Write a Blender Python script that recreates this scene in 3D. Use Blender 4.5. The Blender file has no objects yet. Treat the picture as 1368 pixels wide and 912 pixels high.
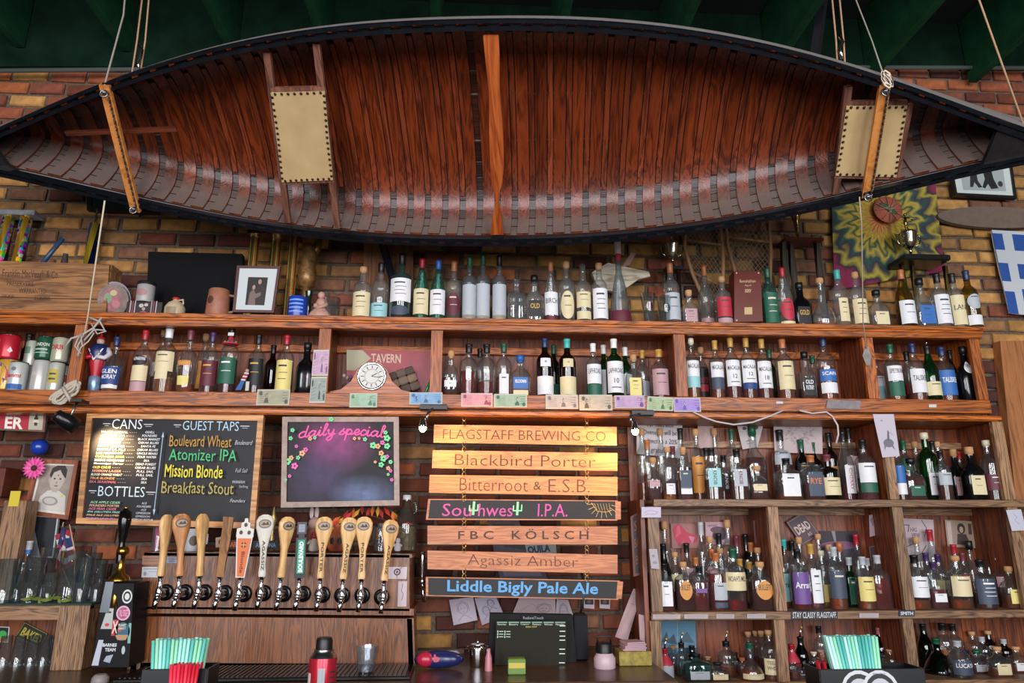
import bpy, bmesh, math, random
from mathutils import Vector, Matrix
C = bpy.context.collection
SC = bpy.context.scene
R0 = random.Random(7)
pi = math.pi
# ------------------------------------------------------------------ camera
F_PX, TH, PS = 950.0, math.radians(14.7), math.radians(3.4)
CAM = Vector((0, 0, 1.6))
FW = Vector((math.sin(PS)*math.cos(TH), math.cos(PS)*math.cos(TH), math.sin(TH)))
RT = Vector((math.cos(PS), -math.sin(PS), 0))
UP = RT.cross(FW)
cd = bpy.data.cameras.new('camera'); co = bpy.data.objects.new('camera', cd); C.objects.link(co)
co.location = CAM
co.rotation_euler = Matrix((RT, UP, -FW)).transposed().to_euler()
cd.sensor_width = 36; cd.lens = 36*F_PX/1368; cd.clip_start = .05
SC.camera = co
# ------------------------------------------------------------------ light
w = bpy.data.worlds.new('world'); SC.world = w; w.use_nodes = True
w.node_tree.nodes['Background'].inputs[0].default_value = (.75, .85, 1.0, 1)
w.node_tree.nodes['Background'].inputs[1].default_value = .28
def area(name, loc, target, sx, sy, e, colr):
    l = bpy.data.lights.new(name, 'AREA'); l.shape = 'RECTANGLE'; l.size = sx; l.size_y = sy; l.energy = e; l.color = colr
    o = bpy.data.objects.new(name, l); C.objects.link(o); o.location = loc
    o.rotation_euler = (Vector(target)-Vector(loc)).to_track_quat('-Z', 'Y').to_euler()
    return o
# the street windows behind the viewer
for wx in (-3.3, -.9, 1.5, 3.9):
    area('window_light', (wx, -3.4, 2.45), (wx*.6, 3.5, 2.3), 1.1, 3.0, 195, (.95, .97, 1.0))
area('neon_light', (-1.0, -1.2, 2.95), (-.6, 3.3, 1.4), 1.1, .3, 20, (1.0, .28, .42))
SC.view_settings.view_transform = 'Standard'; SC.view_settings.look = 'None'
SC.view_settings.gamma = 1; SC.view_settings.use_curve_mapping = False
SC.view_settings.exposure = -0.08
SC.cycles.transparent_max_bounces = 32
SC.cycles.max_bounces = 8

# ------------------------------------------------------------------ helpers
def P(px, py, Y):
    r = FW + RT*((px-684)/F_PX) - UP*((py-456)/F_PX)
    return CAM + r*(Y/r.y)
def proj(p):
    d = Vector(p)-CAM; z = d.dot(FW)
    return 684+F_PX*d.dot(RT)/z, 456-F_PX*d.dot(UP)/z
def ppm(p): return F_PX/((Vector(p)-CAM).dot(FW))          # pixels per metre there
def lin(h):
    if isinstance(h, (tuple, list)): return tuple(h[:3])+(1,)
    h = h.lstrip('#'); v = [int(h[i:i+2], 16)/255 for i in (0, 2, 4)]
    return tuple((c/12.92 if c <= .04045 else ((c+.055)/1.055)**2.4) for c in v)+(1,)
MC = {}
def M(h, rough=.6, metal=0, emit=0, var=0, bump=0, scale=40, spec=.5):
    k = (str(h), rough, metal, emit, var, bump, scale, spec)
    if k in MC: return MC[k]
    m = bpy.data.materials.new('m_%s' % str(h).strip('#')); m.use_nodes = True; nt = m.node_tree
    b = nt.nodes['Principled BSDF']; c = lin(h)
    b.inputs['Base Color'].default_value = c; b.inputs['Roughness'].default_value = rough
    b.inputs['Metallic'].default_value = metal
    b.inputs['Specular IOR Level'].default_value = spec
    if emit:
        b.inputs['Emission Color'].default_value = c; b.inputs['Emission Strength'].default_value = emit
    if var or bump:
        tc = nt.nodes.new('ShaderNodeTexCoord'); n = nt.nodes.new('ShaderNodeTexNoise')
        n.inputs['Scale'].default_value = scale; n.inputs['Detail'].default_value = 5
        nt.links.new(tc.outputs['Object'], n.inputs['Vector'])
        if var:
            r = nt.nodes.new('ShaderNodeValToRGB')
            r.color_ramp.elements[0].position = .3; r.color_ramp.elements[1].position = .72
            r.color_ramp.elements[0].color = tuple(x*(1-var) for x in c[:3])+(1,)
            r.color_ramp.elements[1].color = tuple(min(1, x*(1+var)) for x in c[:3])+(1,)
            nt.links.new(n.outputs['Fac'], r.inputs[0]); nt.links.new(r.outputs[0], b.inputs['Base Color'])
        if bump:
            bp = nt.nodes.new('ShaderNodeBump'); bp.inputs['Strength'].default_value = bump; bp.inputs['Distance'].default_value = .004
            nt.links.new(n.outputs['Fac'], bp.inputs['Height']); nt.links.new(bp.outputs[0], b.inputs['Normal'])
    MC[k] = m; return m
def WOOD(c1, c2, axis='X', rough=.42, ring=9, name='wood', rnd=.25, stretch=12):
    k = ('wood', c1, c2, axis, rough, ring, stretch, rnd)
    if k in MC: return MC[k]
    m = bpy.data.materials.new(name); m.use_nodes = True; nt = m.node_tree; b = nt.nodes['Principled BSDF']
    N = nt.nodes.new; L = nt.links.new
    tc = N('ShaderNodeTexCoord'); mp = N('ShaderNodeMapping'); oi = N('ShaderNodeObjectInfo')
    s = {'X': (1, stretch, stretch), 'Z': (stretch, stretch, 1), 'Y': (stretch, 1, stretch)}[axis]
    mp.inputs['Scale'].default_value = s
    L(tc.outputs['Object'], mp.inputs['Vector'])
    cm = N('ShaderNodeCombineXYZ'); mu = N('ShaderNodeMath'); mu.operation = 'MULTIPLY'; mu.inputs[1].default_value = 37
    L(oi.outputs['Random'], mu.inputs[0])
    for i in range(3): L(mu.outputs[0], cm.inputs[i])
    L(cm.outputs[0], mp.inputs['Location'])
    n1 = N('ShaderNodeTexNoise'); n1.inputs['Scale'].default_value = 1.3; n1.inputs['Detail'].default_value = 3; n1.inputs['Distortion'].default_value = 1.2
    L(mp.outputs[0], n1.inputs['Vector'])
    ms = N('ShaderNodeMath'); ms.operation = 'MULTIPLY'; ms.inputs[1].default_value = ring
    L(n1.outputs['Fac'], ms.inputs[0])
    fr = N('ShaderNodeMath'); fr.operation = 'PINGPONG'; fr.inputs[1].default_value = .5; L(ms.outputs[0], fr.inputs[0])
    n2 = N('ShaderNodeTexNoise'); n2.inputs['Scale'].default_value = 14; n2.inputs['Detail'].default_value = 4
    L(mp.outputs[0], n2.inputs['Vector'])
    ad = N('ShaderNodeMath'); ad.operation = 'MULTIPLY_ADD'; ad.inputs[1].default_value = 1.3
    L(fr.outputs[0], ad.inputs[0]); sb = N('ShaderNodeMath'); sb.operation = 'MULTIPLY_ADD'; sb.inputs[1].default_value = .9; sb.inputs[2].default_value = -.25
    L(n2.outputs['Fac'], sb.inputs[0]); L(sb.outputs[0], ad.inputs[2])
    r = N('ShaderNodeValToRGB'); r.color_ramp.elements[0].color = lin(c1); r.color_ramp.elements[1].color = lin(c2)
    r.color_ramp.elements[0].position = .12; r.color_ramp.elements[1].position = .75
    L(ad.outputs[0], r.inputs[0])
    hv = N('ShaderNodeHueSaturation'); L(r.outputs[0], hv.inputs['Color'])
    mr = N('ShaderNodeMapRange'); mr.inputs['To Min'].default_value = 1-rnd; mr.inputs['To Max'].default_value = 1+rnd
    L(oi.outputs['Random'], mr.inputs['Value']); L(mr.outputs[0], hv.inputs['Value'])
    L(hv.outputs[0], b.inputs['Base Color']); b.inputs['Roughness'].default_value = rough
    bp = N('ShaderNodeBump'); bp.inputs['Strength'].default_value = .25; bp.inputs['Distance'].default_value = .002
    L(ad.outputs[0], bp.inputs['Height']); L(bp.outputs[0], b.inputs['Normal'])
    MC[k] = m; return m
def GLASS(h, dens=.6, rough=.03, haze=None):
    """thin glass wall or liquid: tinted transparency under a clear gloss, with diffuse haze painted in for bright reflections and liquid glow"""
    k = ('glass', h, dens, rough, haze)
    if k in MC: return MC[k]
    m = bpy.data.materials.new('glass'); m.use_nodes = True; nt = m.node_tree; nt.nodes.clear()
    N = nt.nodes.new; L = nt.links.new
    out = N('ShaderNodeOutputMaterial'); mx = N('ShaderNodeMixShader'); tr = N('ShaderNodeBsdfTransparent'); gl = N('ShaderNodeBsdfGlossy')
    gl.inputs['Roughness'].default_value = rough; gl.inputs['Color'].default_value = (1, 1, 1, 1)
    c = lin(h); lw = N('ShaderNodeLayerWeight'); lw.inputs['Blend'].default_value = .35
    mc = N('ShaderNodeMixRGB'); mc.inputs[1].default_value = c; mc.inputs[2].default_value = tuple(x**1.4*dens for x in c[:3])+(1,)
    L(lw.outputs['Facing'], mc.inputs[0]); L(mc.outputs[0], tr.inputs['Color'])
    lf = N('ShaderNodeLayerWeight'); lf.inputs['Blend'].default_value = .5
    pw = N('ShaderNodeMath'); pw.operation = 'POWER'; pw.inputs[1].default_value = 3; L(lf.outputs['Facing'], pw.inputs[0])
    ma = N('ShaderNodeMath'); ma.operation = 'MULTIPLY_ADD'; ma.inputs[1].default_value = .8; ma.inputs[2].default_value = .07
    L(pw.outputs[0], ma.inputs[0]); L(ma.outputs[0], mx.inputs[0])
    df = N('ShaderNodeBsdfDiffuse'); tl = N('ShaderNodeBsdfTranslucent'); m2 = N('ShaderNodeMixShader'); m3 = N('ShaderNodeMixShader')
    hz_ = haze if haze is not None else (.09 if min(c[:3]) > .55 else .05)  # haze share: paints reflected room light into glass, transmitted glow into liquid
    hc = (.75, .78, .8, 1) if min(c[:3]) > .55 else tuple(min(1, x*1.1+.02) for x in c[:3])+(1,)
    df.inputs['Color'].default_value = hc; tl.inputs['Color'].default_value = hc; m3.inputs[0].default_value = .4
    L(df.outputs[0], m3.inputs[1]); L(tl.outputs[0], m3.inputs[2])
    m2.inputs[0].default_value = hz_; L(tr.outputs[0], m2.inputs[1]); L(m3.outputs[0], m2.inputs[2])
    L(m2.outputs[0], mx.inputs[1]); L(gl.outputs[0], mx.inputs[2]); L(mx.outputs[0], out.inputs[0])
    MC[k] = m; return m
class MB:
    def __init__(s): s.v = []; s.f = []; s.m = []; s.mats = []; s.sm = []
    def mi(s, mat):
        if mat not in s.mats: s.mats.append(mat)
        return s.mats.index(mat)
    def add(s, vs, fs, mat, smooth=False):
        o = len(s.v); s.v += [tuple(x) for x in vs]; i = s.mi(mat)
        for f in fs: s.f.append([o+a for a in f]); s.m.append(i); s.sm.append(smooth)
        return s
    def box(s, c, d, mat, rot=None, bev=0):
        hx, hy, hz = d[0]/2, d[1]/2, d[2]/2; c = Vector(c)
        if bev:
            b = min(bev, hx*.45, hy*.45, hz*.45); vs = []; fs = []
            for zi, zz in enumerate((-hz, -hz+b, hz-b, hz)):
                i = b if zi in (0, 3) else 0
                for (x, y) in ((-1, -1), (1, -1), (1, 1), (-1, 1)): vs.append(Vector((x*(hx-i), y*(hy-i), zz)))
            fs = [(3, 2, 1, 0), (12, 13, 14, 15)]
            for k in range(3):
                for j in range(4): fs.append((k*4+j, k*4+(j+1) % 4, k*4+4+(j+1) % 4, k*4+4+j))
        else:
            vs = [Vector((x*hx, y*hy, z*hz)) for z in (-1, 1) for (x, y) in ((-1, -1), (1, -1), (1, 1), (-1, 1))]
            fs = [(3, 2, 1, 0), (4, 5, 6, 7), (0, 1, 5, 4), (1, 2, 6, 5), (2, 3, 7, 6), (3, 0, 4, 7)]
        if rot is not None: vs = [rot @ v for v in vs]
        return s.add([v+c for v in vs], fs, mat)
    def lathe(s, prof, c, mat, seg=16, axis='Z', smooth=True, sec=None, caps=True):
        vs = []; fs = []; c = Vector(c)
        for (z, r) in prof:
            for k in range(seg):
                a = 2*pi*k/seg; q = sec(a) if sec else (1, 1)
                x, y = r*math.cos(a)*q[0], r*math.sin(a)*q[1]
                v = {'Z': (x, y, z), 'Y': (x, z, y), 'X': (z, x, y)}[axis]; vs.append(Vector(v)+c)
        n = len(prof)
        for j in range(n-1):
            for k in range(seg):
                a, b_ = j*seg+k, j*seg+(k+1) % seg; fs.append((a, b_, b_+seg, a+seg))
        s.add(vs, fs, mat, smooth)
        if caps:
            if prof[0][1] > 1e-5: s.add(vs[:seg], [tuple(range(seg-1, -1, -1))], mat)
            if prof[-1][1] > 1e-5: s.add(vs[-seg:], [tuple(range(seg))], mat)
        return s
    def tube(s, pts, r, mat, seg=6, closed=False, smooth=True):
        pts = [Vector(p) for p in pts]; n = len(pts); vs = []; fs = []
        rs = r if isinstance(r, (list, tuple)) else [r]*n
        prev = None
        for i, p in enumerate(pts):
            t = (pts[(i+1) % n]-pts[i-1]) if closed else (pts[min(i+1, n-1)]-pts[max(i-1, 0)])
            t.normalize()
            if prev is None:
                a = Vector((0, 0, 1)) if abs(t.z) < .9 else Vector((1, 0, 0)); u = t.cross(a).normalized()
            else: u = (prev - t*prev.dot(t)).normalized()
            prev = u; v = t.cross(u)
            for k in range(seg):
                a = 2*pi*k/seg; vs.append(p+(u*math.cos(a)+v*math.sin(a))*rs[i])
        for i in range(n if closed else n-1):
            for k in range(seg):
                a, b_ = i*seg+k, i*seg+(k+1) % seg; c2 = ((i+1) % n)*seg
                fs.append((a, b_, c2+(k+1) % seg, c2+k))
        if not closed: fs += [tuple(range(seg-1, -1, -1)), tuple((n-1)*seg+k for k in range(seg))]
        return s.add(vs, fs, mat, smooth)
    def prism(s, poly, y0, y1, mat):
        """poly in (x, z); extruded from y0 (front) to y1"""
        n = len(poly); vs = [(x, y0, z) for x, z in poly]+[(x, y1, z) for x, z in poly]
        area_ = sum(poly[i][0]*poly[(i+1) % n][1]-poly[(i+1) % n][0]*poly[i][1] for i in range(n))
        fs = [tuple(range(n)), tuple(range(2*n-1, n-1, -1))]+[((i+1) % n, i, n+i, n+(i+1) % n) for i in range(n)]
        if area_ < 0: fs = [f[::-1] for f in fs]
        return s.add(vs, fs, mat)
    def ball(s, c, r, mat, seg=12, rings=8, sc=(1, 1, 1), smooth=True):
        c = Vector(c); vs = []; fs = []
        for j in range(rings+1):
            a = pi*j/rings
            for k in range(seg):
                b_ = 2*pi*k/seg
                vs.append(c+Vector((r*sc[0]*math.sin(a)*math.cos(b_), r*sc[1]*math.sin(a)*math.sin(b_), -r*sc[2]*math.cos(a))))
        for j in range(rings):
            for k in range(seg):
                fs.append((j*seg+k, j*seg+(k+1) % seg, (j+1)*seg+(k+1) % seg, (j+1)*seg+k))
        return s.add(vs, fs, mat, smooth)
    def build(s, name, parent=None, loc=None, mat=None):
        me = bpy.data.meshes.new(name); me.from_pydata(s.v, [], s.f)
        for m in s.mats: me.materials.append(m)
        me.polygons.foreach_set('material_index', s.m); me.polygons.foreach_set('use_smooth', s.sm)
        me.validate(); me.update()
        o = bpy.data.objects.new(name, me); C.objects.link(o)
        if parent is not None: o.parent = parent
        if loc is not None: o.location = loc
        return o
def tag(o, label=None, cat=None, group=None, kind=None):
    if label: o['label'] = label
    if cat: o['category'] = cat
    if group: o['group'] = group
    if kind: o['kind'] = kind
    return o
def thing(name, label, cat, loc=(0, 0, 0), group=None, rz=0, ry=0):
    o = bpy.data.objects.new(name, None); C.objects.link(o); o.location = loc; o.rotation_euler = (0, ry, rz)
    o.empty_display_size = .05
    return tag(o, label, cat, group)
TC = {}
def textmesh(s_, bold=0.0, shear=0.0, sp=1.0):
    k = (s_, bold, shear, sp)
    if k in TC: return TC[k]
    cu = bpy.data.curves.new('t', 'FONT'); cu.body = s_; cu.resolution_u = 2; cu.offset = bold; cu.shear = shear; cu.space_character = sp
    cu.fill_mode = 'FRONT'
    o = bpy.data.objects.new('t', cu); C.objects.link(o)
    bpy.context.view_layer.update()
    me = o.to_mesh(); vs = [(v.co.x, v.co.y) for v in me.vertices]; fs = [tuple(p.vertices) for p in me.polygons]
    o.to_mesh_clear(); bpy.data.objects.remove(o); bpy.data.curves.remove(cu)
    if vs:
        x0, x1 = min(v[0] for v in vs), max(v[0] for v in vs); y0, y1 = min(v[1] for v in vs), max(v[1] for v in vs)
        vs = [((x-x0)/(x1-x0+1e-9), (y-y0)/(y1-y0+1e-9)) for x, y in vs]
    TC[k] = (vs, fs); return TC[k]
def art(mb, mp, shapes, lift=.0006, start=1):
    """flat print: mp(u, v, lift) -> local point; v runs downward"""
    lv = start
    for sh in shapes:
        k = sh[0]; L_ = lift*lv; lv += .35
        if k == 'e':
            _, u, v, ru, rv, c = sh; n = 18
            mb.add([mp(u+ru*math.cos(2*pi*i/n), v+rv*math.sin(2*pi*i/n), L_) for i in range(n)], [tuple(range(n-1, -1, -1))], MM(c))
        elif k == 'r':
            _, u0, v0, u1, v1, c = sh
            mb.add([mp(u0, v1, L_), mp(u1, v1, L_), mp(u1, v0, L_), mp(u0, v0, L_)], [(0, 1, 2, 3)], MM(c))
        elif k == 'p':
            mb.add([mp(u, v, L_) for u, v in sh[1]], [tuple(range(len(sh[1])))], MM(sh[2]))
        elif k == 'l':
            _, pts, wd, c = sh
            for si, (a, b_) in enumerate(zip(pts[:-1], pts[1:])):
                l2 = L_+si*2.5e-5; A, B = Vector(mp(a[0], a[1], l2)), Vector(mp(b_[0], b_[1], l2)); d = B-A
                if d.length < 1e-6: continue
                nrm = Vector((-d.z, 0, d.x)).normalized()*wd/2; e = d.normalized()*wd*.3
                mb.add([A-nrm-e, B-nrm+e, B+nrm+e, A+nrm-e], [(0, 1, 2, 3)], MM(c))
        elif k == 't':
            _, s_, u0, v0, u1, v1, c = sh[:7]; opt = sh[7] if len(sh) > 7 else {}
            vs, fs = textmesh(s_, opt.get('b', 0), opt.get('sh', 0), opt.get('sp', 1))
            arch = opt.get('arch', 0); wob = opt.get('w', 0); rot = opt.get('rot', 0)
            pts = []
            for x, y in vs:
                yy = 1-y
                if rot == 1: x, yy = 1-yy, x             # reads downward
                if rot == -1: x, yy = yy, 1-x
                uu = u0+(u1-u0)*x; vv = v0+(v1-v0)*yy - arch*math.sin(pi*x) + wob*math.sin(23*x)*(v1-v0)
                pts.append(mp(uu, vv, L_))
            mb.add(pts, fs, MM(c))
def MM(c): return c if not isinstance(c, str) else M(c, .6)
def quadmap(q, Y, loc):
    """q = four pixel corners TL, TR, BR, BL seen on the plane Y"""
    A, B, D, E = [P(x, y, Y)-Vector(loc) for x, y in q]
    def mp(u, v, l=0):
        p = (A*(1-u)+B*u)*(1-v)+(E*(1-u)+D*u)*v
        return (p.x, p.y-l, p.z)
    return mp
def rect(x0, y0, x1, y1, k=None):
    """pixel rectangle of an upright thing, leaning as uprights lean in this view"""
    ym = (y0+y1)/2
    a = (x0-684)*.000276; b_ = (x1-684)*.000276
    return [(x0+a*(y0-ym), y0), (x1+b_*(y0-ym), y0), (x1+b_*(y1-ym), y1), (x0+a*(y1-ym), y1)]
def flat(name, label, cat, q, Y, th, mat, shapes=(), group=None, frame=None, inner=None, kind=None, wr=0):
    """a board, card or sheet of real thickness whose front face is at Y; its print is a child"""
    c = P((q[2][0]+q[3][0])/2, (q[2][1]+q[3][1])/2, Y); loc = Vector((c.x, Y, c.z))
    mp = quadmap(q, Y, loc)
    if frame is None:
        mb = MB(); n = 6 if wr else 1
        if wr:
            vs = []; fs = []
            for j in range(n+1):
                for i in range(n+1):
                    p = mp(i/n, j/n, 0); d = wr*math.sin(i*1.7+j*.9)*.5-wr*abs(j/n-.3)
                    vs.append((p[0], p[1]+min(0, d), p[2]))
            for j in range(n):
                for i in range(n): a = j*(n+1)+i; fs.append((a+n+1, a+n+2, a+1, a))
            nv = len(vs); vs += [(x, y+th, z) for x, y, z in vs]; fs += [tuple(nv+a for a in f[::-1]) for f in fs[:]]
            mb.add(vs, fs, mat, True)
        else:
            mb.prism([(mp(u, v)[0], mp(u, v)[2]) for u, v in ((0, 1), (1, 1), (1, 0), (0, 0))], 0, th, mat)
        o = mb.build(name, None, loc); tag(o, label, cat, group, kind)
        if shapes:
            m2 = MB(); art(m2, mp, shapes, start=(3+wr/.0006 if wr else 1)); m2.build('print', o)
        return o
    o = thing(name, label, cat, loc, group)
    fw, fm, fd = frame                                           # frame width in u, material, depth proud
    fwv = fw*((Vector(mp(1, 0))-Vector(mp(0, 0))).length/(Vector(mp(0, 1))-Vector(mp(0, 0))).length)
    for (u0, v0, u1, v1) in ((0, 0, 1, fwv), (0, 1-fwv, 1, 1), (0, fwv, fw, 1-fwv), (1-fw, fwv, 1, 1-fwv)):
        MB().prism([(mp(u, v)[0], mp(u, v)[2]) for u, v in ((u0, v1), (u1, v1), (u1, v0), (u0, v0))], -fd, th, fm).build('frame', o)
    MB().prism([(mp(u, v)[0], mp(u, v)[2]) for u, v in ((fw, 1-fwv), (1-fw, 1-fwv), (1-fw, fwv), (fw, fwv))], 0, th, mat).build(inner or 'panel', o)
    if shapes:
        m2 = MB(); art(m2, mp, shapes); m2.build('print', o)
    return o
# ------------------------------------------------------------------ levels and depths (metres)
YF, YB, YW = 3.40, 3.70, 3.76                 # shelf fronts, shelf backs, brick face
ZT, ZM, ZL, ZA, ZB, ZC, ZK = 2.606, 2.225, 2.117, 1.733, 1.230, .93, 1.03
OAK = WOOD('#541f04', '#b5621a', 'X', .4, 10, 'oak_warm')
OAKV = WOOD('#541f04', '#ac5c1a', 'Z', .4, 10, 'oak_warm_upright')
OAKG = WOOD('#4a3222', '#9a7452', 'X', .5, 10, 'oak_grey')
OAKGV = WOOD('#4a3222', '#94704e', 'Z', .5, 10, 'oak_grey_upright')
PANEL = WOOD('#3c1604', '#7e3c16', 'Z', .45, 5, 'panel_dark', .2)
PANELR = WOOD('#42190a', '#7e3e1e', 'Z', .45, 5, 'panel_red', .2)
TOWER = WOOD('#46220c', '#7e481c', 'Z', .33, 12, 'tower_oak', .1)
BLACK = M('#0c0c0d', .45); CHROME = M('#d8dade', .12, 1); STEEL = M('#8d9096', .3, 1)
# ------------------------------------------------------------------ setting
def struct(o): o['kind'] = 'structure'; return o
struct(MB().box((0, .2, -.06), (12, 9, .12), M('#3a322c', .7, var=.2)).build('floor'))
struct(MB().box((0, .3, 4.78), (12, 9, .1), M('#04100b', .8, var=.3, scale=3)).build('ceiling'))
struct(MB().box((-6, .2, 2.35), (.12, 9, 4.7), M('#5a4434', .8)).build('wall_left'))
struct(MB().box((6, .2, 2.35), (.12, 9, 4.7), M('#5a4434', .8)).build('wall_right'))
wall = struct(MB().box((0, YW+.08, 2.35), (12, .14, 4.7), M('#5c5044', .95, var=.35, bump=.6, scale=60)).build('wall_back'))
def brickmat(h, v=.3):
    m = M(h, .9, var=v, bump=.8, scale=22); return m
BT = [brickmat(h) for h in ('#9c713c', '#ab7a40', '#86603a', '#b5854c', '#75503a')]
BRd = [brickmat(h) for h in ('#5a2c20', '#683422', '#4c261c', '#70402e', '#42241e')]
BO = [brickmat(h) for h in ('#8a4a30', '#96532f', '#7c4430')]
brick_meshes = {}
def brickmesh(mat, k, half):
    key = (mat.name, k, half)
    if key not in brick_meshes:
        rr = random.Random(k*7+half); L_ = .188 if not half else .092; mb = MB()
        hx, hz, b = L_/2, .033, .006; vs = []
        j = lambda a: (rr.random()-.5)*a
        for (y, i) in ((.02, 0), (-.004, 0), (-.011, b)):
            for (x, z) in ((-1, -1), (1, -1), (1, 1), (-1, 1)): vs.append((x*(hx-i)+j(.006), y+j(.003), z*(hz-i)+j(.005)))
        fs = [(8, 9, 10, 11)]
        for q in range(2):
            for e in range(4): fs.append((q*4+e, q*4+(e+1) % 4, q*4+4+(e+1) % 4, q*4+4+e))
        mb.add(vs, fs, mat); me = bpy.data.meshes.new('brick'); me.from_pydata(mb.v, [], mb.f); me.materials.append(mat); me.update()
        brick_meshes[key] = me
    return brick_meshes[key]
cand = []
row = 0; z = .9
rb = random.Random(3)
VIS = [(0, 92, 235, 175, 1), (1170, 92, 1368, 172, 1), (0, 238, 480, 420, 2), (480, 318, 1000, 420, 2), (1000, 225, 1368, 470, 2), (1300, 440, 1368, 640, 3),
       (0, 545, 125, 740, 3), (335, 552, 390, 745, 3), (525, 552, 600, 900, 3), (355, 668, 560, 740, 3), (555, 552, 872, 905, 3), (130, 698, 200, 800, 3)]
while z < 4.6:
    x = -3.3+(.105 if row % 2 else 0)
    while x < 4.1:
        px, py = proj((x, YW, z)); v = 9
        for i, (a, b_, c_, d_, pr) in enumerate(VIS):
            if a-12 < px < c_+12 and b_-6 < py < d_+6: v = min(v, pr if pr != 3 else 1.5)
        cand.append((v, rb.random(), x+rb.uniform(-.004, .004), z+rb.uniform(-.003, .003), px, py, row)); x += .209
    z += .083; row += 1
cand.sort()
stuff = MB()
for i, (v, _, x, z, px, py, row) in enumerate(cand):
    q = rb.random()
    if py < 175: mat = rb.choice(BO if q < .6 else (BRd if q < .9 else BT))
    elif py < 480: mat = rb.choice(BT if q < (.85 if px > 1150 else .72) else (BRd if q < .9 else BO))
    else: mat = rb.choice(BRd if q < .78 else (BT if q < .9 else BO))
    me = brickmesh(mat, rb.randrange(4), 0)
    if i < 300:
        o = bpy.data.objects.new('brick', me); C.objects.link(o); o.parent = wall; o.location = (x, YW, z)
    else:
        stuff.add([(vv.co.x+x, vv.co.y+YW, vv.co.z+z) for vv in me.vertices], [tuple(p.vertices) for p in me.polygons], mat)
so = stuff.build('brickwork', wall); so['kind'] = 'stuff'
# ledger board, pipe and joists under the ceiling
GRN = M('#0a2016', .95, var=.35, bump=.2, scale=8, spec=.1); GRN2 = M('#0d3a22', .8, var=.3, scale=10, spec=.15)
a, b_ = P(-80, 42, YW-.02), P(1450, 46, YW-.02); a2, b2 = P(-80, 93, YW-.02), P(1450, 91, YW-.02)
struct(MB().prism([(a2.x, a2.z), (b2.x, b2.z), (b2.x, 4.72), (a2.x, 4.72)], YW-.05, YW+.02, GRN).build('trim_1'))
pipe = MB().tube([P(-60, 95, YW-.10), P(684, 88, YW-.10), P(1430, 91, YW-.10)], .013, M('#7f8f88', .35, .6), 8)
tag(pipe.build('conduit_pipe'), 'long thin grey-green pipe running along the wall under the green joists', 'pipe')
for i, px in enumerate((-110, 25, 168, 312, 437, 586, 742, 888, 1026, 1158, 1292, 1430)):
    p = P(px, 80, YW-.05)
    tag(MB().box((0, 0, 0), (.05, 6.5, .44), GRN2, bev=.004).build('ceiling_joist', None, (p.x, YW-.06-3.25, 4.5)),
        'dark green ceiling joist, %s from the left end of the ceiling' % ['first', 'second', 'third', 'fourth', 'fifth', 'sixth', 'seventh', 'eighth', 'ninth', 'tenth', 'eleventh', 'twelfth'][i], 'joist', 'green ceiling joists')
# wooden door post at the right edge
q = [(1336, 455), (1400, 455), (1440, 720), (1362, 720)]
flat('wooden_post', 'broad rough orange-brown timber post against the bricks at the right edge', 'post', q, YW-.07, .06, WOOD('#7c4a26', '#b3723e', 'Z', .6, 3))
# ------------------------------------------------------------------ upper hutch
def X_(px, py, Y): return P(px, py, Y).x
hut = thing('wall_hutch', 'long warm oak open shelf hutch under the canoe holding liquor bottles', 'shelf', (0, YF, ZL))
HL = hut.location
def hb(name, x0, x1, y0, y1, z0, z1, mat, bev=.003, par=hut):
    L_ = par.location
    return MB().box(((x0+x1)/2-L_.x, (y0+y1)/2-L_.y, (z0+z1)/2-L_.z), (x1-x0, y1-y0, z1-z0), mat, bev=bev).build(name, par)
xr = X_(1312, 480, YF); xl = -3.1
hb('top_board', xl, xr+.03, YF-.02, YB+.02, ZT-.022, ZT, OAK)
hb('crown_molding', xl, xr+.015, YF-.008, YF+.03, ZT-.062, ZT-.022, OAK)
hb('crown_bead', xl, xr+.02, YF-.016, YF+.01, ZT-.034, ZT-.022, OAK)
hb('shelf_board', xl, xr, YF+.005, YB, ZM-.022, ZM, OAK)
hb('shelf_rail', xl, xr, YF-.004, YF+.02, ZM-.068, ZM, OAK)
hb('lower_cornice', xl, xr+.03, YF+.0, YB, ZL+.001, ZL+.031, OAK)
hb('cornice_bead', xl, xr+.04, YF-.012, YF+.02, ZL+.006, ZL+.026, OAK)
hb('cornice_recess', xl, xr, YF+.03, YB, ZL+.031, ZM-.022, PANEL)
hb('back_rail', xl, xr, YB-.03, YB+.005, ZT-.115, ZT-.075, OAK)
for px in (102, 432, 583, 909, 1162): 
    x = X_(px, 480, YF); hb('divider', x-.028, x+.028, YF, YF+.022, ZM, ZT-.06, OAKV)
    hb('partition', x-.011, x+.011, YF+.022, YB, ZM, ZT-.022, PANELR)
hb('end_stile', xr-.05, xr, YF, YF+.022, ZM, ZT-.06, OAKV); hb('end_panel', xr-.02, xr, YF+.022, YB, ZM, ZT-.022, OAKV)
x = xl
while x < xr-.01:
    x2 = min(x+.14, xr); hb('back_plank', x+.0015, x2-.0015, YB, YB+.015, ZM, ZT-.02, PANEL, .002); x += .14
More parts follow.
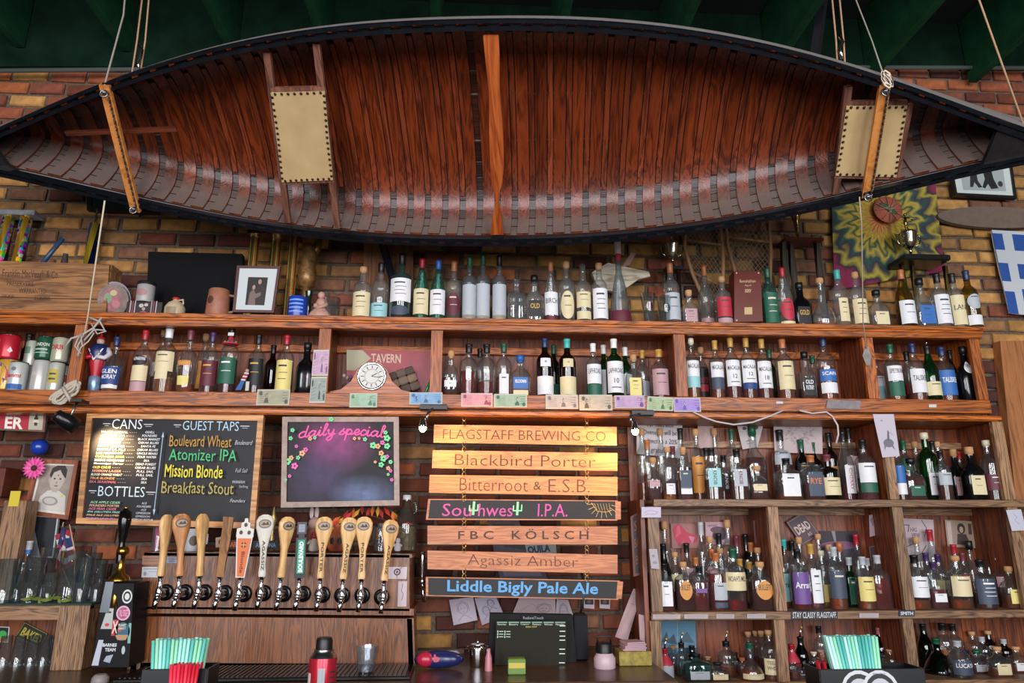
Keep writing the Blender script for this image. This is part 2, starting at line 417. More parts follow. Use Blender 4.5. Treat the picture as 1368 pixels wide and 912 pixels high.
# ------------------------------------------------------------------ lower right cabinet
cab = thing('bottle_cabinet', 'tall greyish oak open cabinet with three rows of bottles at lower right', 'cabinet', (1.8, YF, 0))
xa = X_(858, 610, YF); xr2 = X_(1338, 610, YF)+.03; xe = 3.05
hb('shelf_board', X_(873, 668, YF), xe, YF+.005, YB, ZA-.02, ZA, OAKG, par=cab)
hb('shelf_rail', X_(873, 668, YF), xe, YF-.004, YF+.02, ZA-.034, ZA, OAKG, par=cab)
hb('shelf_board', X_(870, 820, YF), xe, YF+.005, YB, ZB-.02, ZB, OAKG, par=cab)
hb('shelf_rail', X_(870, 820, YF), xe, YF-.004, YF+.02, ZB-.036, ZB, OAKG, par=cab)
hb('base_board', X_(870, 820, YF), xe, YF+.005, YB, ZC-.03, ZC, OAKG, par=cab)
for px, py, z0, z1, w_ in ((1188, 610, ZA, ZL, .045), (1340, 610, ZA, ZL, .055),
                           (875, 745, ZB, ZA-.034, .05), (1038, 745, ZB, ZA-.034, .05), (1207, 745, ZB, ZA-.034, .05), (1364, 745, ZB, ZA-.034, .055),
                           (877, 865, ZC, ZB-.036, .05), (1044, 865, ZC, ZB-.036, .05), (1217, 865, ZC, ZB-.036, .05)):
    x = X_(px, py, YF); hb('stile', x-w_/2, x+w_/2, YF-.002, YF+.022, z0, z1, OAKGV, par=cab)
    hb('partition', x-.011, x+.011, YF+.022, YB, z0, z1, PANELR, par=cab)
for (x0, x1, z0, z1) in ((xa, xr2, ZA, ZL), (X_(873, 745, YF), xe, ZB, ZA-.02), (X_(875, 865, YF), xe, ZC, ZB-.02)):
    x = x0
    while x < x1-.01:
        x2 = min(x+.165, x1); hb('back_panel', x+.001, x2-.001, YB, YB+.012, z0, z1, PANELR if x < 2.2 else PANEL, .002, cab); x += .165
for z0 in (ZA-.07, ZL-.11, ZB-.07):
    hb('back_rail', X_(875, 745, YB), xe if z0 < ZA else xr2, YB-.025, YB, z0, z0+.035, OAKG, par=cab)
hb('side_panel', X_(862, 800, YF), X_(862, 800, YF)+.02, YF+.02, YB, ZC, ZA, PANELR, par=cab)
# ------------------------------------------------------------------ counter
ctr = MB().box((0, 3.32, ZK-.025), (7, .86, .05), M('#3c2c22', .3, var=.2), bev=.006)
co_ = thing('bar_counter', 'dark polished back bar counter along the bottom of the wall', 'counter', (0, 3.32, 0))
def kb(name, x0, x1, y0, y1, z0, z1, mat, bev=.004): return hb(name, x0, x1, y0, y1, z0, z1, mat, bev, co_)
xk = X_(868, 880, 3.4)
kb('worktop', -3.3, xk, 2.95, 3.74, ZK-.045, ZK, M('#4a3526', .28, var=.25, scale=15))
kb('base_cabinet', -3.3, xk, 3.02, 3.74, 0, ZK-.14, PANEL)
kb('right_worktop', xk+.01, 3.1, 2.95, 3.38, ZC-.08, ZC-.032, M('#4a3526', .28, var=.25, scale=15))
# ------------------------------------------------------------------ canoe
CP = [0.009, 2.7302, 3.1903, -0.12, 0.9362, -0.0251, 2.4713, 0.4884, 2.3981, 1.4875, 0.1212]
cx, cy, cz, yaw, tilt, roll, LH, WH, EX, QX, SHR = CP
va = Vector((math.cos(yaw)*math.cos(roll), math.sin(yaw)*math.cos(roll), math.sin(roll)))
n0 = Vector((0, -math.cos(tilt), -math.sin(tilt))); vn = (n0-va*n0.dot(va)).normalized()
vb = vn.cross(va)
if vb.z < 0: vb = -vb
CM = Matrix(((va.x, vb.x, vn.x, cx), (va.y, vb.y, vn.y, cy), (va.z, vb.z, vn.z, cz), (0, 0, 0, 1)))
flip = va.cross(vb).dot(vn) < 0
canoe = thing('wooden_canoe', 'large open wooden canoe with dark gunwales hung on its side over the bar', 'canoe')
if flip:   # keep a proper rotation: mirror the beam axis
    CM = Matrix(((va.x, -vb.x, vn.x, cx), (va.y, -vb.y, vn.y, cy), (va.z, -vb.z, vn.z, cz), (0, 0, 0, 1)))
SB = -1 if flip else 1
canoe.matrix_world = CM
CI = CM.inverted()
def hw(t): return WH*max(0, 1-abs(t)**EX)**QX
def hz(t): return SHR*abs(t)**3
DP = .30
def hd(t): return (DP)*(max(0, 1-abs(t)**9))**.5-.03*t*t
def hull(t, ph, off=0):
    """ph 0..pi from one gunwale round the bottom to the other; off moves inward"""
    w_, g, d = hw(t), hz(t), hd(t)
    def at(tt, p_):
        ww, gg, dd = hw(tt), hz(tt), hd(tt)
        c_, s_ = math.cos(p_), math.sin(p_)
        return Vector((tt*LH, ww*math.copysign(abs(c_)**.62, c_), gg-(gg+dd)*abs(s_)**.62))
    p = at(t, ph)
    if off:
        pa, pb = at(t, min(pi-.001, ph+.02)), at(t, max(.001, ph-.02)); tv = pb-pa
        n = Vector((0, tv.z, -tv.y))
        if n.length > 1e-6:
            n.normalize()
            if n.dot(Vector((0, -p.y, g-p.z))) < 0: n = -n
            p = p+n*off
    return p
NPH = 24
PHS = [.03+(pi-.06)*i/NPH for i in range(NPH+1)]
TS = [-.985+1.97*i/64 for i in range(65)]
vs = [hull(t, ph, 0) for t in TS for ph in PHS]
fs = [(i*(NPH+1)+j, i*(NPH+1)+j+1, (i+1)*(NPH+1)+j+1, (i+1)*(NPH+1)+j) for i in range(64) for j in range(NPH)]
MB().add(vs, fs, M('#7c7672', .6, var=.1), True).build('hull_canvas', canoe)
PLK = WOOD('#1a0b06', '#3a1a0d', 'X', .4, 6, 'canoe_planking', .35); RIB = WOOD('#3a1406', '#6c2c10', 'Y', .33, 5, 'canoe_rib', .28)
RIB2 = WOOD('#3c1608', '#76341a', 'Y', .33, 5, 'canoe_half_rib', .28)
def dusty(m):
    nt = m.node_tree; N = nt.nodes.new; L = nt.links.new; b = nt.nodes['Principled BSDF']
    src = b.inputs['Base Color'].links[0].from_socket
    g = N('ShaderNodeNewGeometry'); sx = N('ShaderNodeSeparateXYZ'); L(g.outputs['Normal'], sx.inputs[0])
    no = N('ShaderNodeTexNoise'); no.inputs['Scale'].default_value = 9; ad = N('ShaderNodeMath'); ad.operation = 'MULTIPLY_ADD'; ad.inputs[1].default_value = .25
    L(no.outputs['Fac'], ad.inputs[0]); L(sx.outputs['Z'], ad.inputs[2])
    mr = N('ShaderNodeMapRange'); mr.inputs['From Min'].default_value = .05; mr.inputs['From Max'].default_value = .50; L(ad.outputs[0], mr.inputs['Value'])
    mr.inputs['To Max'].default_value = .88
    mx = N('ShaderNodeMixRGB'); mx.inputs[2].default_value = lin('#62554e'); L(mr.outputs[0], mx.inputs[0]); L(src, mx.inputs[1]); L(mx.outputs[0], b.inputs['Base Color'])
    m2 = N('ShaderNodeMapRange'); m2.inputs['To Min'].default_value = b.inputs['Roughness'].default_value; m2.inputs['To Max'].default_value = .85
    L(mr.outputs[0], m2.inputs['Value']); L(m2.outputs[0], b.inputs['Roughness'])
for m_ in (PLK, RIB, RIB2): dusty(m_)
# longitudinal planks between ribs
NP = 17
for k in range(NP):
    a0, a1 = .04+(pi-.08)*k/NP, .04+(pi-.08)*(k+1)/NP; vs = []; fs = []
    nt_ = 48
    for i in range(nt_+1):
        t = -.97+1.94*i/nt_
        for (ph, of) in ((a0+.008, .004), (a0+.008, .010), (a1-.008, .010), (a1-.008, .004)): vs.append(hull(t, ph, of))
    for i in range(nt_):
        for j in range(3): fs.append((i*4+j, i*4+j+1, i*4+j+5, i*4+j+4))
    MB().add(vs, fs, PLK).build('plank', canoe)
def strip(t0, t1, p0, p1, o0, o1, mat, name, n=16, taper=0):
    mb = MB(); ph = [p0+(p1-p0)*i/n for i in range(n+1)]
    for (ta, oa, tb, ob, sm) in ((t0, o1, t1, o1, True), (t0, o0, t0, o1, False), (t1, o1, t1, o0, False)):
        vs = []
        for q in ph: vs += [hull(ta, q, oa), hull(tb, q, ob)]
        mb.add(vs, [(2*i, 2*i+1, 2*i+3, 2*i+2) for i in range(n)], mat, sm)
    for q in (p0, p1): mb.add([hull(t0, q, o0), hull(t0, q, o1), hull(t1, q, o1), hull(t1, q, o0)], [(0, 1, 2, 3)], mat)
    return mb.build(name, canoe)
SPC = .0344
for k in range(-27, 28):
    t = k*SPC+.006
    strip(t-.0108, t+.0108, .05, pi-.05, .008, .019, RIB, 'rib', 26)
    if abs(k) < 19 and k != -1:
        e = .74+.012*abs(k)
        strip(t+SPC/2-.0046, t+SPC/2+.0046, e, pi-e-.08, .009, .021, RIB2, 'half_rib', 10)
# gunwales: outer and inner rails with spacer blocks
GW = M('#101318', .25, var=.3, scale=20)
for s in (-1, 1):
    for (name, off, w_, h_) in (('outwale', .006, .012, .026), ('inwale', -.020, .015, .024)):
        vs = []; fs = []; n = 60
        for i in range(n+1):
            t = -.99+1.98*i/n; y = s*(hw(t)+off); zz = hz(t)
            for (dy, dz) in ((-w_/2, -h_/2), (w_/2, -h_/2), (w_/2, h_/2), (-w_/2, h_/2)): vs.append((t*LH, y+dy, zz+dz+.006))
        for i in range(n):
            for j in range(4): fs.append((i*4+j, i*4+(j+1) % 4, i*4+4+(j+1) % 4, i*4+4+j))
        fs += [(0, 1, 2, 3), (n*4+3, n*4+2, n*4+1, n*4)]
        MB().add(vs, fs, GW).build(name, canoe)
    sb = MB()
    for k in range(-25, 26):
        t = k*SPC+.006; sb.box((t*LH, s*(hw(t)-.006), hz(t)-.004), (.045, .018, .018), GW)
    sb.build('rail_spacers', canoe)['kind'] = 'stuff'
# breasthook decks at the tips
for s, t0 in ((-1, .80), (1, .84)):
    poly = []; n = 8
    top_ = [Vector((s*(t0+(.985-t0)*i/n)*LH, hw(t0+(.985-t0)*i/n)-.005, hz(t0+(.985-t0)*i/n)+.008)) for i in range(n+1)]
    bot_ = [Vector((p.x, -p.y, p.z)) for p in top_]
    # scooped inner edge
    sc_ = [Vector((s*(t0+.05*math.cos(a))*LH, hw(t0)*math.sin(a)*.9, hz(t0)+.008)) for a in (-.9, -.45, 0, .45, .9)]
    vs = bot_[::-1]+sc_[0:5]+top_
    nn = len(vs); vs2 = vs+[v-Vector((0, 0, .02)) for v in vs]
    fs = [tuple(range(nn)), tuple(range(2*nn-1, nn-1, -1))]+[(i, (i+1) % nn, nn+(i+1) % nn, nn+i) for i in range(nn)]
    MB().add(vs2, fs, M('#1c1a1a', .4, var=.2)).build('deck', canoe)
def cpx(px, py, zl):
    """point inside the canoe, in its own frame, at height zl above the gunwale plane"""
    r = FW+RT*((px-684)/F_PX)-UP*((py-456)/F_PX)
    o = CI @ CAM; d = (CI.to_3x3() @ r); k = (zl-o.z)/d.z
    return o+d*k
# centre thwart (waisted)
A, B = cpx(656, 46, -.01), cpx(664, 312, -.01)
vs = []; n = 16; d = B-A; nx = Vector((1, 0, 0))
for i in range(n+1):
    u = i/n; p = A+d*u; w_ = .034-.022*math.exp(-((u-.8)/.10)**2)-.008*math.exp(-((u-.25)/.12)**2)-.004
    for (sx, zz) in ((-1, -.011), (1, -.011), (1, .011), (-1, .011)): vs.append(p+nx*sx*w_+Vector((.010*math.sin(u*pi), 0, zz)))
fs = [(i*4+j, i*4+(j+1) % 4, i*4+4+(j+1) % 4, i*4+4+j) for i in range(n) for j in range(4)]+[(3, 2, 1, 0), (n*4, n*4+1, n*4+2, n*4+3)]
tag(MB().add(vs, fs, WOOD('#8c3c18', '#b8602c', 'Y', .35, 4)).build('centre_thwart', canoe), 'bright orange-brown waisted centre crossbar')
def bar(p0, p1, w_, h_, mat, name, par=canoe, up=Vector((0, 0, 1))):
    d = (p1-p0); L_ = d.length; d.normalize(); sd = d.cross(up).normalized(); u2 = sd.cross(d)
    vs = [p+sd*sx*w_/2+u2*sz*h_/2 for p in (p0, p1) for (sx, sz) in ((-1, -1), (1, -1), (1, 1), (-1, 1))]
    return MB().add(vs, [(0, 1, 2, 3), (7, 6, 5, 4), (0, 4, 5, 1), (1, 5, 6, 2), (2, 6, 7, 3), (3, 7, 4, 0)], mat).build(name, par)
SEATW = WOOD('#4a2c20', '#7a5040', 'Y', .5, 4); CANV = M('#b39a6c', .85, var=.10, scale=9); NAILM = M('#3a2415', .35, .7)
for (rails, cross, quad) in (
    (((357, 70, 385, 296), (423, 58, 451, 303)), True, ((362, 123), (434, 121), (445, 240), (377, 243))),
    (((1133, 115, 1116, 258), (1214, 139, 1196, 236)), True, ((1131, 141), (1212, 140), (1197, 236), (1116, 234)))):
    for (x0, y0, x1, y1) in rails: bar(cpx(x0, y0, -.02), cpx(x1, y1, -.02), .028, .022, SEATW, 'seat_rail')
    Q = [cpx(x, y, -.006) for x, y in quad]
    for i in (0, 2): bar(Q[i]+Vector((0, 0, -.012)), Q[(i+1) % 4]+Vector((0, 0, -.012)), .03, .02, SEATW, 'seat_crossbar')
    vs = []; n = 8
    for j in range(n+1):
        for i in range(n+1):
            u, v = i/n, j/n; p = (Q[0]*(1-u)+Q[1]*u)*(1-v)+(Q[3]*(1-u)+Q[2]*u)*v
            vs.append(p+Vector((0, 0, .004-.012*math.sin(pi*u)*math.sin(pi*v))))
    fs = [(j*(n+1)+i, j*(n+1)+i+1, (j+1)*(n+1)+i+1, (j+1)*(n+1)+i) for j in range(n) for i in range(n)]
    nv = len(vs); vs += [v-Vector((0, 0, .006)) for v in vs]; fs += [tuple(nv+a for a in f[::-1]) for f in fs]
    seat = MB().add(vs, fs, CANV, True).build('seat', canoe); seat['label'] = 'cream canvas seat panel'
    nl = MB()
    for e in range(4):
        a_, b_ = Q[e], Q[(e+1) % 4]; c_ = (Q[0]+Q[1]+Q[2]+Q[3])/4
        num = max(4, int((b_-a_).length/.026))
        for i in range(num):
            p = a_+(b_-a_)*((i+.5)/num); p = p+(c_-p).normalized()*.008
            MB().ball((0, 0, 0), .0065, NAILM, 6, 4, (1, 1, .6)).build('tack', seat, p+Vector((0, 0, .005)))
bar(cpx(88, 178, -.03), cpx(236, 172, -.03), .022, .012, WOOD('#3c1a10', '#6a3420', 'X', .4, 4), 'floor_batten')
# hanging spreader bars with eye bolts
for k, (a_, b_, side) in enumerate((((140, 113), (182, 282), 'left'), ((1182, 112), (1157, 265), 'right'))):
    wa, wb = CM @ cpx(a_[0], a_[1], .045), CM @ cpx(b_[0], b_[1], .045)
    sp_ = thing('spreader_bar', 'orange pine bar lashed across the %s end of the canoe' % side, 'bar', wb, 'canoe hanging bars')
    d = wa-wb; bar(Vector((0, 0, 0)), d, .042, .018, WOOD('#a8622a', '#cf8844', 'Z', .45, 3), 'pine_bar', sp_, vn)
    for u in (.03, .95):
        mb = MB(); p = d*u+vn*.01; mb.ball(p+vn*.008, .014, STEEL, 8, 5, (1, 1, .5))
        mb.tube([p+vn*.012+Vector((math.cos(q)*.016, 0, math.sin(q)*.016)) for q in [i*pi/5 for i in range(10)]], .0035, STEEL, 5, True)
        mb.build('eye_bolt', sp_)
    sd = d.cross(vn).normalized()*.012
    mb = MB(); n = 34
    for i in range(n):
        p = d*(.06+.88*i/n)+vn*.014+sd; mb.box(p, (.006, .006, .012), STEEL if i % 2 else BLACK)
    mb.build('thin_chain', sp_)
ROPE = M('#8f877c', .8, bump=.6, scale=300, var=.2); ROPE2 = M('#b08a68', .8, bump=.6, scale=300, var=.2)
def rope(pts, r, label, mat=ROPE, extra=None, group='canoe hanging ropes', name='rope'):
    o = MB().tube(pts, r, mat, 6).build(name); tag(o, label, 'rope', group); return o
def CW(px, py, zl=.05): return CM @ cpx(px, py, zl)
A = CW(140, 115); rope([A, A+Vector((0, 0, .02)), P(165, 20, 2.75), P(172, -60, 2.8)], .004, 'grey rope rising from the left orange bar to the joists')
B = P(176, 100, 2.95)
hang = thing('hook_tackle', 'doubled tan rope with a steel hook behind the left end of the canoe', 'rope', B, 'canoe hanging ropes')
for (x0, x1) in ((176, 197), (187, 204)):
    MB().tube([P(x0, 100, 2.95)-B, P(x0+7, 55, 2.95)-B, P(x1, -60, 2.95)-B], .004, ROPE2, 6).build('rope_strand', hang)
MB().tube([P(186, 60, 2.93)-B, P(190, 66, 2.93)-B, P(188, 78, 2.93)-B, P(184, 84, 2.93)-B, P(186, 92, 2.93)-B], .006, CHROME, 6).build('steel_hook', hang)
B = P(1122, 88, 2.6)
hang = thing('hook_tackle', 'doubled tan rope with a steel hook above the right end of the canoe', 'rope', B, 'canoe hanging ropes')
for (x0, x1) in ((1119, 1106), (1129, 1116)):
    MB().tube([P(x0, 90, 2.6)-B, P(x0-2, 55, 2.6)-B, P(x1, -60, 2.6)-B], .004, ROPE2, 6).build('rope_strand', hang)
MB().tube([P(1122, 48, 2.58)-B, P(1126, 56, 2.58)-B, P(1122, 66, 2.58)-B, P(1125, 78, 2.58)-B], .007, CHROME, 6).build('steel_hook', hang)
A = CW(1183, 108); rope([A, P(1165, 55, 2.5), P(1120, -60, 2.4)], .003, 'thin cord slanting up from the right orange bar')
A = CW(1183, 108)
kn = MB()
for q in range(4): kn.tube([A+Vector((math.cos(i*pi/4+q)*.02, -.01, math.sin(i*pi/4)*(.02+q*.006))) for i in range(8)], .004, M('#c8b8a4', .8), 5, True)
tag(kn.build('rope_knot'), 'pale knot of cord at the top of the right orange bar', 'knot')
rope([P(1368, 168, 2.45), P(1308, 0, 2.35), P(1290, -60, 2.3)], .004, 'tan rope slanting down at the far right edge of the frame', ROPE2)
# dark square post beyond the canoe
a_, b_ = P(1087, 90, 3.3), P(1107, -60, 3.3)
tag(MB().tube([a_-b_, (0, 0, 0)], .03, M('#1a1a1e', .5), 4, False, False).build('steel_strut', None, b_), 'dark square steel strut rising behind the canoe on the right', 'strut')
def re_l(t): return len(t) == 2 and t[0] == "l" and t[1].isdigit()
# ------------------------------------------------------------------ bottles
def sec_round(a): return (1, 1)
def sec_sq(a):
    n = 5; r = (abs(math.cos(a))**n+abs(math.sin(a))**n)**(-1/n); return (r, r*.72)
PROF = {   # (height fraction, radius fraction)
 'tall':  [(0, .9), (.012, 1), (.60, 1), (.645, .95), (.685, .80), (.72, .57), (.75, .42), (.79, .36), (.90, .34)],
 'taper': [(0, .9), (.012, 1), (.48, 1), (.56, .93), (.64, .74), (.72, .54), (.80, .40), (.86, .35), (.92, .33)],
 'high':  [(0, .92), (.012, 1), (.60, 1), (.655, .93), (.69, .72), (.715, .45), (.74, .36), (.90, .34)],
 'bulge': [(0, .72), (.03, .82), (.15, .88), (.35, .98), (.48, 1), (.56, .92), (.63, .68), (.68, .42), (.74, .30), (.80, .34), (.84, .30), (.92, .29)],
 'squat': [(0, .9), (.02, 1), (.44, 1), (.53, .93), (.60, .74), (.66, .48), (.70, .36), (.86, .33)],
 'cone':  [(0, .96), (.02, 1), (.10, .97), (.30, .78), (.50, .52), (.62, .36), (.74, .28), (.92, .26)],
 'square': [(0, .9), (.012, 1), (.58, 1), (.63, .92), (.67, .66), (.70, .40), (.74, .34), (.90, .32)],
 'sqsquat': [(0, .9), (.02, 1), (.60, 1), (.66, .92), (.71, .60), (.74, .38), (.88, .32)],
 'decant': [(0, .86), (.03, 1), (.22, .98), (.36, .80), (.46, .46), (.55, .26), (.7, .21), (.86, .21), (.88, .27), (.90, .27)],
}
GL = {'c': ('#f1f5f4', 'clear'), 'f': ('#cfd8dc', 'frosted clear'), 'g': ('#1f8a3c', 'green'), 'd': ('#123020', 'dark green'), 'b': ('#4a2a10', 'brown'), 'k': (None, 'black'), 'y': ('#b8a040', 'yellow-green'), 't': ('#9ad0c8', 'pale green')}
LQ = {'a': '#f0a040', 'o': '#e07820', 'r': '#c42c14', 'n': '#982c10', 'y': '#d8b860', 'p': '#b83a50', 'w': '#e6ecec'}
LC = {'w': ('#d9dadc', 'white'), 'c': ('#d2c59c', 'cream'), 'b': ('#2c64a8', 'blue'), 'n': ('#1d3c78', 'navy'), 'r': ('#b02a3c', 'red'), 'k': ('#16161a', 'black'), 'g': ('#1f5a44', 'green'),
      't': ('#8fc0c2', 'pale teal'), 'p': ('#b08c90', 'dusty pink'), 'o': ('#c8883c', 'orange'), 'y': ('#d8c878', 'yellow'), 'u': ('#6a4a8a', 'purple'), 's': ('#a8aeb4', 'silver'), 'm': ('#5a1c2c', 'maroon'), 'd': ('#3c4658', 'slate')}
CP_ = {'k': ('#101012', 'black'), 'o': ('#b98c60', 'cork'), 'w': ('#dcdcda', 'white'), 'r': ('#9c1a28', 'red'), 'b': ('#2458a0', 'blue'), 'g': ('#165038', 'green'), 't': ('#3aa8a0', 'teal'),
       'y': ('#b08638', 'gold'), 's': ('#a8acb0', 'silver'), 'm': ('#6a3038', 'maroon'), 'n': ('#1a2c54', 'navy'), 'u': ('#3c2450', 'purple'), 'c': ('#cfc4a8', 'cream'), 'x': ('#a86438', 'copper'), 'p': ('#b4687c', 'pink foil')}
ROWS = {   # key: (base z, {depth code: Y}, group, place)
 'T': (ZT, {'f': 3.475, 'b': 3.60}, 'bottles standing on top of the hutch', 'on top of the hutch'),
 'M2': (ZM, {'f': 3.475, 'b': 3.60}, 'bottles in the hutch', 'in the hutch bay left of the clock'),
 'M1': (ZM, {'f': 3.475, 'b': 3.60}, 'bottles in the hutch', 'in the hutch bay of cans'),
 'M4': (ZM, {'f': 3.475, 'b': 3.60}, 'bottles in the hutch', 'in the hutch bay right of the clock'),
 'M5': (ZM, {'f': 3.475, 'b': 3.60}, 'bottles in the hutch', 'in the hutch bay second from right'),
 'M6': (ZM, {'f': 3.475, 'b': 3.60}, 'bottles in the hutch', 'in the rightmost hutch bay'),
 'A1': (ZA, {'f': 3.465, 'm': 3.56, 'b': 3.645}, 'bottles in the top row of the cabinet', 'in the cabinet bay under the sketches'),
 'A2': (ZA, {'f': 3.465, 'm': 3.56, 'b': 3.645}, 'bottles in the top row of the cabinet', 'in the cabinet\'s top right bay'),
 'B1': (ZB, {'f': 3.465, 'm': 3.56, 'b': 3.645}, 'bottles in the middle row of the cabinet', 'in the cabinet\'s middle left bay'),
 'B2': (ZB, {'f': 3.465, 'm': 3.56, 'b': 3.645}, 'bottles in the middle row of the cabinet', 'in the cabinet\'s middle centre bay'),
 'B3': (ZB, {'f': 3.465, 'm': 3.56, 'b': 3.645}, 'bottles in the middle row of the cabinet', 'in the cabinet\'s middle right bay'),
 'C1': (ZC, {'f': 3.465, 'm': 3.56, 'b': 3.645}, 'bottles in the bottom row of the cabinet', 'in the cabinet\'s bottom left bay'),
 'C2': (ZC, {'f': 3.465, 'm': 3.56, 'b': 3.645}, 'bottles in the bottom row of the cabinet', 'in the cabinet\'s bottom centre bay'),
 'C3': (ZC, {'f': 3.465, 'm': 3.56, 'b': 3.645}, 'bottles in the bottom row of the cabinet', 'in the cabinet\'s bottom right bay'),
}
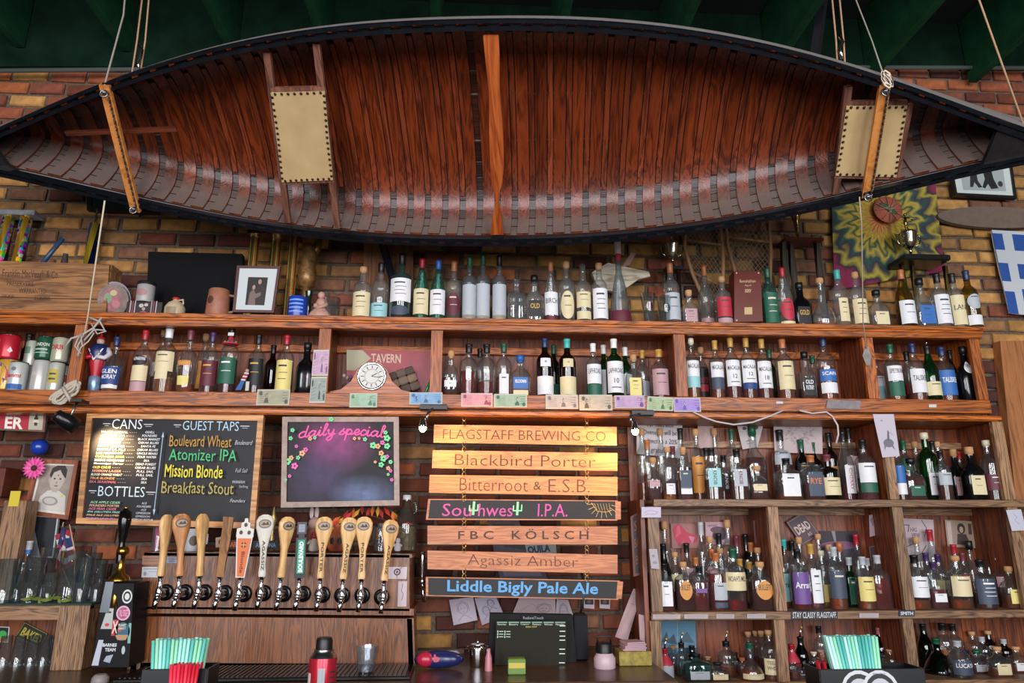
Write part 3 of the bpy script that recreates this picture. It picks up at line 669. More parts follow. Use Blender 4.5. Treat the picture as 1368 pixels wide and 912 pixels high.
# row x ytop width shape glass liquid level cap depth ; labels "colour z0 z1 [half]" ... ; text
DATA = """
T 484 357 25 high c - 0 o f;c .06 .5;l3
T 508 352 24 high c - 0 k f;t .04 .3;l2
T 536 340 30 high t - 0 k f;w .26 .6|d .06 .2 o;l4
T 563 346 22 taper t y .08 r f;c .1 .5;l3
T 585 348 22 taper t y .1 b f;w .1 .5;l3
T 606 350 22 high c - 0 x f;m .1 .46 o;l2
T 627 343 20 high f - 0 g f;s .05 .55|c .03 .1;
T 645 340 21 high f - 0 g f;s .05 .55|c .03 .1;
T 667 342 20 high f - 0 k f;s .05 .55|c .03 .1;
T 690 374 26 sqsquat f - 0 - f;;
T 714 368 25 squat c - 0 k f;k .12 .55;OLD;y
T 736 350 20 taper c - 0 x f;w .14 .56|m .02 .12;BIRCH
T 757 350 22 tall c - 0 o f;c .06 .5 o;l2
T 779 354 21 tall c - 0 - f;c .26 .52|c .07 .2;l2
T 801 352 22 tall c - 0 o f;w .08 .56;l4
T 827 322 31 cone f - 0 w f;m .16 .23|c .02 .13|r .76 .84;
T 897 352 22 tall c - 0 x f;s .08 .5;l2
T 921 388 23 squat c - 0 o f;p .1 .62;l3
T 943 355 23 bulge c - 0 x b;p .08 .2;
T 966 370 22 tall c - 0 o f;r .18 .56|p .03 .15;l2
T 1028 359 21 tall t - 0 g f;g .06 .56;l3
T 1048 358 22 taper c - 0 r f;r .1 .46 o|c .03 .09;l2
T 1070 378 25 squat k - 0 k f;k .1 .5;GOLD;y
T 1098 372 31 decant c a .12 o f;;
T 1122 361 22 tall c - 0 t f;c .12 .5 n;l3
T 1146 364 22 tall c - 0 o f;c .08 .5;l3
T 1173 388 26 squat c - 0 k f;c .1 .42;l1
T 1208 361 24 taper y - 0 x f;w .08 .46;l2
T 1232 372 29 squat c - 0 k f;b .12 .5 n;l2
T 1256 366 23 tall c - 0 k f;w .1 .6;l4
T 1277 366 22 tall c - 0 k f;c .1 .6;LANE
T 1296 362 22 tall y - 0 n f;s .34 .58 o|w .08 .24;l1
M1 33 446 26 taper k - 0 k b;;
M2 152 450 27 bulge c a .5 n f;n .14 .44|w .07 .13;GLEN#MORAY;w
M2 190 441 23 tall c a .2 r f;k .42 .58 o|c .18 .42|p .02 .17;GLENGOYNE;w
M2 214 440 20 tall c - 0 o b;w .3 .5;
M2 222 438 27 tall c a .3 w f;c .32 .66|c .2 .32 n;l2
M2 251 441 28 bulge c o .15 m f;o .42 .54 n|y .12 .26 n;l1
M2 271 446 17 tall c o .6 o b;o .14 .56;
M2 281 444 22 tall c n .75 u f;m .12 .52;l2;y
M2 306 436 24 tall c n .7 k f;g .14 .52;l2;w
M2 343 447 22 tall c n .5 k f;k .14 .58;l2;y
M2 363 461 20 tall b n .6 k b;;
M2 381 448 23 tall c o .2 r f;y .06 .56;l3
M2 409 458 26 squat k - 0 k f;;
M4 602 469 23 squat c n .55 o f;w .2 .34 n;KA
M4 626 460 25 tall c r .65 k f;;
M4 641 466 16 tall c r .5 k b;;
M4 650 460 25 tall c r .35 k f;;
M4 673 459 22 tall c o .5 g f;w .06 .42 n;l1
M4 695 475 29 squat c a .5 b f;b .18 .48|c .03 .15;KILCHOMAN;w
M4 728 452 24 tall b - 0 n f;w .5 .64 n|w .04 .34;8
M4 740 461 18 tall d - 0 g b;g .1 .3;
M4 758 453 24 tall b - 0 t f;c .5 .64 n|c .04 .34;16
M4 793 459 21 tall c a .2 w f;w .25 .6|g .03 .24;LAPHROAIG
M4 807 461 17 tall g - 0 w b;w .1 .55;
M4 821 453 24 tall g - 0 w f;w .08 .6;LAPHROAIG#10
M4 836 464 17 tall g - 0 w b;w .1 .5;
M4 847 474 23 squat c a .1 o f;y .06 .6;l3
M4 859 468 18 tall c o .4 y b;s .1 .4;
M4 881 467 24 tall c n .4 y f;p .06 .58;l2
M5 925 452 19 tall c a .35 c f;w .36 .7|t .18 .36;MACALLAN
M5 938 464 18 tall c n .9 o b;k .1 .6|r .2 .32 n;CUTTY;r
M5 957 455 19 tall c o .2 y f;w .36 .64|d .16 .36;MACALLAN
M5 978 451 21 tall c r .3 y f;w .2 .66;MACALLAN#12
M5 999 451 21 tall c r .3 y f;w .26 .66|n .16 .26;MACALLAN#12
M5 1020 453 21 tall c r .3 y f;w .18 .66;MACALLAN#18
M5 1030 467 15 tall g - 0 g b;;
M5 1048 453 24 tall c o .3 x f;c .16 .62;l2
M5 1077 470 23 squat c n .3 k f;k .1 .6;OLD#PULTENEY;w
M5 1088 475 17 tall c n .5 g b;;
M5 1103 449 25 tall c o .7 n f;b .28 .46|w .1 .26;SCAPA;w
M6 1173 480 17 tall c a .2 - b;w .4 .7|t .12 .4;l1
M6 1193 460 23 tall c a .4 g f;w .34 .6|g .08 .32;SPEYBURN
M6 1215 470 18 tall c o .5 k b;r .2 .4;
M6 1223 459 23 tall c o .3 n f;w .14 .54;TALISKER
M6 1243 462 22 taper g - 0 k f;c .1 .34;l1;;spout
M6 1262 464 25 tall c o .5 n f;b .12 .56;TALISKER;w
M6 1274 468 16 tall b - 0 k b;;
M6 1291 463 25 squat k - 0 k f;w .5 .72 o;TOMATIN
A1 859 572 19 tall c o .3 o b;;
A1 866 588 13 tall c r .6 x m;;
A1 873 611 20 squat c n .4 o f;p .3 .55;l1
A1 884 572 18 tall c o .3 o b;;
A1 893 597 21 tall c a .2 o f;w .1 .3 n;l2
A1 900 596 18 tall c r .6 m m;m .2 .6;
A1 911 572 18 tall c r .6 k b;;
A1 914 597 22 sqsquat c n .85 o f;d .2 .55 n|w .1 .22 n;l1
A1 932 573 19 tall c o .8 o m;o .1 .6;l2
A1 945 598 16 tall c o .4 k b;;
A1 957 572 12 tall c - 0 o b;;
A1 952 598 25 square c n .5 k f;t .24 .68;KNOB;k;rot
A1 968 608 21 square c n .6 k m;k .2 .6;KNOB;w;rot
A1 986 600 26 square c n .5 k f;s .26 .66;KNOB;m;rot
A1 980 572 20 tall c r .4 g b;;
A1 1008 568 28 squat c n .8 g b;k .4 .68 o;l1;c
A1 1012 622 27 squat c n .3 o f;c .26 .56;l1
A1 1045 574 26 high c n .7 k b;s .5 .7;l1
A1 1052 612 34 sqsquat c o .15 k f;w .08 .75 n;l1
A1 1073 587 22 tall d - 0 g b;k .4 .6;l1;y
A1 1089 591 20 tall d - 0 g b;k .3 .6;
A1 1085 608 30 sqsquat c n .6 x f;d .08 .7 n;RYE;o
A1 1107 607 28 high d - 0 m f;c .1 .48;l2
A1 1111 578 19 tall b - 0 k b;o .2 .5;
A1 1130 576 22 taper c p .3 k m;w .1 .55 n;CHERRY;r;rot
A1 1138 571 18 tall c n .5 k b;p .3 .6;
A1 1156 587 26 tall c p .15 k f;w .28 .6|g .12 .27;l1
A2 1201 594 15 tall c n .3 n f;b .3 .7|w .1 .3;
A2 1211 588 19 tall c n .6 g b;g .5 .7;
A2 1219 612 28 squat c n .8 k f;g .1 .34;l1;w
A2 1227 590 18 tall c n .7 o b;;
A2 1240 578 27 tall g - 0 c m;w .08 .4 n;l2
A2 1250 589 18 tall c n .6 k b;;
A2 1260 602 20 tall c n .4 k f;s .3 .55;l1
A2 1257 590 16 tall c r .7 o b;;
A2 1278 600 22 squat k - 0 o m;p .1 .5;l2
A2 1285 603 16 tall c r .6 r b;;
A2 1299 597 28 squat k - 0 o f;c .1 .56;l2
A2 1323 588 24 tall c n .6 c f;m .16 .42;l2;w
B1 890 696 17 tall c o .2 o b;;
B1 879 700 14 tall c - 0 k b;;
B1 888 726 20 taper k - 0 k m;;
B1 939 697 18 tall c - 0 s b;;
B1 951 716 17 tall c o .3 o b;;
B1 963 712 17 tall c n .5 k b;;
B1 975 694 22 tall c a .1 o b;;
B1 987 715 15 tall c o .5 m b;;
B1 999 713 17 tall b - 0 k b;;
B1 903 737 19 tall c o .6 o m;c .3 .6;BC
B1 919 725 20 high c o .4 k b;p .3 .6;BUSH
B1 931 744 21 high c n .6 x m;;
B1 953 733 20 tall c r .5 x m;p .5 .7;
B1 964 732 18 tall c o .4 o b;s .5 .66;
B1 990 746 16 tall c o .4 y m;;
B1 1006 724 18 tall c r .6 x b;;
B1 1015 731 22 tall c o .4 o m;;
B1 888 752 24 sqsquat c r .6 k f;w .1 .8 n;l2
B1 914 750 25 sqsquat c n .9 o f;o .22 .82 o;BULLEIT
B1 935 756 22 sqsquat c r .9 k f;u .4 .5 n;
B1 958 738 30 high c r .9 x f;s .18 .48 n|d .05 .14 n;l1;k
B1 981 732 30 tall c r .2 g f;c .32 .62;NOAH'S MILL
B1 1003 750 18 tall c o .6 y m;o .1 .7;l1
B1 1017 750 33 sqsquat c n .9 o f;o .22 .82 o;BULLEIT
B2 1050 720 18 tall c o .3 t b;;
B2 1046 729 16 tall c a .3 k m;t .1 .55;Arran
B2 1061 722 19 tall c o .4 k b;;
B2 1071 717 19 tall c a .3 o b;;
B2 1068 733 25 tall c r .2 k f;u .1 .64;Arran;w
B2 1086 726 24 tall c p .3 y f;w .1 .6 n;l3
B2 1097 713 19 bulge c a .2 o b;;
B2 1100 735 17 tall c y .5 c m;y .1 .4;
B2 1117 730 24 tall c o .2 s f;d .18 .66;l1
B2 1111 727 18 tall c o .3 o b;;
B2 1125 724 22 squat c o .4 x b;;
B2 1137 744 19 square g - 0 s m;g .06 .7;l1
B2 1148 713 20 tall c r .3 r b;;
B2 1155 743 24 tall c o .5 s f;y .16 .7;l2
B2 1161 745 15 tall c r .4 s m;;
B2 1175 741 26 sqsquat c r .8 s f;;
B3 1207 728 15 tall c - 0 s b;;
B3 1229 717 19 tall c o .3 o b;;
B3 1248 707 22 tall c - 0 r b;;
B3 1225 741 27 tall c o .2 k f;w .22 .6;l2
B3 1241 738 20 tall c r .4 u m;;
B3 1257 740 20 tall c n .5 u m;y .2 .5;
B3 1250 750 24 sqsquat c p .55 u f;w .14 .32 n;l1
B3 1280 742 30 tall c o .2 o f;c .24 .72;l1
B3 1279 727 20 tall c o .4 r b;y .2 .5;
B3 1300 722 22 squat c n .3 k b;;
B3 1290 738 17 tall c r .5 m m;r .3 .6;
B3 1313 747 30 high c n .4 k f;d .1 .62;l4;w
B3 1322 727 22 tall c r .5 x b;;
B3 1339 745 24 tall c o .3 w m;p .4 .65;l1
B3 1351 756 27 squat c o .4 o f;y .12 .6;l1
C1 889 866 22 taper c n .5 r f;r .5 .8|s .1 .5;;;spout
C1 900 862 18 tall c o .4 o b;;
C1 911 858 19 tall c w .2 k m;;;;spout
C1 925 862 22 tall d - 0 k b;;
C1 931 873 38 sqsquat t w .1 k f;s .1 .4 n;l1
C1 946 876 22 squat c o .3 o b;;
C1 959 884 30 squat c n .5 k f;c .1 .4;l1
C1 971 856 26 tall c o .4 k m;;;;spout
C1 982 871 18 tall b - 0 k b;;
C1 992 878 16 tall c o .6 x m;;
C1 1003 858 32 decant c o .4 g f;c .06 .2;l1
C1 1001 843 16 tall c r .5 o b;;
C1 1011 842 13 tall c r .5 o b;;
C1 1019 842 13 tall c r .5 o m;;
C1 1029 841 24 tall c o .6 o f;c .12 .44;TEELING#WHISKEY
C2 1059 860 20 taper c r .3 r f;r .5 .8;
C2 1071 850 20 taper d - 0 k m;;;;spout
C2 1067 886 24 tall c o .3 r f;k .1 .4;l1;w
C2 1088 870 22 tall c - 0 c m;;
C2 1097 868 18 tall c o .3 c b;;
C2 1096 836 18 tall c o .6 k b;;
C2 1177 838 21 taper b - 0 p b;k .1 .3;
C2 1190 867 22 tall c o .5 o m;y .2 .5;l1
C2 1172 884 24 squat c n .5 k f;w .2 .4;
C3 1204 872 20 tall c n .4 n b;;
C3 1213 880 22 tall c - 0 k f;;
C3 1236 833 22 taper d - 0 k b;;
C3 1253 852 42 cone d - 0 g m;;
C3 1262 832 26 tall c r .6 k b;;
C3 1276 833 22 tall c o .5 k b;;
C3 1264 868 18 tall c o .3 x m;;
C3 1281 855 30 taper c w .3 s f;d .1 .5;LUCAYA;w
C3 1292 868 16 tall c n .5 n b;;
C3 1301 843 20 tall c r .5 o b;;
C3 1306 868 26 squat c n .4 g m;s .1 .4;l1
C3 1314 850 20 tall c n .5 s b;;
C3 1323 842 20 tall b - 0 o b;;
C3 1334 863 28 squat c o .4 o f;c .1 .5;l1
C3 1343 853 20 tall b - 0 s b;;
C3 1359 863 26 squat c o .4 o m;w .1 .4;l1
""".strip().split('\n')
ORD = ['first', 'second', 'third', 'fourth', 'fifth', 'sixth', 'seventh', 'eighth', 'ninth', 'tenth', 'eleventh', 'twelfth', 'thirteenth', 'fourteenth', 'fifteenth', 'sixteenth', 'seventeenth', 'eighteenth', 'nineteenth', 'twentieth']
for a_ in ['first', 'second', 'third', 'fourth', 'fifth', 'sixth', 'seventh', 'eighth', 'ninth']: ORD.append('twenty-'+a_)
ORD += ['thirtieth', 'thirty-first', 'thirty-second', 'thirty-third', 'thirty-fourth']
recs = []
for ln in DATA:
    a_ = ln.split(';'); h = a_[0].split(); labs = [x.split() for x in a_[1].split('|') if x.strip()]
    recs.append(dict(row=h[0], x=float(h[1]), y=float(h[2]), w=float(h[3]), sh=h[4], g=h[5], lq=h[6], lv=float(h[7]), cap=h[8], d=h[9], labs=labs,
                     txt=a_[2] if len(a_) > 2 else '', tc=(a_[3] if len(a_) > 3 and a_[3] else 'k'), opt=(a_[4] if len(a_) > 4 else (a_[3] if False else ''))))
KIND = {'tall': 'bottle', 'high': 'bottle', 'taper': 'slender bottle', 'bulge': 'curvy bottle', 'squat': 'squat bottle', 'cone': 'cone-shaped bottle', 'square': 'square bottle', 'sqsquat': 'square-shouldered bottle', 'decant': 'long-necked decanter'}
def curved(mb, mat, sec, R, H, z0, z1, a0, a1, shape='r', off=1.012, n=10, Rf=None):
    """a label wrapped on the front of a bottle"""
    vs = []; fs = []; m = 5 if shape != 'o' else 12
    for j in range(m+1):
        v = j/m if shape != 'o' else .5-.5*math.cos(pi*j/m)
        for i in range(n+1):
            u = i/n
            if shape == 'o': k = math.sqrt(max(0, 1-(2*v-1)**2)); uu = .5+(u-.5)*k
            else: uu = u
            a = a0+(a1-a0)*uu; q = sec(a); z = (z0+(z1-z0)*v)*H; r = R*(Rf(z/H) if Rf else 1)*off
            vs.append((r*math.cos(a)*q[0], r*math.sin(a)*q[1], z))
    for j in range(m):
        for i in range(n): b_ = j*(n+1)+i; fs.append((b_, b_+1, b_+n+2, b_+n+1))
    mb.add(vs, fs, mat, True)
def bottle(r, place, label, group):
    zb, ys = place; Y = ys[r['d']]
    x = P(r['x'], r['y'] if zb != ZT else r['y']+30, Y)
    top = P(r['x'], r['y'], Y); H = top.z-zb
    # x at the mid height
    ym = (r['y']+proj((x.x, Y, zb))[1])/2; X = P(r['x'], ym, Y).x
    R = r['w']/2/ppm((X, Y, zb+H*.3))*.97
    root = thing('bottle', label, 'bottle', (X, Y, zb), group)
    prof = PROF[r['sh']]; sec = sec_sq if r['sh'].startswith('sq') else sec_round
    neckr = prof[-1][1]*R if R > .02 else R*.5
    nr = min(neckr, .0145)
    def pr(z, q):   # keep necks near 15 mm radius
        if q <= .45: return max(.0125, q*R) if q*R < .0165 else .0165
        return q*R
    gl = GL[r['g']]; zt = prof[-1][0]
    pts = [(z*H, pr(z, q)) for z, q in prof]; neck = pts[-1][1]
    if r['cap'] == '-': pts = pts[:-1]+[(H*.97, neck), (H*.972, neck*1.25), (H, neck*1.25)]; pts.append((H, neck*.8))
    seg = 18
    mat = GLASS(gl[0], haze=(.09 if zb == ZT else .035) if r['g'] in 'cf' else None) if gl[0] else M('#0a0a0c', .12)  # pale haze imitates reflections on clear glass, stronger on the top row
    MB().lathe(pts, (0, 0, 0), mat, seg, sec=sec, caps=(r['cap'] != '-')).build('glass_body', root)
    def Rf(z):
        for (za, qa), (zc, qc) in zip(prof[:-1], prof[1:]):
            if za <= z <= zc: return qa+(qc-qa)*(z-za)/(zc-za)
        return prof[-1][1]
    if r['lq'] != '-' and gl[0]:
        lv = r['lv']*.66+.04
        lp = [(.012*H, R*.86)]+[(z*H, pr(z, q)*.95) for z, q in prof if .012 < z < lv]+[(lv*H, R*Rf(lv)*.95)]
        MB().lathe(lp, (0, 0, 0), GLASS(LQ[r['lq']],   .8, .05, .22 if r['lq'] != 'w' else .02), seg, sec=sec).build('liquid', root)  # diffuse tint paints in the glow of light through the liquid
    if r['cap'] != '-':
        cc = M(CP_[r['cap']][0], .4 if r['cap'] != 'o' else .85); c0 = zt*H; mb = MB()
        if r['cap'] in 'oc' or r['sh'] == 'squat':      # stopper with a wider head
            cr = max(neck*1.25, .012)
            mb.lathe([(c0-.006, neck*.9), (c0+.002, neck*.9), (c0+.003, cr), (H-.002, cr), (H, cr*.85)], (0, 0, 0), cc, 12)
        else:
            c1 = min(c0, H*.84)
            mb.lathe([(c1, neck*1.10), (H*.955, neck*1.10), (H*.96, neck*1.2), (H-.001, neck*1.2), (H, neck)], (0, 0, 0), cc, 12)
        mb.build('stopper' if r['cap'] in 'oc' else 'cap', root)
    if 'spout' in r['opt']:
        mb = MB(); mb.tube([(0, 0, H), (.003, -.002, H+.02), (.008, -.006, H+.04)], [.005, .004, .003], CHROME, 6)
        mb.ball((.009, -.007, H+.042), .005, M('#d0a020', .5), 6, 4); mb.build('pourer', root)
    first = True; zmax = max(z for z, q in prof if q > .97)+.015
    for li, lb in enumerate(r['labs']):
        c, z0, z1 = lb[0], float(lb[1]), min(float(lb[2]), zmax) if float(lb[1]) < .45 else float(lb[2]); sp = lb[3] if len(lb) > 3 else ''
        ha = {'': 1.15, 'n': .62, 'o': .95}[sp]
        if sec is sec_sq: ha = min(ha, .62)
        a0, a1 = -pi/2-ha, -pi/2+ha
        mb = MB(); base = .58 if z1 < .7 else .9
        curved(mb, M(LC[c][0], .55, var=.04), sec, R, H, z0, z1, a0, a1, 'o' if sp == 'o' else 'r', Rf=(lambda z: Rf(z)))
        lo = mb.build('label', root); 
        if not first and not (r['txt'] == '' ): continue
        t = r['txt']
        if not t or not first: first = False; continue
        first = False
        inkc = {'k': '#3c3a3c', 'w': '#e8e8e8', 'y': '#c8a040', 'r': '#c02030', 'o': '#d07028', 'c': '#d8c8a0', 'm': '#6a2030', 'n': '#1a2c54'}[r['tc']]
        if c in 'knmgdu' and r['tc'] == 'k': inkc = '#d0c8b0'
        ink = M(inkc, .6); mb = MB()
        def put(s_, u0, v0, u1, v1, rot=0):
            vs, fs = textmesh(s_, .012); out = []
            for xx, yy in vs:
                if rot: xx, yy = yy, 1-xx
                u = u0+(u1-u0)*xx; v = v0+(v1-v0)*yy; a = a0+(a1-a0)*u; q = sec(a); z = (z0+(z1-z0)*v)*H; rr = R*Rf(z/H)*1.02
                out.append((rr*math.cos(a)*q[0], rr*math.sin(a)*q[1], z))
            mb.add(out, fs, ink)
        def line(u0, u1, v, th=.03):
            out = []; n = 5
            for i in range(n+1):
                for vv in (v, v+th):
                    a = a0+(a1-a0)*(u0+(u1-u0)*i/n); q = sec(a); z = (z0+(z1-z0)*vv)*H; rr = R*Rf(z/H)*1.02
                    out.append((rr*math.cos(a)*q[0], rr*math.sin(a)*q[1], z))
            mb.add(out, [(2*i, 2*i+2, 2*i+3, 2*i+1) for i in range(n)], ink)
        if re_l(t):
            k = int(t[1]); 
            for q in range(k): line(.25+.05*(q % 2), .75-.06*((q+1) % 2), .78-.62*q/max(1, k), .022 if q else .06)
        else:
            pp = t.split('#')
            if 'rot' in r['opt']: put(pp[0], .35, .12, .68, .9, 1)
            elif len(pp) == 1: put(pp[0], .12, .5, .88, .5+min(.3, .028/((z1-z0)*H))) if len(pp[0]) > 2 else put(pp[0], .4, .45, .6, .7)
            else:
                if len(pp[1]) < 3: put(pp[0], .1, .62, .9, .78); put(pp[1], .38, .3, .62, .46); line(.25, .75, .15, .03)
                else: put(pp[0], .15, .62, .85, .86); put(pp[1], .15, .3, .85, .54)
        mb.build('print', lo)
    return root

PLACE = {'T': 'on hutch top', 'M1': 'hutch can bay', 'M2': 'bay left of clock', 'M4': 'bay right of clock', 'M5': 'second-last hutch bay', 'M6': 'rightmost hutch bay', 'A1': 'top-left cabinet bay', 'A2': 'top-right cabinet bay',
         'B1': 'middle-left cabinet bay', 'B2': 'middle-centre cabinet bay', 'B3': 'middle-right cabinet bay', 'C1': 'bottom-left cabinet bay', 'C2': 'bottom-centre cabinet bay', 'C3': 'bottom-right cabinet bay'}
byrow = {}
for r in recs: byrow.setdefault((r['row'], r['d']), []).append(r)
for (rw, d), L_ in byrow.items():
    zb, ys, grp, place = ROWS[rw]; L_.sort(key=lambda r: r['x']); n = len(L_)
    lastx = -99
    for i, r in enumerate(L_):
        pl = PLACE[rw]; parts = []
        if r['labs']: parts.append('%s label' % LC[r['labs'][0][0]][1])
        if r['cap'] != '-': parts.append('cork stopper' if r['cap'] == 'o' else CP_[r['cap']][1]+' cap')
        else: parts.append('no cap')
        for kd in (KIND[r['sh']], 'bottle'):
            full = '%s %s, %s, %s from left, %s, %s' % (GL[r['g']][1], kd, ', '.join(parts), ORD[i], {'f': 'front row', 'm': 'second row', 'b': 'back row'}[d], pl)
            if len(full.split()) <= 16: break
        sh = (i % 2)*.022 if n > 1 and i and r['x']-L_[i-1]['x'] < (r['w']+L_[i-1]['w'])/2 else 0
        bottle(r, (zb, {k: v+sh for k, v in ys.items()}), full, grp)
# ------------------------------------------------------------------ lamps with their own light
def bulb_lamp(px, py, aim, label, e, box, blade=1):
    Y = 3.27; p = P(px, py, Y)
    t = thing('clamp_lamp', label, 'lamp', p, 'clip lamps under the hutch')
    bx = P((box[0]+box[2])/2, (box[1]+box[3])/2, 3.37)-p
    MB().box(bx, ((box[2]-box[0])/270, .05, .028), BLACK, bev=.004).build('clamp_box', t)
    MB().tube([bx, (0.02*blade, 0, .05), (.014*blade, .0, .02)], .007, STEEL, 6).build('lamp_arm', t)
    MB().lathe([(-.012, .021), (.0, .019), (.022, .012), (.028, .010)], (0, 0, 0), CHROME, 12).build('lamp_socket', t)
    MB().ball((0, -.004, -.014), .017, M('#ffd9a0', .3, emit=26), 10, 8, (1, 1, 1.3)).build('bulb', t)
    l = bpy.data.lights.new('lamp_light', 'SPOT'); l.energy = e; l.color = (1, .52, .17); l.spot_size = math.radians(130); l.spot_blend = .8; l.shadow_soft_size = .03
    o = bpy.data.objects.new('lamp_light', l); C.objects.link(o); o.parent = t; o.location = (0, -.05, -.04)
    o.rotation_euler = (Vector(aim)-p).to_track_quat('-Z', 'Y').to_euler()
    return t
bulb_lamp(565, 567, P(675, 612, 3.42), 'small bright clip lamp left of the hanging beer signs', 9, (562, 540, 597, 549))
bulb_lamp(848, 571, P(770, 606, 3.42), 'small bright clip lamp right of the hanging beer signs', 13, (843, 548, 872, 556), -1)
p = P(88, 562, 3.24); t = thing('spot_lamp', 'black swivel spot lamp above the left end of the drinks chalkboard', 'lamp', p)
d = (P(152, 602, 3.43)-p).normalized(); q = d.to_track_quat('Z', 'Y').to_matrix()
mb = MB(); pr_ = [(-.055, .012), (-.05, .026), (.02, .036), (.045, .038), (.045, .034), (.03, .03), (.02, .0)]
mb.lathe(pr_, (0, 0, 0), M('#141416', .25, .3), 16, caps=False)
mb.v = [tuple(q @ Vector(v)) for v in mb.v]; mb.build('lamp_shade', t)
MB().tube([(.0, .02, 0), (.014, .02, .05), (.02, .03, .09)], .006, STEEL, 6).build('lamp_arm', t)
MB().box((.02, .05, .095), (.05, .07, .012), BLACK).build('mount', t)
mb = MB(); mb.ball(tuple(d*.024), .02, M('#ffe2b0', .3, emit=18), 10, 6); mb.build('bulb', t)
l = bpy.data.lights.new('lamp_light', 'SPOT'); l.energy = 42; l.color = (1, .66, .32); l.spot_size = math.radians(62); l.spot_blend = .9; l.shadow_soft_size = .03
o = bpy.data.objects.new('lamp_light', l); C.objects.link(o); o.parent = t; o.location = tuple(d*.05); o.rotation_euler = d.to_track_quat('-Z', 'Y').to_euler()
# ------------------------------------------------------------------ drinks chalkboard
CB = M('#141318', .45, var=.25, scale=6, bump=.05, spec=.25)
PINEF = WOOD('#8a5a30', '#c08a50', 'X', .45, 5, 'pine_frame')
def ch(s, u0, v0, u1, v1, c, **k): return ('t', s, u0, v0, u1, v1, c, k)
wt = '#d9dde0'; sh = [ch('CANS', .14, .055, .31, .145, wt, b=-.005), ch('GUEST TAPS', .54, .06, .86, .145, '#a9c8d8', b=-.005), ch('BOTTLES', .10, .665, .36, .755, '#b8cdd6', b=-.005)]
for (u0, u1, v) in ((.09, .13, .10), (.32, .37, .10), (.49, .53, .10), (.87, .92, .10), (.05, .09, .71), (.37, .42, .71)):
    sh += [('l', [(u0, v), (u1, v)], .003, wt), ('l', [(u0+.01, v+.018), (u1-.008, v+.018)], .0015, wt)]
names = ['WHITE RASCAL', 'ALL DAY IPA', 'KOLSCH LAUT', 'DALES PALE', 'HAPPY CAMPER', 'MAMAS LIL PILS', 'LOS HERMANOS', 'CUCUMBER SOUR', 'MODUS HOPERANDI', 'Shenanigan Porter', 'OLD CHUB', 'SESSION LAGER', 'BLOOD ORANGE WHEAT', 'TRUE BLONDE', 'SKA SEASONAL']
right = ['ODELL', 'FOUNDERS', 'BLACK MARKET', 'OSKAR BLUES', 'SANTA FE', 'OSKAR BLUES', 'UNCLE BEARS', 'FOUR WATER', 'SKA', 'DEAD FOREST', 'OSKAR BLUES', 'FULL SAIL', 'FULL SAIL', 'SKA', 'SKA']
cl = ['#e6e2dc', '#e8dcc0', '#ecece6', '#e0c8a0', '#e6e6e6', '#e8e0c8', '#e6d8b0', '#d8d878', '#e8e0d0', '#d0d8dc', '#d8c860', '#d88878', '#c8d8d0', '#d89a60', '#c86878']
for i, (a_, b_) in enumerate(zip(names, right)):
    v = .165+i*.0325; u0 = .085-.002*i; wl = .0125*len(a_)
    sh.append(ch(a_, u0, v, min(u0+wl, .235), v+.021, cl[i], b=.012, sh=.2))
    for k in range(4): sh.append(('r', min(u0+wl, .235)+.01+k*.012, v+.011, min(u0+wl, .235)+.016+k*.012, v+.014, '#9aa0a4'))
    w_ = .0105*len(b_); sh.append(ch(b_, .36-w_/2, v-.003, .36+w_/2, v+.018, '#dfe2e4', b=.012, sh=.2))
nb = [('ACE APPLE CIDER', 'ACE', '#8fc89a'), ('FOUNDERS PORTER', 'FOUNDERS', '#d8a880'), ('ACE PEAR CIDER', 'ACE', '#c87088'), ('IPA (GLUTEN FREE)', 'OMISSION', '#98d0b8'), ('PALE ALE (GLUTEN FREE)', 'OMISSION', '#e0b080'), ('PILSNER URQUELL', 'CZECH REPUB.', '#c878b0')]
for i, (a_, b_, c_) in enumerate(nb):
    v = .80+i*.0285; sh.append(ch(a_, .075-.003*i, v, .075-.003*i+.011*len(a_), v+.02, c_, b=.014, sh=.2))
    w_ = .010*len(b_); sh.append(ch(b_, .375-w_/2, v, .375+w_/2, v+.018, '#d0d4d8', sh=.2))
sh += [('l', [(.445, .22), (.435, .86)], .004, '#8fa4b8'), ('p', [(.438, .22), (.445, .17), (.452, .22)], '#a8bccc'), ('p', [(.428, .86), (.435, .91), (.442, .86)], '#a8bccc')]
sh += [ch('Boulevard Wheat', .485, .20, .835, .30, '#b8892c', w=.05), ch('Boulevard', .855, .235, .955, .275, '#aeb4b8', sh=.3), ch('Atomizer IPA', .49, .32, .87, .425, '#3cb46c', w=.05),
       ch('Full Sail', .87, .485, .94, .52, '#a0a6ac', sh=.3), ch('Mission Blonde', .475, .46, .80, .575, '#d8cc30', w=.04, b=.01), ch('mission', .86, .585, .93, .615, '#b8bcc0'), ch('Sailing', .90, .63, .95, .66, '#a0a4a8'),
       ch('Breakfast Stout', .465, .61, .87, .715, '#a89a48', w=.05), ch('Founders', .855, .75, .94, .78, '#b4b8bc', sh=.3)]
flat('chalkboard', 'large pine-framed drinks chalkboard headed CANS, GUEST TAPS and BOTTLES', 'chalkboard', [(118, 551), (353, 555), (341, 706), (103, 699)], 3.425, .02, CB, sh, frame=(.032, PINEF, .012))
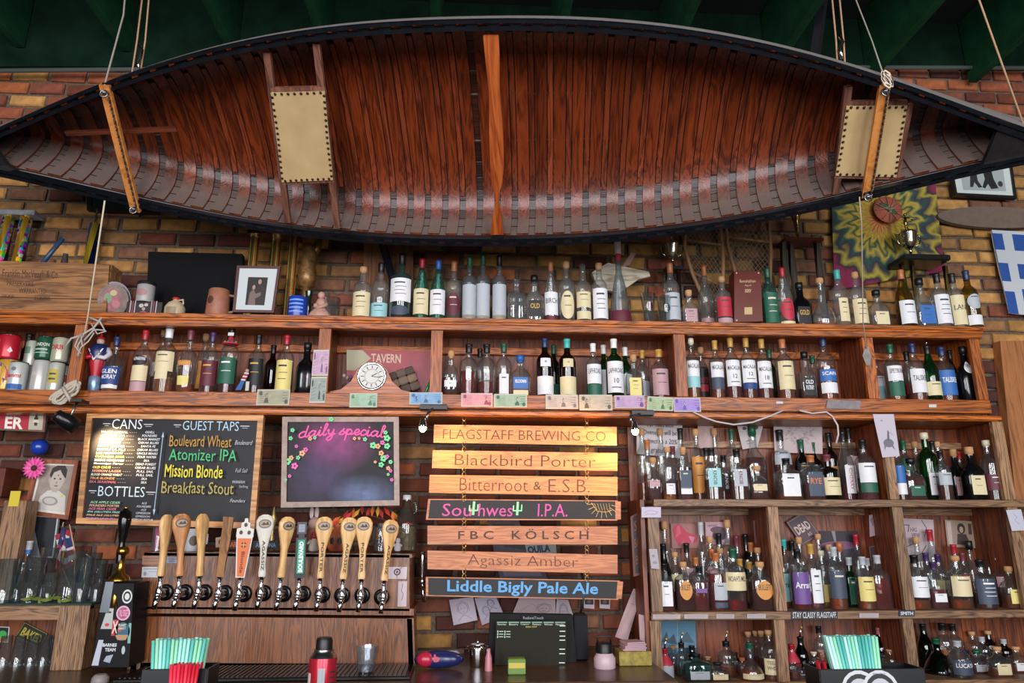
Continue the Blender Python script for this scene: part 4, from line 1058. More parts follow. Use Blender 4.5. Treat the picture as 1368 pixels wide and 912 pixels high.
# daily special board
m = bpy.data.materials.new('smeared_chalk'); m.use_nodes = True; nt = m.node_tree; b = nt.nodes['Principled BSDF']
tc = nt.nodes.new('ShaderNodeTexCoord'); ns = nt.nodes.new('ShaderNodeTexNoise'); ns.inputs['Scale'].default_value = 14; ns.inputs['Detail'].default_value = 6; nt.links.new(tc.outputs['Object'], ns.inputs[0])
prev = None
for (cx_, cz_, rx_, rz_, colr) in ((-.03, .30, .20, .15, '#b8529a'), (.10, .06, .17, .09, '#7f94c0'), (-.10, .14, .18, .16, '#5a4874')):
    mp_ = nt.nodes.new('ShaderNodeMapping'); mp_.vector_type = 'TEXTURE'; mp_.inputs['Location'].default_value = (cx_, 0, cz_); mp_.inputs['Scale'].default_value = (rx_, 1, rz_)
    nt.links.new(tc.outputs['Object'], mp_.inputs[0]); g = nt.nodes.new('ShaderNodeTexGradient'); g.gradient_type = 'SPHERICAL'; nt.links.new(mp_.outputs[0], g.inputs[0])
    mu = nt.nodes.new('ShaderNodeMath'); mu.operation = 'MULTIPLY'; nt.links.new(g.outputs['Fac'], mu.inputs[0]); nt.links.new(ns.outputs['Fac'], mu.inputs[1])
    mx = nt.nodes.new('ShaderNodeMixRGB'); nt.links.new(mu.outputs[0], mx.inputs[0]); mx.inputs[2].default_value = lin(colr)
    if prev: nt.links.new(prev.outputs[0], mx.inputs[1])
    else: mx.inputs[1].default_value = lin('#17151c')
    prev = mx
nt.links.new(prev.outputs[0], b.inputs['Base Color']); b.inputs['Roughness'].default_value = .5; b.inputs['Specular IOR Level'].default_value = .25
GLY = {'d': (1.3, [(.9, .9), (.5, 1), (.1, .6), (.2, .1), (.5, 0), (.85, .3), (1.0, 2.0), (.9, .3), (1.1, 0), (1.3, .2)]), 'a': (1.2, [(.8, .9), (.4, 1), (.05, .5), (.2, .05), (.5, .1), (.8, .6), (.85, .9), (.8, .2), (1.0, 0), (1.2, .25)]),
       'i': (.6, [(0, .3), (.2, 1), (.2, .15), (.4, 0), (.6, .25)]), 'l': (.6, [(0, .2), (.4, 1.6), (.35, 2.1), (.15, 1.9), (.15, .3), (.35, 0), (.6, .25)]), 'y': (1.1, [(0, .8), (.15, 1), (.2, .4), (.45, .1), (.75, .5), (.8, 1), (.75, -.6), (.4, -1), (.15, -.7), (.5, -.2), (1.1, .2)]),
       's': (.8, [(0, .1), (.5, 1.1), (.45, .7), (.7, .3), (.4, 0), (.1, .1)]), 'p': (1.1, [(0, .3), (.2, 1), (.15, -1), (.2, .5), (.5, 1), (.8, .6), (.6, .1), (.3, .1), (.9, .1), (1.1, .3)]), 'e': (.8, [(0, .3), (.6, .6), (.5, 1), (.2, .9), (.1, .3), (.4, 0), (.8, .3)]), 'c': (.8, [(.7, .85), (.4, 1), (.1, .5), (.3, 0), (.8, .25)]), ' ': (.5, [])}
def script_text(txt, u0, u1, v0, xh, arch, wd, colr):
    tot = sum(GLY[c][0] for c in txt); k = (u1-u0)/tot; x = 0; out = []
    for c in txt:
        aw, p = GLY[c]; q = []
        for i in range(len(p)-1):
            p0, p1, p2, p3 = p[max(i-1, 0)], p[i], p[i+1], p[min(i+2, len(p)-1)]
            for t_ in (0, .34, .67): q.append(tuple(.5*(2*p1[j]+(p2[j]-p0[j])*t_+(2*p0[j]-5*p1[j]+4*p2[j]-p3[j])*t_**2+(3*p1[j]-p0[j]-3*p2[j]+p3[j])*t_**3) for j in (0, 1)))
        if p: q.append(p[-1])
        pts = [(u0+k*(x+a_+.18*b_), v0-xh*b_-arch*math.sin(pi*(x+a_)/tot)) for a_, b_ in q]
        if pts: out.append(('l', pts, wd, colr))
        if c == 'i': out.append(('e', u0+k*(x+.5), v0-xh*1.5-arch*math.sin(pi*x/tot), .008, .011, colr))
        x += aw
    return out
sh = script_text('daily special', .13, .87, .235, .062, .035, .0068, '#e85098')
rr = random.Random(5)
for (u, v, r_, c_) in [(.07, .24, .014, 0), (.12, .33, .012, 1), (.17, .41, .02, 2), (.20, .37, .016, 1), (.05, .50, .022, 0), (.08, .46, .016, 2), (.11, .55, .022, 1), (.03, .62, .012, 2), (.07, .66, .012, 1), (.04, .70, .008, 0), (.14, .46, .014, 0), (.24, .25, .014, 2), (.28, .24, .012, 0), (.42, .03, .016, 0), (.62, .25, .012, 2), (.66, .25, .010, 2), (.71, .26, .014, 0),
                        (.78, .33, .022, 0), (.82, .34, .018, 2), (.86, .30, .016, 1), (.90, .25, .022, 0), (.90, .34, .020, 0), (.85, .42, .018, 2), (.87, .48, .022, 0), (.90, .46, .014, 1), (.93, .52, .014, 0), (.85, .55, .018, 0), (.91, .59, .014, 2), (.93, .62, .012, 1), (.80, .52, .010, 2), (.94, .72, .012, 1), (.91, .66, .010, 0), (.89, .19, .014, 0), (.10, .16, .014, 0)]:
    c = ('#6fd08c', '#d860a8', '#d8a070')[c_]
    for k in range(5): sh.append(('e', u+r_*.8*math.cos(k*1.257), v+r_*1.05*math.sin(k*1.257), r_*.55, r_*.7, c))
flat('chalkboard', 'small framed chalkboard reading daily special in pink with chalk flowers', 'chalkboard', [(378, 557), (533, 557), (534, 675), (376, 678)], 3.425, .015, m, sh, frame=(.045, M('#6e5c50', .35, .2, var=.25), .012))
# ------------------------------------------------------------------ hanging sign boards
SGW = WOOD('#b0601c', '#cc8638', 'X', .4, 7, 'sign_oak', .06); SGR = WOOD('#9a5630', '#bb7848', 'X', .45, 7, 'sign_red_oak', .05)
SBK = M('#121114', .6, var=.2, scale=20); eng = '#5a2c10'
sw = [ch('Sou', .07, .2, .225, .85, '#c84a98'), ch('hwes', .262, .2, .445, .85, '#c84a98'), ch('I.P.A.', .58, .18, .74, .85, '#c84a98')]
for u in (.235, .47): sw += [('l', [(u, .12), (u, .75)], .011, '#8fd8a0'), ('l', [(u-.022, .3), (u-.022, .55), (u+.022, .55), (u+.022, .25)], .006, '#8fd8a0')]
for k in range(9):
    a = .1+k*.35; sw.append(('l', [(.93-.05*math.cos(a), .12+.45*math.sin(a)), (.93-.085*math.cos(a), .12+.8*math.sin(a))], .002, '#c8a860'))
sw.append(('l', [(.87, .12), (.90, .55), (.95, .6), (.98, .5)], .002, '#c8a860'))
for k in range(6): sw.append(('l', [(.885+.016*k, .15), (.90+.014*k, .5)], .0015, '#c8a860'))
boards = [([(580, 567), (824, 570), (824, 595), (579, 591)], SGW, [ch('FLAGSTAFF BREWING CO.', .05, .25, .955, .78, eng, b=-.012)], 'lit oak sign board engraved FLAGSTAFF BREWING CO., topmost of the hanging signs'),
 ([(578, 601), (825, 605), (825, 629), (577, 625)], SGW, [ch('Blackbird Porter', .12, .2, .88, .82, eng, b=-.012)], 'lit oak sign board engraved Blackbird Porter, second in the hanging column'),
 ([(574, 634), (825, 637), (825, 662), (573, 658)], SGW, [ch('Bitterroot', .16, .15, .52, .85, eng, b=-.015), ch('&', .55, .3, .59, .75, eng), ch('E.S.B.', .63, .15, .85, .85, eng, b=-.015)], 'oak sign board engraved Bitterroot E.S.B., third in the hanging column'),
 ([(575, 667), (822, 669), (822, 694), (572, 693)], SBK, sw, 'black chalk sign board reading Southwest I.P.A. in pink with green cactus'),
 ([(571, 702), (825, 703), (825, 727), (571, 727)], SGR, [ch('F B C', .16, .27, .345, .72, '#3e2014', b=.01), ch('K Ö L S C H', .44, .15, .845, .72, '#3e2014', b=.01)], 'reddish oak sign board engraved FBC KÖLSCH below the pink lettered board'),
 ([(571, 735), (825, 741), (825, 766), (571, 760)], SGR, [ch('Agassiz Amber', .21, .15, .79, .88, '#5c2c12', b=-.015)], 'reddish oak sign board engraved Agassiz Amber, sixth in the hanging column'),
 ([(572, 771), (825, 776), (823, 800), (572, 795)], SBK, [ch('Liddle Bigly Pale Ale', .10, .12, .90, .95, '#5a9cd0', b=.02)], 'black sign board with blue lettering Liddle Bigly Pale Ale, lowest in the column')]
for i, (q, mt, s_, lb) in enumerate(boards):
    o = flat('sign_board', lb, 'sign', q, 3.41, .02, mt, s_, 'hanging beer sign boards')
    if mt is SBK:
        mp = quadmap(q, 3.41, o.location)
        for (u0, v0, u1, v1) in ((-.012, -.03, 1.012, .02), (-.012, .98, 1.012, 1.04), (-.012, .02, .0, .98), (1.0, .02, 1.03, .98)):
            MB().prism([(mp(u, v)[0], mp(u, v)[2]) for u, v in ((u0, v1), (u1, v1), (u1, v0), (u0, v0))], -.001, .021, SGR).build('edge_strip', o)
    y0 = boards[i-1][0][3][1] if i else 556
    for k, px in enumerate((620, 784)):
        ya, yb_ = y0+(3 if k else 0), q[0][1]+(3 if k else 0)
        a_, b_ = P(px, ya-1, 3.405)-o.location, P(px, yb_+2, 3.405)-o.location; mid = (a_+b_)/2; rr_ = abs(a_.z-b_.z)/2+.002
        mb = MB()
        for s_ in (-1, 1): mb.tube([mid+Vector((math.cos(w_)*.008, (math.sin(w_)*.004), s_*rr_*.5+math.sin(w_)*rr_*.5)) for w_ in [j*pi/5 for j in range(10)]], .0018, M('#b8a070', .3, 1), 5, True)
        hk = mb.build('hook_pair', o); hk['kind'] = 'stuff'
# ------------------------------------------------------------------ bank notes
def note(q, c, c2, label, fig=.6, num=None, tilt=0):
    s_ = [('r', .03, .06, .97, .94, M(c, .7, var=.12, scale=40)), ('r', fig-.11, .14, fig+.11, .86, M(c, .7, var=.3, scale=90)), ('p', [(fig-.07, .86), (fig-.05, .62), (fig, .5), (fig+.05, .62), (fig+.07, .86)], c2), ('e', fig, .40, .032, .16, c2), ('e', fig+.005, .42, .022, .12, '#a89c8c')]
    for k in range(5): s_.append(('l', [(.06+.02*k, .85-.12*k), (.35, .8-.13*k)], .001, c2))
    for k in range(4): s_.append(('l', [(.78, .2+.18*k), (.94, .2+.18*k)], .0015, c2))
    s_ += [('e', .12, .25, .05, .14, c2), ('e', .9, .78, .05, .14, c2)]
    if num: s_.append(ch(num, .18, .35, .24, .75, '#2c4878'))
    return flat('bank_note', label, 'bank note', q, 3.392, .001, M('#b8b4a4', .7), s_, 'bank notes pinned along the shelf edge')
note(rect(343, 520, 387, 541), '#9a9880', '#4c5044', 'grey-green bank note on the shelf edge, leftmost of the row of notes', .3)
note([(419, 467), (440, 467), (438, 502), (416, 502)], '#b89ab0', '#7c5478', 'pink upright bank note taped to the post left of the clock')
note([(416, 503), (437, 503), (434, 538), (413, 538)], '#8f9a90', '#3c4440', 'grey upright bank note below the pink one left of the clock')
note(rect(467, 525, 504, 544), '#98b49a', '#4c7c5c', 'small green and white bank note directly under the clock', .75)
note(rect(547, 524, 591, 540), '#7ea2c4', '#3c6490', 'blue five bank note right of the clock above the left clip lamp', .5, '5')
note(rect(616, 525, 658, 543), '#c48c94', '#8c3c50', 'red and pink bank note, first right of the blue five', .8)
note(rect(660, 526, 704, 544), '#8ca492', '#2c5c44', 'dark green bank note between the red and the beige notes', .7)
note(rect(729, 527, 772, 546), '#b0a49c', '#6c6464', 'pale beige-pink bank note with a white corner, right of the green note', .55)
note(rect(774, 527, 818, 548), '#b8a894', '#5c4c3c', 'cream bank note with a brown tree-like figure at its left', .22)
note(rect(821, 528, 861, 545), '#b496b4', '#6c4480', 'mauve bank note right of the cream brown-figured note', .9)
note([(865, 529), (900, 531), (899, 549), (864, 548)], '#a0b08c', '#4c643c', 'olive green bank note with a dark portrait, second from right', .6)
note(rect(900, 531, 936, 550), '#9c86c0', '#6450a0', 'violet bank note, rightmost of the row of notes', .4)
# ------------------------------------------------------------------ signs and pictures left of the chalkboard
flat('beer_sign', 'red sign with big white letters ER and a bottle picture, far left', 'sign', [(-30, 542), (63, 545), (60, 577), (-34, 573)], 3.50, .012, M('#a01c34', .4), [
    ch('CH', .40, .08, .55, .38, '#d8c8c0', b=.01), ch('ER', .42, .42, .68, .92, '#e0d8cc', b=.03), ('r', .76, .08, .96, .92, '#a8a890'), ('p', [(.84, .75), (.83, .45), (.85, .32), (.85, .18), (.87, .18), (.87, .32), (.89, .45), (.88, .75)], '#3c1c18'), ('r', .82, .5, .9, .62, '#c8c0b0')], frame=(.018, M('#4c5040', .5), .004))
o = MB().ball((0, 0, 0), .04, M('#1c3c9c', .25, spec=.6), 16, 10).build('glass_ball', None, P(53, 597, 3.67)); tag(o, 'glossy blue ball hanging on the bricks under the red sign', 'ball')
sk = [('r', 0, 0, 1, 1, M('#8f8478', .6, var=.25, scale=18)), ('p', [(.10, 1), (.16, .72), (.34, .58), (.5, .55), (.68, .56), (.92, .66), (.98, 1)], '#c0bcb4'), ('e', .56, .30, .23, .27, '#b0a69a'),
      ('p', [(.30, .22), (.34, .06), (.5, .0), (.72, .0), (.82, .10), (.82, .3), (.70, .2), (.6, .10), (.42, .16), (.36, .3)], '#2e2620'), ('p', [(.46, .5), (.66, .5), (.64, .6), (.48, .6)], '#a89e92'),
      ('e', .48, .30, .035, .018, '#2c2824'), ('e', .66, .30, .035, .018, '#2c2824'), ('e', .565, .39, .025, .025, '#8c8074'), ('e', .57, .46, .06, .015, '#6a5a50'), ('e', .33, .33, .03, .06, '#a89a8c'), ('e', .80, .33, .03, .06, '#a89a8c'),
      ('e', .48, .80, .24, .10, '#8c8880'), ('e', .48, .80, .18, .07, '#b4b0a8'), ('e', .80, .66, .03, .03, '#d8c030'), ('e', .58, .22, .014, .014, '#101010')]
PF = WOOD('#6a2c14', '#9c5028', 'Z', .4, 4)
o = flat('framed_photo', 'red-wood framed black and white portrait of a child in a white shirt', 'picture', [(50, 613), (107, 615), (93, 694), (33, 686)], 3.66, .01, M('#d0ccc4', .6), [('r', .12, .05, .90, .95, '#cfcac2')]+[tuple([s[0]]+[None]) if 0 else s for s in []], frame=(.09, PF, .014))
mp = quadmap([(57, 621), (99, 622), (87, 684), (43, 678)], 3.655, o.location); mb = MB(); art(mb, mp, sk); mb.build('print', o)
# pink gerbera
p = P(46, 625, 3.62); t = thing('pink_flower', 'bright pink daisy flower fixed to the corner of the child portrait', 'flower', p)
for k in range(20):
    a = k*pi/10; mb = MB(); n_ = Vector((math.cos(a), 0, math.sin(a))); s_ = Vector((-math.sin(a), 0, math.cos(a)))
    vs = [n_*.012+s_*.004, n_*.035+s_*.008+Vector((0, -.008, 0)), n_*.056+Vector((0, -.002, 0)), n_*.035-s_*.008+Vector((0, -.008, 0)), n_*.012-s_*.004]
    mb.add(vs+[v+Vector((0, .003, 0)) for v in vs], [(4, 3, 2, 1, 0), (5, 6, 7, 8, 9)]+[(i, (i+1) % 5, 5+(i+1) % 5, 5+i) for i in range(5)], M('#d03c88' if k % 2 else '#e060a0', .6)); mb.build('petal', t)
MB().ball((0, -.006, 0), .014, M('#3c2a18', .9), 10, 6, (1, .5, 1)).build('flower_centre', t)
flat('framed_photo', 'dark framed photo of a grey leaning shape below the child portrait', 'picture', [(20, 686), (79, 690), (72, 745), (8, 742)], 3.67, .01, M('#22262a', .25), [('p', [(.05, 1), (.12, .3), (.35, .14), (.5, .35), (.72, 1)], '#6a6e72'), ('p', [(.2, .5), (.5, .16), (.45, .3)], '#2c3034'), ('l', [(.12, .6), (.42, .25)], .003, '#2a2c30')], frame=(.03, M('#a8b0b0', .4), .006))
t = MB().box((0, 0, 0), (.12, .12, .14), M('#5a2616', .5, var=.3), bev=.006).build('wooden_box', None, P(-2, 645, 3.62)); tag(t, 'dark red-brown box at the left edge left of the child portrait', 'box')
mb = MB().box((0, 0, 0), (.10, .14, .02), M('#1a1a1a')); 
p0, p1 = P(12, 668, 3.52), P(-6, 804, 3.52)
t = thing('shelf_upright', 'wooden upright with a yellow sticker at the left edge behind the glasses', 'shelf', (P(5, 804, 3.52).x, 3.52, 1.293))
MB().box((-.03, .06, (p0.z-1.293)/2), (.10, .1, p0.z-1.293), OAKGV, bev=.004).build('post', t); MB().box((-.035, .008, .44), (.045, .004, .07), M('#c8b428', .5)).build('sticker', t)
# little flags
t = thing('small_flag', 'two small American flags on sticks behind the glasses at left', 'flag', P(98, 800, 3.6), None)
for k, (x0, y0, x1, y1, mir) in enumerate(((84, 703, 72, 752, 1), (92, 706, 104, 752, -1))):
    A = P(x0, y0, 3.6)-t.location; B = P(x1, y1, 3.6)-t.location; MB().tube([A+Vector((0, 0, .02)), A*.3+B*.7, Vector((0, 0, .01))], .003, M('#c0a070', .6), 5).build('stick', t)
    mb = MB(); n = 7; W_ = Vector((.055*mir, 0, -.03)); dn = (B-A)
    for s_ in range(7):
        vs = []
        for i in range(n+1):
            for e in (0, 1):
                q = A+dn*((s_+e)/7)+W_*(i/n); vs.append(q+Vector((0, .008*math.sin(i*1.3+k)-.004, 0)))
        mb.add(vs, [(2*i, 2*i+2, 2*i+3, 2*i+1) for i in range(n)], M('#9c2434' if s_ % 2 == 0 else '#c4bcc0', .8))
    vs = []
    for i in range(4):
        for e in (0, 1): q = A+dn*(e*.5)+W_*(i/n); vs.append(q+Vector((0, .008*math.sin(i*1.3+k)-.008, 0)))
    mb.add(vs, [(2*i, 2*i+2, 2*i+3, 2*i+1) for i in range(3)], M('#20305c', .8)); mb.build('flag_cloth', t)
# ------------------------------------------------------------------ left counter shelf unit
xl2, xr3 = -3.2, X_(121, 812, 3.3); ZG = 1.288
lc = thing('glass_shelf', 'low oak shelf unit with sticker-covered back holding upturned glasses, far left', 'shelf', (-2.2, 3.3, ZK))
hb('top_board', xl2, xr3, 3.3, 3.70, ZG-.022, ZG-.004, OAKG, par=lc); hb('top_rail', xl2, xr3-.10, 3.296, 3.32, ZG-.062, ZG-.004, OAKG, par=lc)
hb('side_stile', xr3-.125, xr3, 3.294, 3.33, ZK, ZG-.004, OAKGV, par=lc); hb('side_panel', xr3-.02, xr3, 3.33, 3.7, ZK, ZG-.022, OAKGV, par=lc)
hb('back_panel', xl2, xr3, 3.56, 3.58, ZK, ZG-.022, PANEL, par=lc)
MB().box(((xl2+xr3)/2+2.2, .2, ZG-.001-ZK), (xr3-xl2, .39, .008), M('#1c3830', .8, bump=1, scale=200)).build('bar_mat', lc)
def sticker(q, Y, name, label, mat, s_, **k): return flat(name, label, 'sticker', q, Y, .001, mat, s_, **k)
sticker([(33, 830), (64, 846), (54, 866), (19, 851)], 3.555, 'sticker', 'black and yellow diamond sticker reading BAKED in the left shelf unit', M('#1a1810', .5), [('l', [(.03, .05), (.97, .05), (.97, .95), (.03, .95), (.03, .05)], .002, '#a89838'), ch('BAKED', .12, .25, .9, .78, '#b8a840', b=.03)])
sticker([(-15, 836), (13, 837), (11, 858), (-17, 857)], 3.555, 'sticker', 'small white-edged sticker of green plants at the far left edge', M('#c8c8c0', .5), [('r', .05, .06, .95, .94, '#16161c'), ('e', .4, .6, .3, .22, '#2c8838'), ('e', .7, .5, .2, .25, '#3ca048'), ('r', .05, .75, .95, .94, '#b86030')])
sticker([(66, 852), (96, 846), (96, 862), (66, 869)], 3.555, 'sticker', 'dark sticker with grey graffiti letters kbu beside the yellow BAKED one', M('#121214', .5), [ch('kbu', .05, .15, .95, .85, '#989aa0', b=.05)])
def tumbler(px, y0, y1, w_, Y, z, label, h=None, group='glassware', cat='glass', prt=None, name='pint_glass', base=.82, up=True, tint='#eef4f4'):
    x = P(px, (y0+y1)/2, Y).x; H = P(px, y0, Y).z-z if h is None else h; R = w_/2/ppm((x, Y, z))
    t = thing(name, label, cat, (x, Y, z), group)
    r0, r1 = (R*base, R) if up else (R, R*base)
    MB().lathe([(0, r0), (.004, r0), (H, r1), (H-.001, r1*.93), (.012, r0*.9), (.0125, .0)], (0, 0, 0), GLASS(tint, .85, .04, .03), 18, caps=False).build('glass_wall', t)
    MB().lathe([(.0, r0*.96), (.011, r0*.9)], (0, 0, 0), GLASS('#dce6ea', .85, .03, .03), 18).build('glass_base', t)
    if prt:
        mb = MB(); curved(mb, GLASS(prt), sec_round, 1, H, .42, .72, -pi/2-.5, -pi/2+.5, 'o', 1.0, Rf=lambda z: r0+(r1-r0)*z+.0006); mb.build('print', t)
    return t
for i, (px, y0, w_, Y, pr_) in enumerate(((8, 746, 24, 3.36, None), (25, 748, 20, 3.44, '#5a9ad0'), (44, 742, 26, 3.37, '#98a0a0'), (62, 731, 22, 3.50, '#a88878'), (66, 765, 18, 3.40, None), (110, 744, 22, 3.40, '#7a9cb0'), (122, 738, 20, 3.52, '#9098a0'), (131, 748, 18, 3.42, '#a89c98'))):
    tumbler(px, y0, 806, w_, Y, ZG+.003, 'clear pint glass on the green bar mat, %s from left' % ORD[i], None, 'glasses on the green bar mat', prt=pr_)
for i, px in enumerate((6, 24, 42, 59, 76)):
    tumbler(px, 862, 890, 17, 3.42, ZK, 'upturned clear tumbler in the left shelf unit, %s from left' % ORD[i], .12, 'upturned tumblers', up=False)
for i, (px, y0, w_) in enumerate(((19, 722, 24), (34, 722, 24))):
    bottle(dict(row='G', x=px, y=y0, w=w_, sh='high', g='c', lq='w', lv=.3, cap='s', d='f', labs=[['b', '.76', '.86']], txt='', tc='k', opt=''), (ZG+.003, {'f': 3.60+.0*i}), 'clear bottle with blue neck label behind the pint glasses, %s one' % ('left' if i == 0 else 'right'), 'blue-necked bottles')
t = tumbler(95, 735, 803, 32, 3.46, ZG+.003, 'large clear glass jug with a loop handle in front of the flags', None, 'jugs', 'jug', None, 'glass_jug', 1.05)
MB().tube([(.045, 0, .20), (.075, 0, .18), (.078, 0, .12), (.052, 0, .08)], .006, GLASS('#dfe8e8'), 8).build('handle', t)
# green leaf garland on the mat
p = P(62, 800, 3.32); t = thing('leaf_garland', 'curling strip of olive green leaves lying on the bar mat', 'garland', (p.x, 3.325, ZG+.003))
for k in range(14):
    x = -.085+k*.0135; a = k*2.1; mb = MB(); c = Vector((x, .0, .018+.012*math.sin(k))); d1 = Vector((math.cos(a)*.022, .006, math.sin(a)*.012)); s1 = Vector((0, .008, .006))
    vs = [c-d1, c+s1, c+d1, c-s1]; mb.add([v for v in vs]+[v+Vector((0, .002, -.003)) for v in vs], [(3, 2, 1, 0), (4, 5, 6, 7), (0, 1, 5, 4), (1, 2, 6, 5), (2, 3, 7, 6), (3, 0, 4, 7)], M('#5a6a28' if k % 2 else '#76803a', .6)); mb.build('leaf', t)
# ------------------------------------------------------------------ beer engine
B = P(146, 891, 3.14); t = thing('beer_engine', 'black sticker-covered hand pump casing with a tall black and brass handle', 'beer pump', (B.x, 3.14, ZK))
qb = [(141, 779), (179, 779), (172, 891), (122, 891)]; mp = quadmap(qb, 3.14, t.location)
MB().prism([(mp(u, v)[0], mp(u, v)[2]) for u, v in ((0, 1), (1, 1), (1, 0), (0, 0))], 0, .14, M('#0b0c0e', .5, spec=.2)).build('casing', t)
MB().prism([(mp(u, v)[0], mp(u, v)[2]) for u, v in ((-.02, .35), (.28, .35), (.30, -.02), (.02, -.02))], -.006, .0, CHROME).build('chrome_plate', t)
def decal(par, mp, s_, name='sticker'):
    mb = MB(); art(mb, mp, s_); return mb.build(name, par)
decal(t, mp, [('e', .80, .16, .17, .085, '#c8ccc8'), ('e', .80, .16, .13, .065, '#1c2420'), ('e', .80, .16, .08, .04, '#c8ccc8')])
decal(t, mp, [('e', .72, .36, .22, .09, '#c8a0bc'), ('e', .72, .36, .17, .07, '#a8486c'), ch('WILL FORGET', .6, .32, .86, .40, '#d8c0cc')])
decal(t, mp, [('p', [(.08, .55), (.42, .55), (.40, .30), (.20, .30)], '#a8aca8'), ('e', .26, .5, .07, .02, '#c03838'), ('r', .18, .34, .34, .36, '#303438')])
decal(t, mp, [('r', .42, .44, .60, .63, '#b8382c'), ('l', [(.45, .46), (.57, .60)], .004, '#d8d0c8'), ('l', [(.57, .46), (.45, .60)], .004, '#d8d0c8')])
decal(t, mp, [('e', .74, .58, .23, .11, '#2c5c70'), ('p', [(.55, .62), (.93, .62), (.86, .68), (.62, .68)], '#b0845c'), ('e', .66, .56, .07, .02, '#b84828'), ch('PLANET', .62, .49, .84, .52, '#d8d0b8', b=.02), ch('PERFECT', .62, .53, .84, .555, '#d8d0b8', b=.02)])
decal(t, mp, [('r', .92, .48, 1.0, .72, '#78a8a0')])
decal(t, mp, [ch('BARNES', .22, .72, .62, .76, '#c8ccd0', b=.04), ch('TEAM', .30, .775, .60, .815, '#c8ccd0', b=.04), ('p', [(.3, .93), (.36, .87), (.55, .85), (.48, .95)], '#98a4b0'), ('e', .82, .80, .05, .05, '#a0b8b8')])
decal(t, mp, [('p', [(.0, .98), (.18, .98), (.22, .68), (.08, .68)], '#b0b8c4')], 'shiny_strip')
h0, h1, h2 = P(161, 790, 3.17)-t.location, P(160, 752, 3.17)-t.location, P(169, 676, 3.17)-t.location
d = (h2-h1).normalized(); q = d.to_track_quat('Z', 'Y').to_matrix(); L_ = (h2-h1).length
mb = MB().lathe([(0, .016), (.04, .018), (.08, .012), (L_*.45, .017), (L_*.72, .026), (L_*.90, .024), (L_*.93, .012), (L_*.955, .01)], (0, 0, 0), M('#0a0a0b', .12), 14); mb.v = [tuple(q @ Vector(v)+h1) for v in mb.v]; mb.build('pump_handle', t)
mb = MB().lathe([(L_*.955, .008), (L_*.97, .012), (L_, .004)], (0, 0, 0), M('#b08c3c', .25, 1), 10); mb.v = [tuple(q @ Vector(v)+h1) for v in mb.v]; mb.build('finial', t)
mb = MB().lathe([(0, .042), (.012, .04), (.03, .018), (.06, .014), (.10, .016), (.105, .024), (.125, .024), (.135, .012)], P(159, 775, 3.17)-t.location, M('#a8843c', .25, 1), 16); mb.build('brass_collar', t)
MB().tube([P(157, 775, 3.17)-t.location, P(152, 812, 3.135)-t.location], .012, M('#a8843c', .3, 1), 8).build('brass_rod', t)
MB().lathe([(0, .03), (.004, .032), (.02, .03), (.03, .02)], (P(130, 888, 3.0).x-t.location.x, -.10, 0), M('#8a8480', .5), 14).build('drip_rag', t)
# ------------------------------------------------------------------ tap tower
B = P(366, 890, 3.3); tw = thing('tap_tower', 'wide varnished oak draught tower carrying twelve beer taps', 'beer tower', (B.x, 3.3, ZK))
def slab(par, q, Y0, Y1, mat, name, bev=None):
    mp = quadmap(q, Y0, par.location); dd = Y0-par.location.y
    poly = [mp(u, v) for u, v in ((0, 1), (1, 1), (1, 0), (0, 0))]
    return MB().prism([(p_[0], max(p_[2], .001)) for p_ in poly], 0, Y1-Y0, mat).build(name, par)
slab(tw, [(193, 738), (547, 741), (547, 816), (187, 813)], 3.30, 3.60, TOWER, 'upper_housing')
slab(tw, [(190, 737), (550, 740), (550, 745), (190, 742)], 3.286, 3.61, TOWER, 'top_edge')
slab(tw, [(183, 811), (552, 814), (552, 823), (182, 820)], 3.27, 3.60, TOWER, 'middle_ledge')
slab(tw, [(184, 822), (551, 825), (553, 893), (178, 893)], 3.33, 3.60, TOWER, 'lower_housing')
slab(tw, [(178, 822), (190, 822), (184, 893), (172, 893)], 3.315, 3.34, TOWER, 'corner_stile'); slab(tw, [(544, 825), (553, 825), (555, 893), (546, 893)], 3.315, 3.34, TOWER, 'corner_stile')
slab(tw, [(190, 884), (546, 886), (546, 893), (189, 892)], 3.315, 3.34, TOWER, 'bottom_rail')
flat('name_plate', 'cast copper plaque reading REAL ALE SERVED HERE on the tap tower', 'sign', [(331, 851), (397, 852), (397, 867), (331, 866)], 3.322, .006, M('#7a4a38', .4, .5), [
  ('l', [(.03, .05), (.97, .05), (.97, .95), (.03, .95), (.03, .05)], .002, '#c89878'), ch('REAL ALE', .2, .14, .8, .46, '#c8a084', b=.02), ch('SERVED HERE', .07, .54, .93, .86, '#c8a084', b=.02)])
q = [(190, 757), (212, 757), (211, 771), (189, 771)]; flat('paper_label', 'small white printed label at the top left of the tap tower', 'label', q, 3.297, .001, M('#b8bcc0', .6), [('l', [(.1, .2), (.9, .2)], .002, '#505860'), ('l', [(.4, .45), (.9, .45)], .0015, '#707880'), ('e', .2, .65, .1, .2, '#808890')])
flat('paper_label', 'faint brown printed label above the white one on the tap tower', 'label', [(190, 742), (213, 742), (212, 754), (190, 754)], 3.297, .0008, M('#94705a', .6), [('l', [(.1, .3), (.9, .3)], .0015, '#5a3c2c'), ('l', [(.1, .6), (.9, .6)], .0015, '#5a3c2c')])
flat('sticker', 'small grey sticker low lettered sign between first and second taps', 'sticker', [(222, 744), (238, 744), (237, 752), (222, 752)], 3.297, .0008, M('#8890a0', .6), [('l', [(.1, .3), (.9, .3)], .0015, '#303850'), ('l', [(.2, .65), (.8, .65)], .0015, '#303850')])
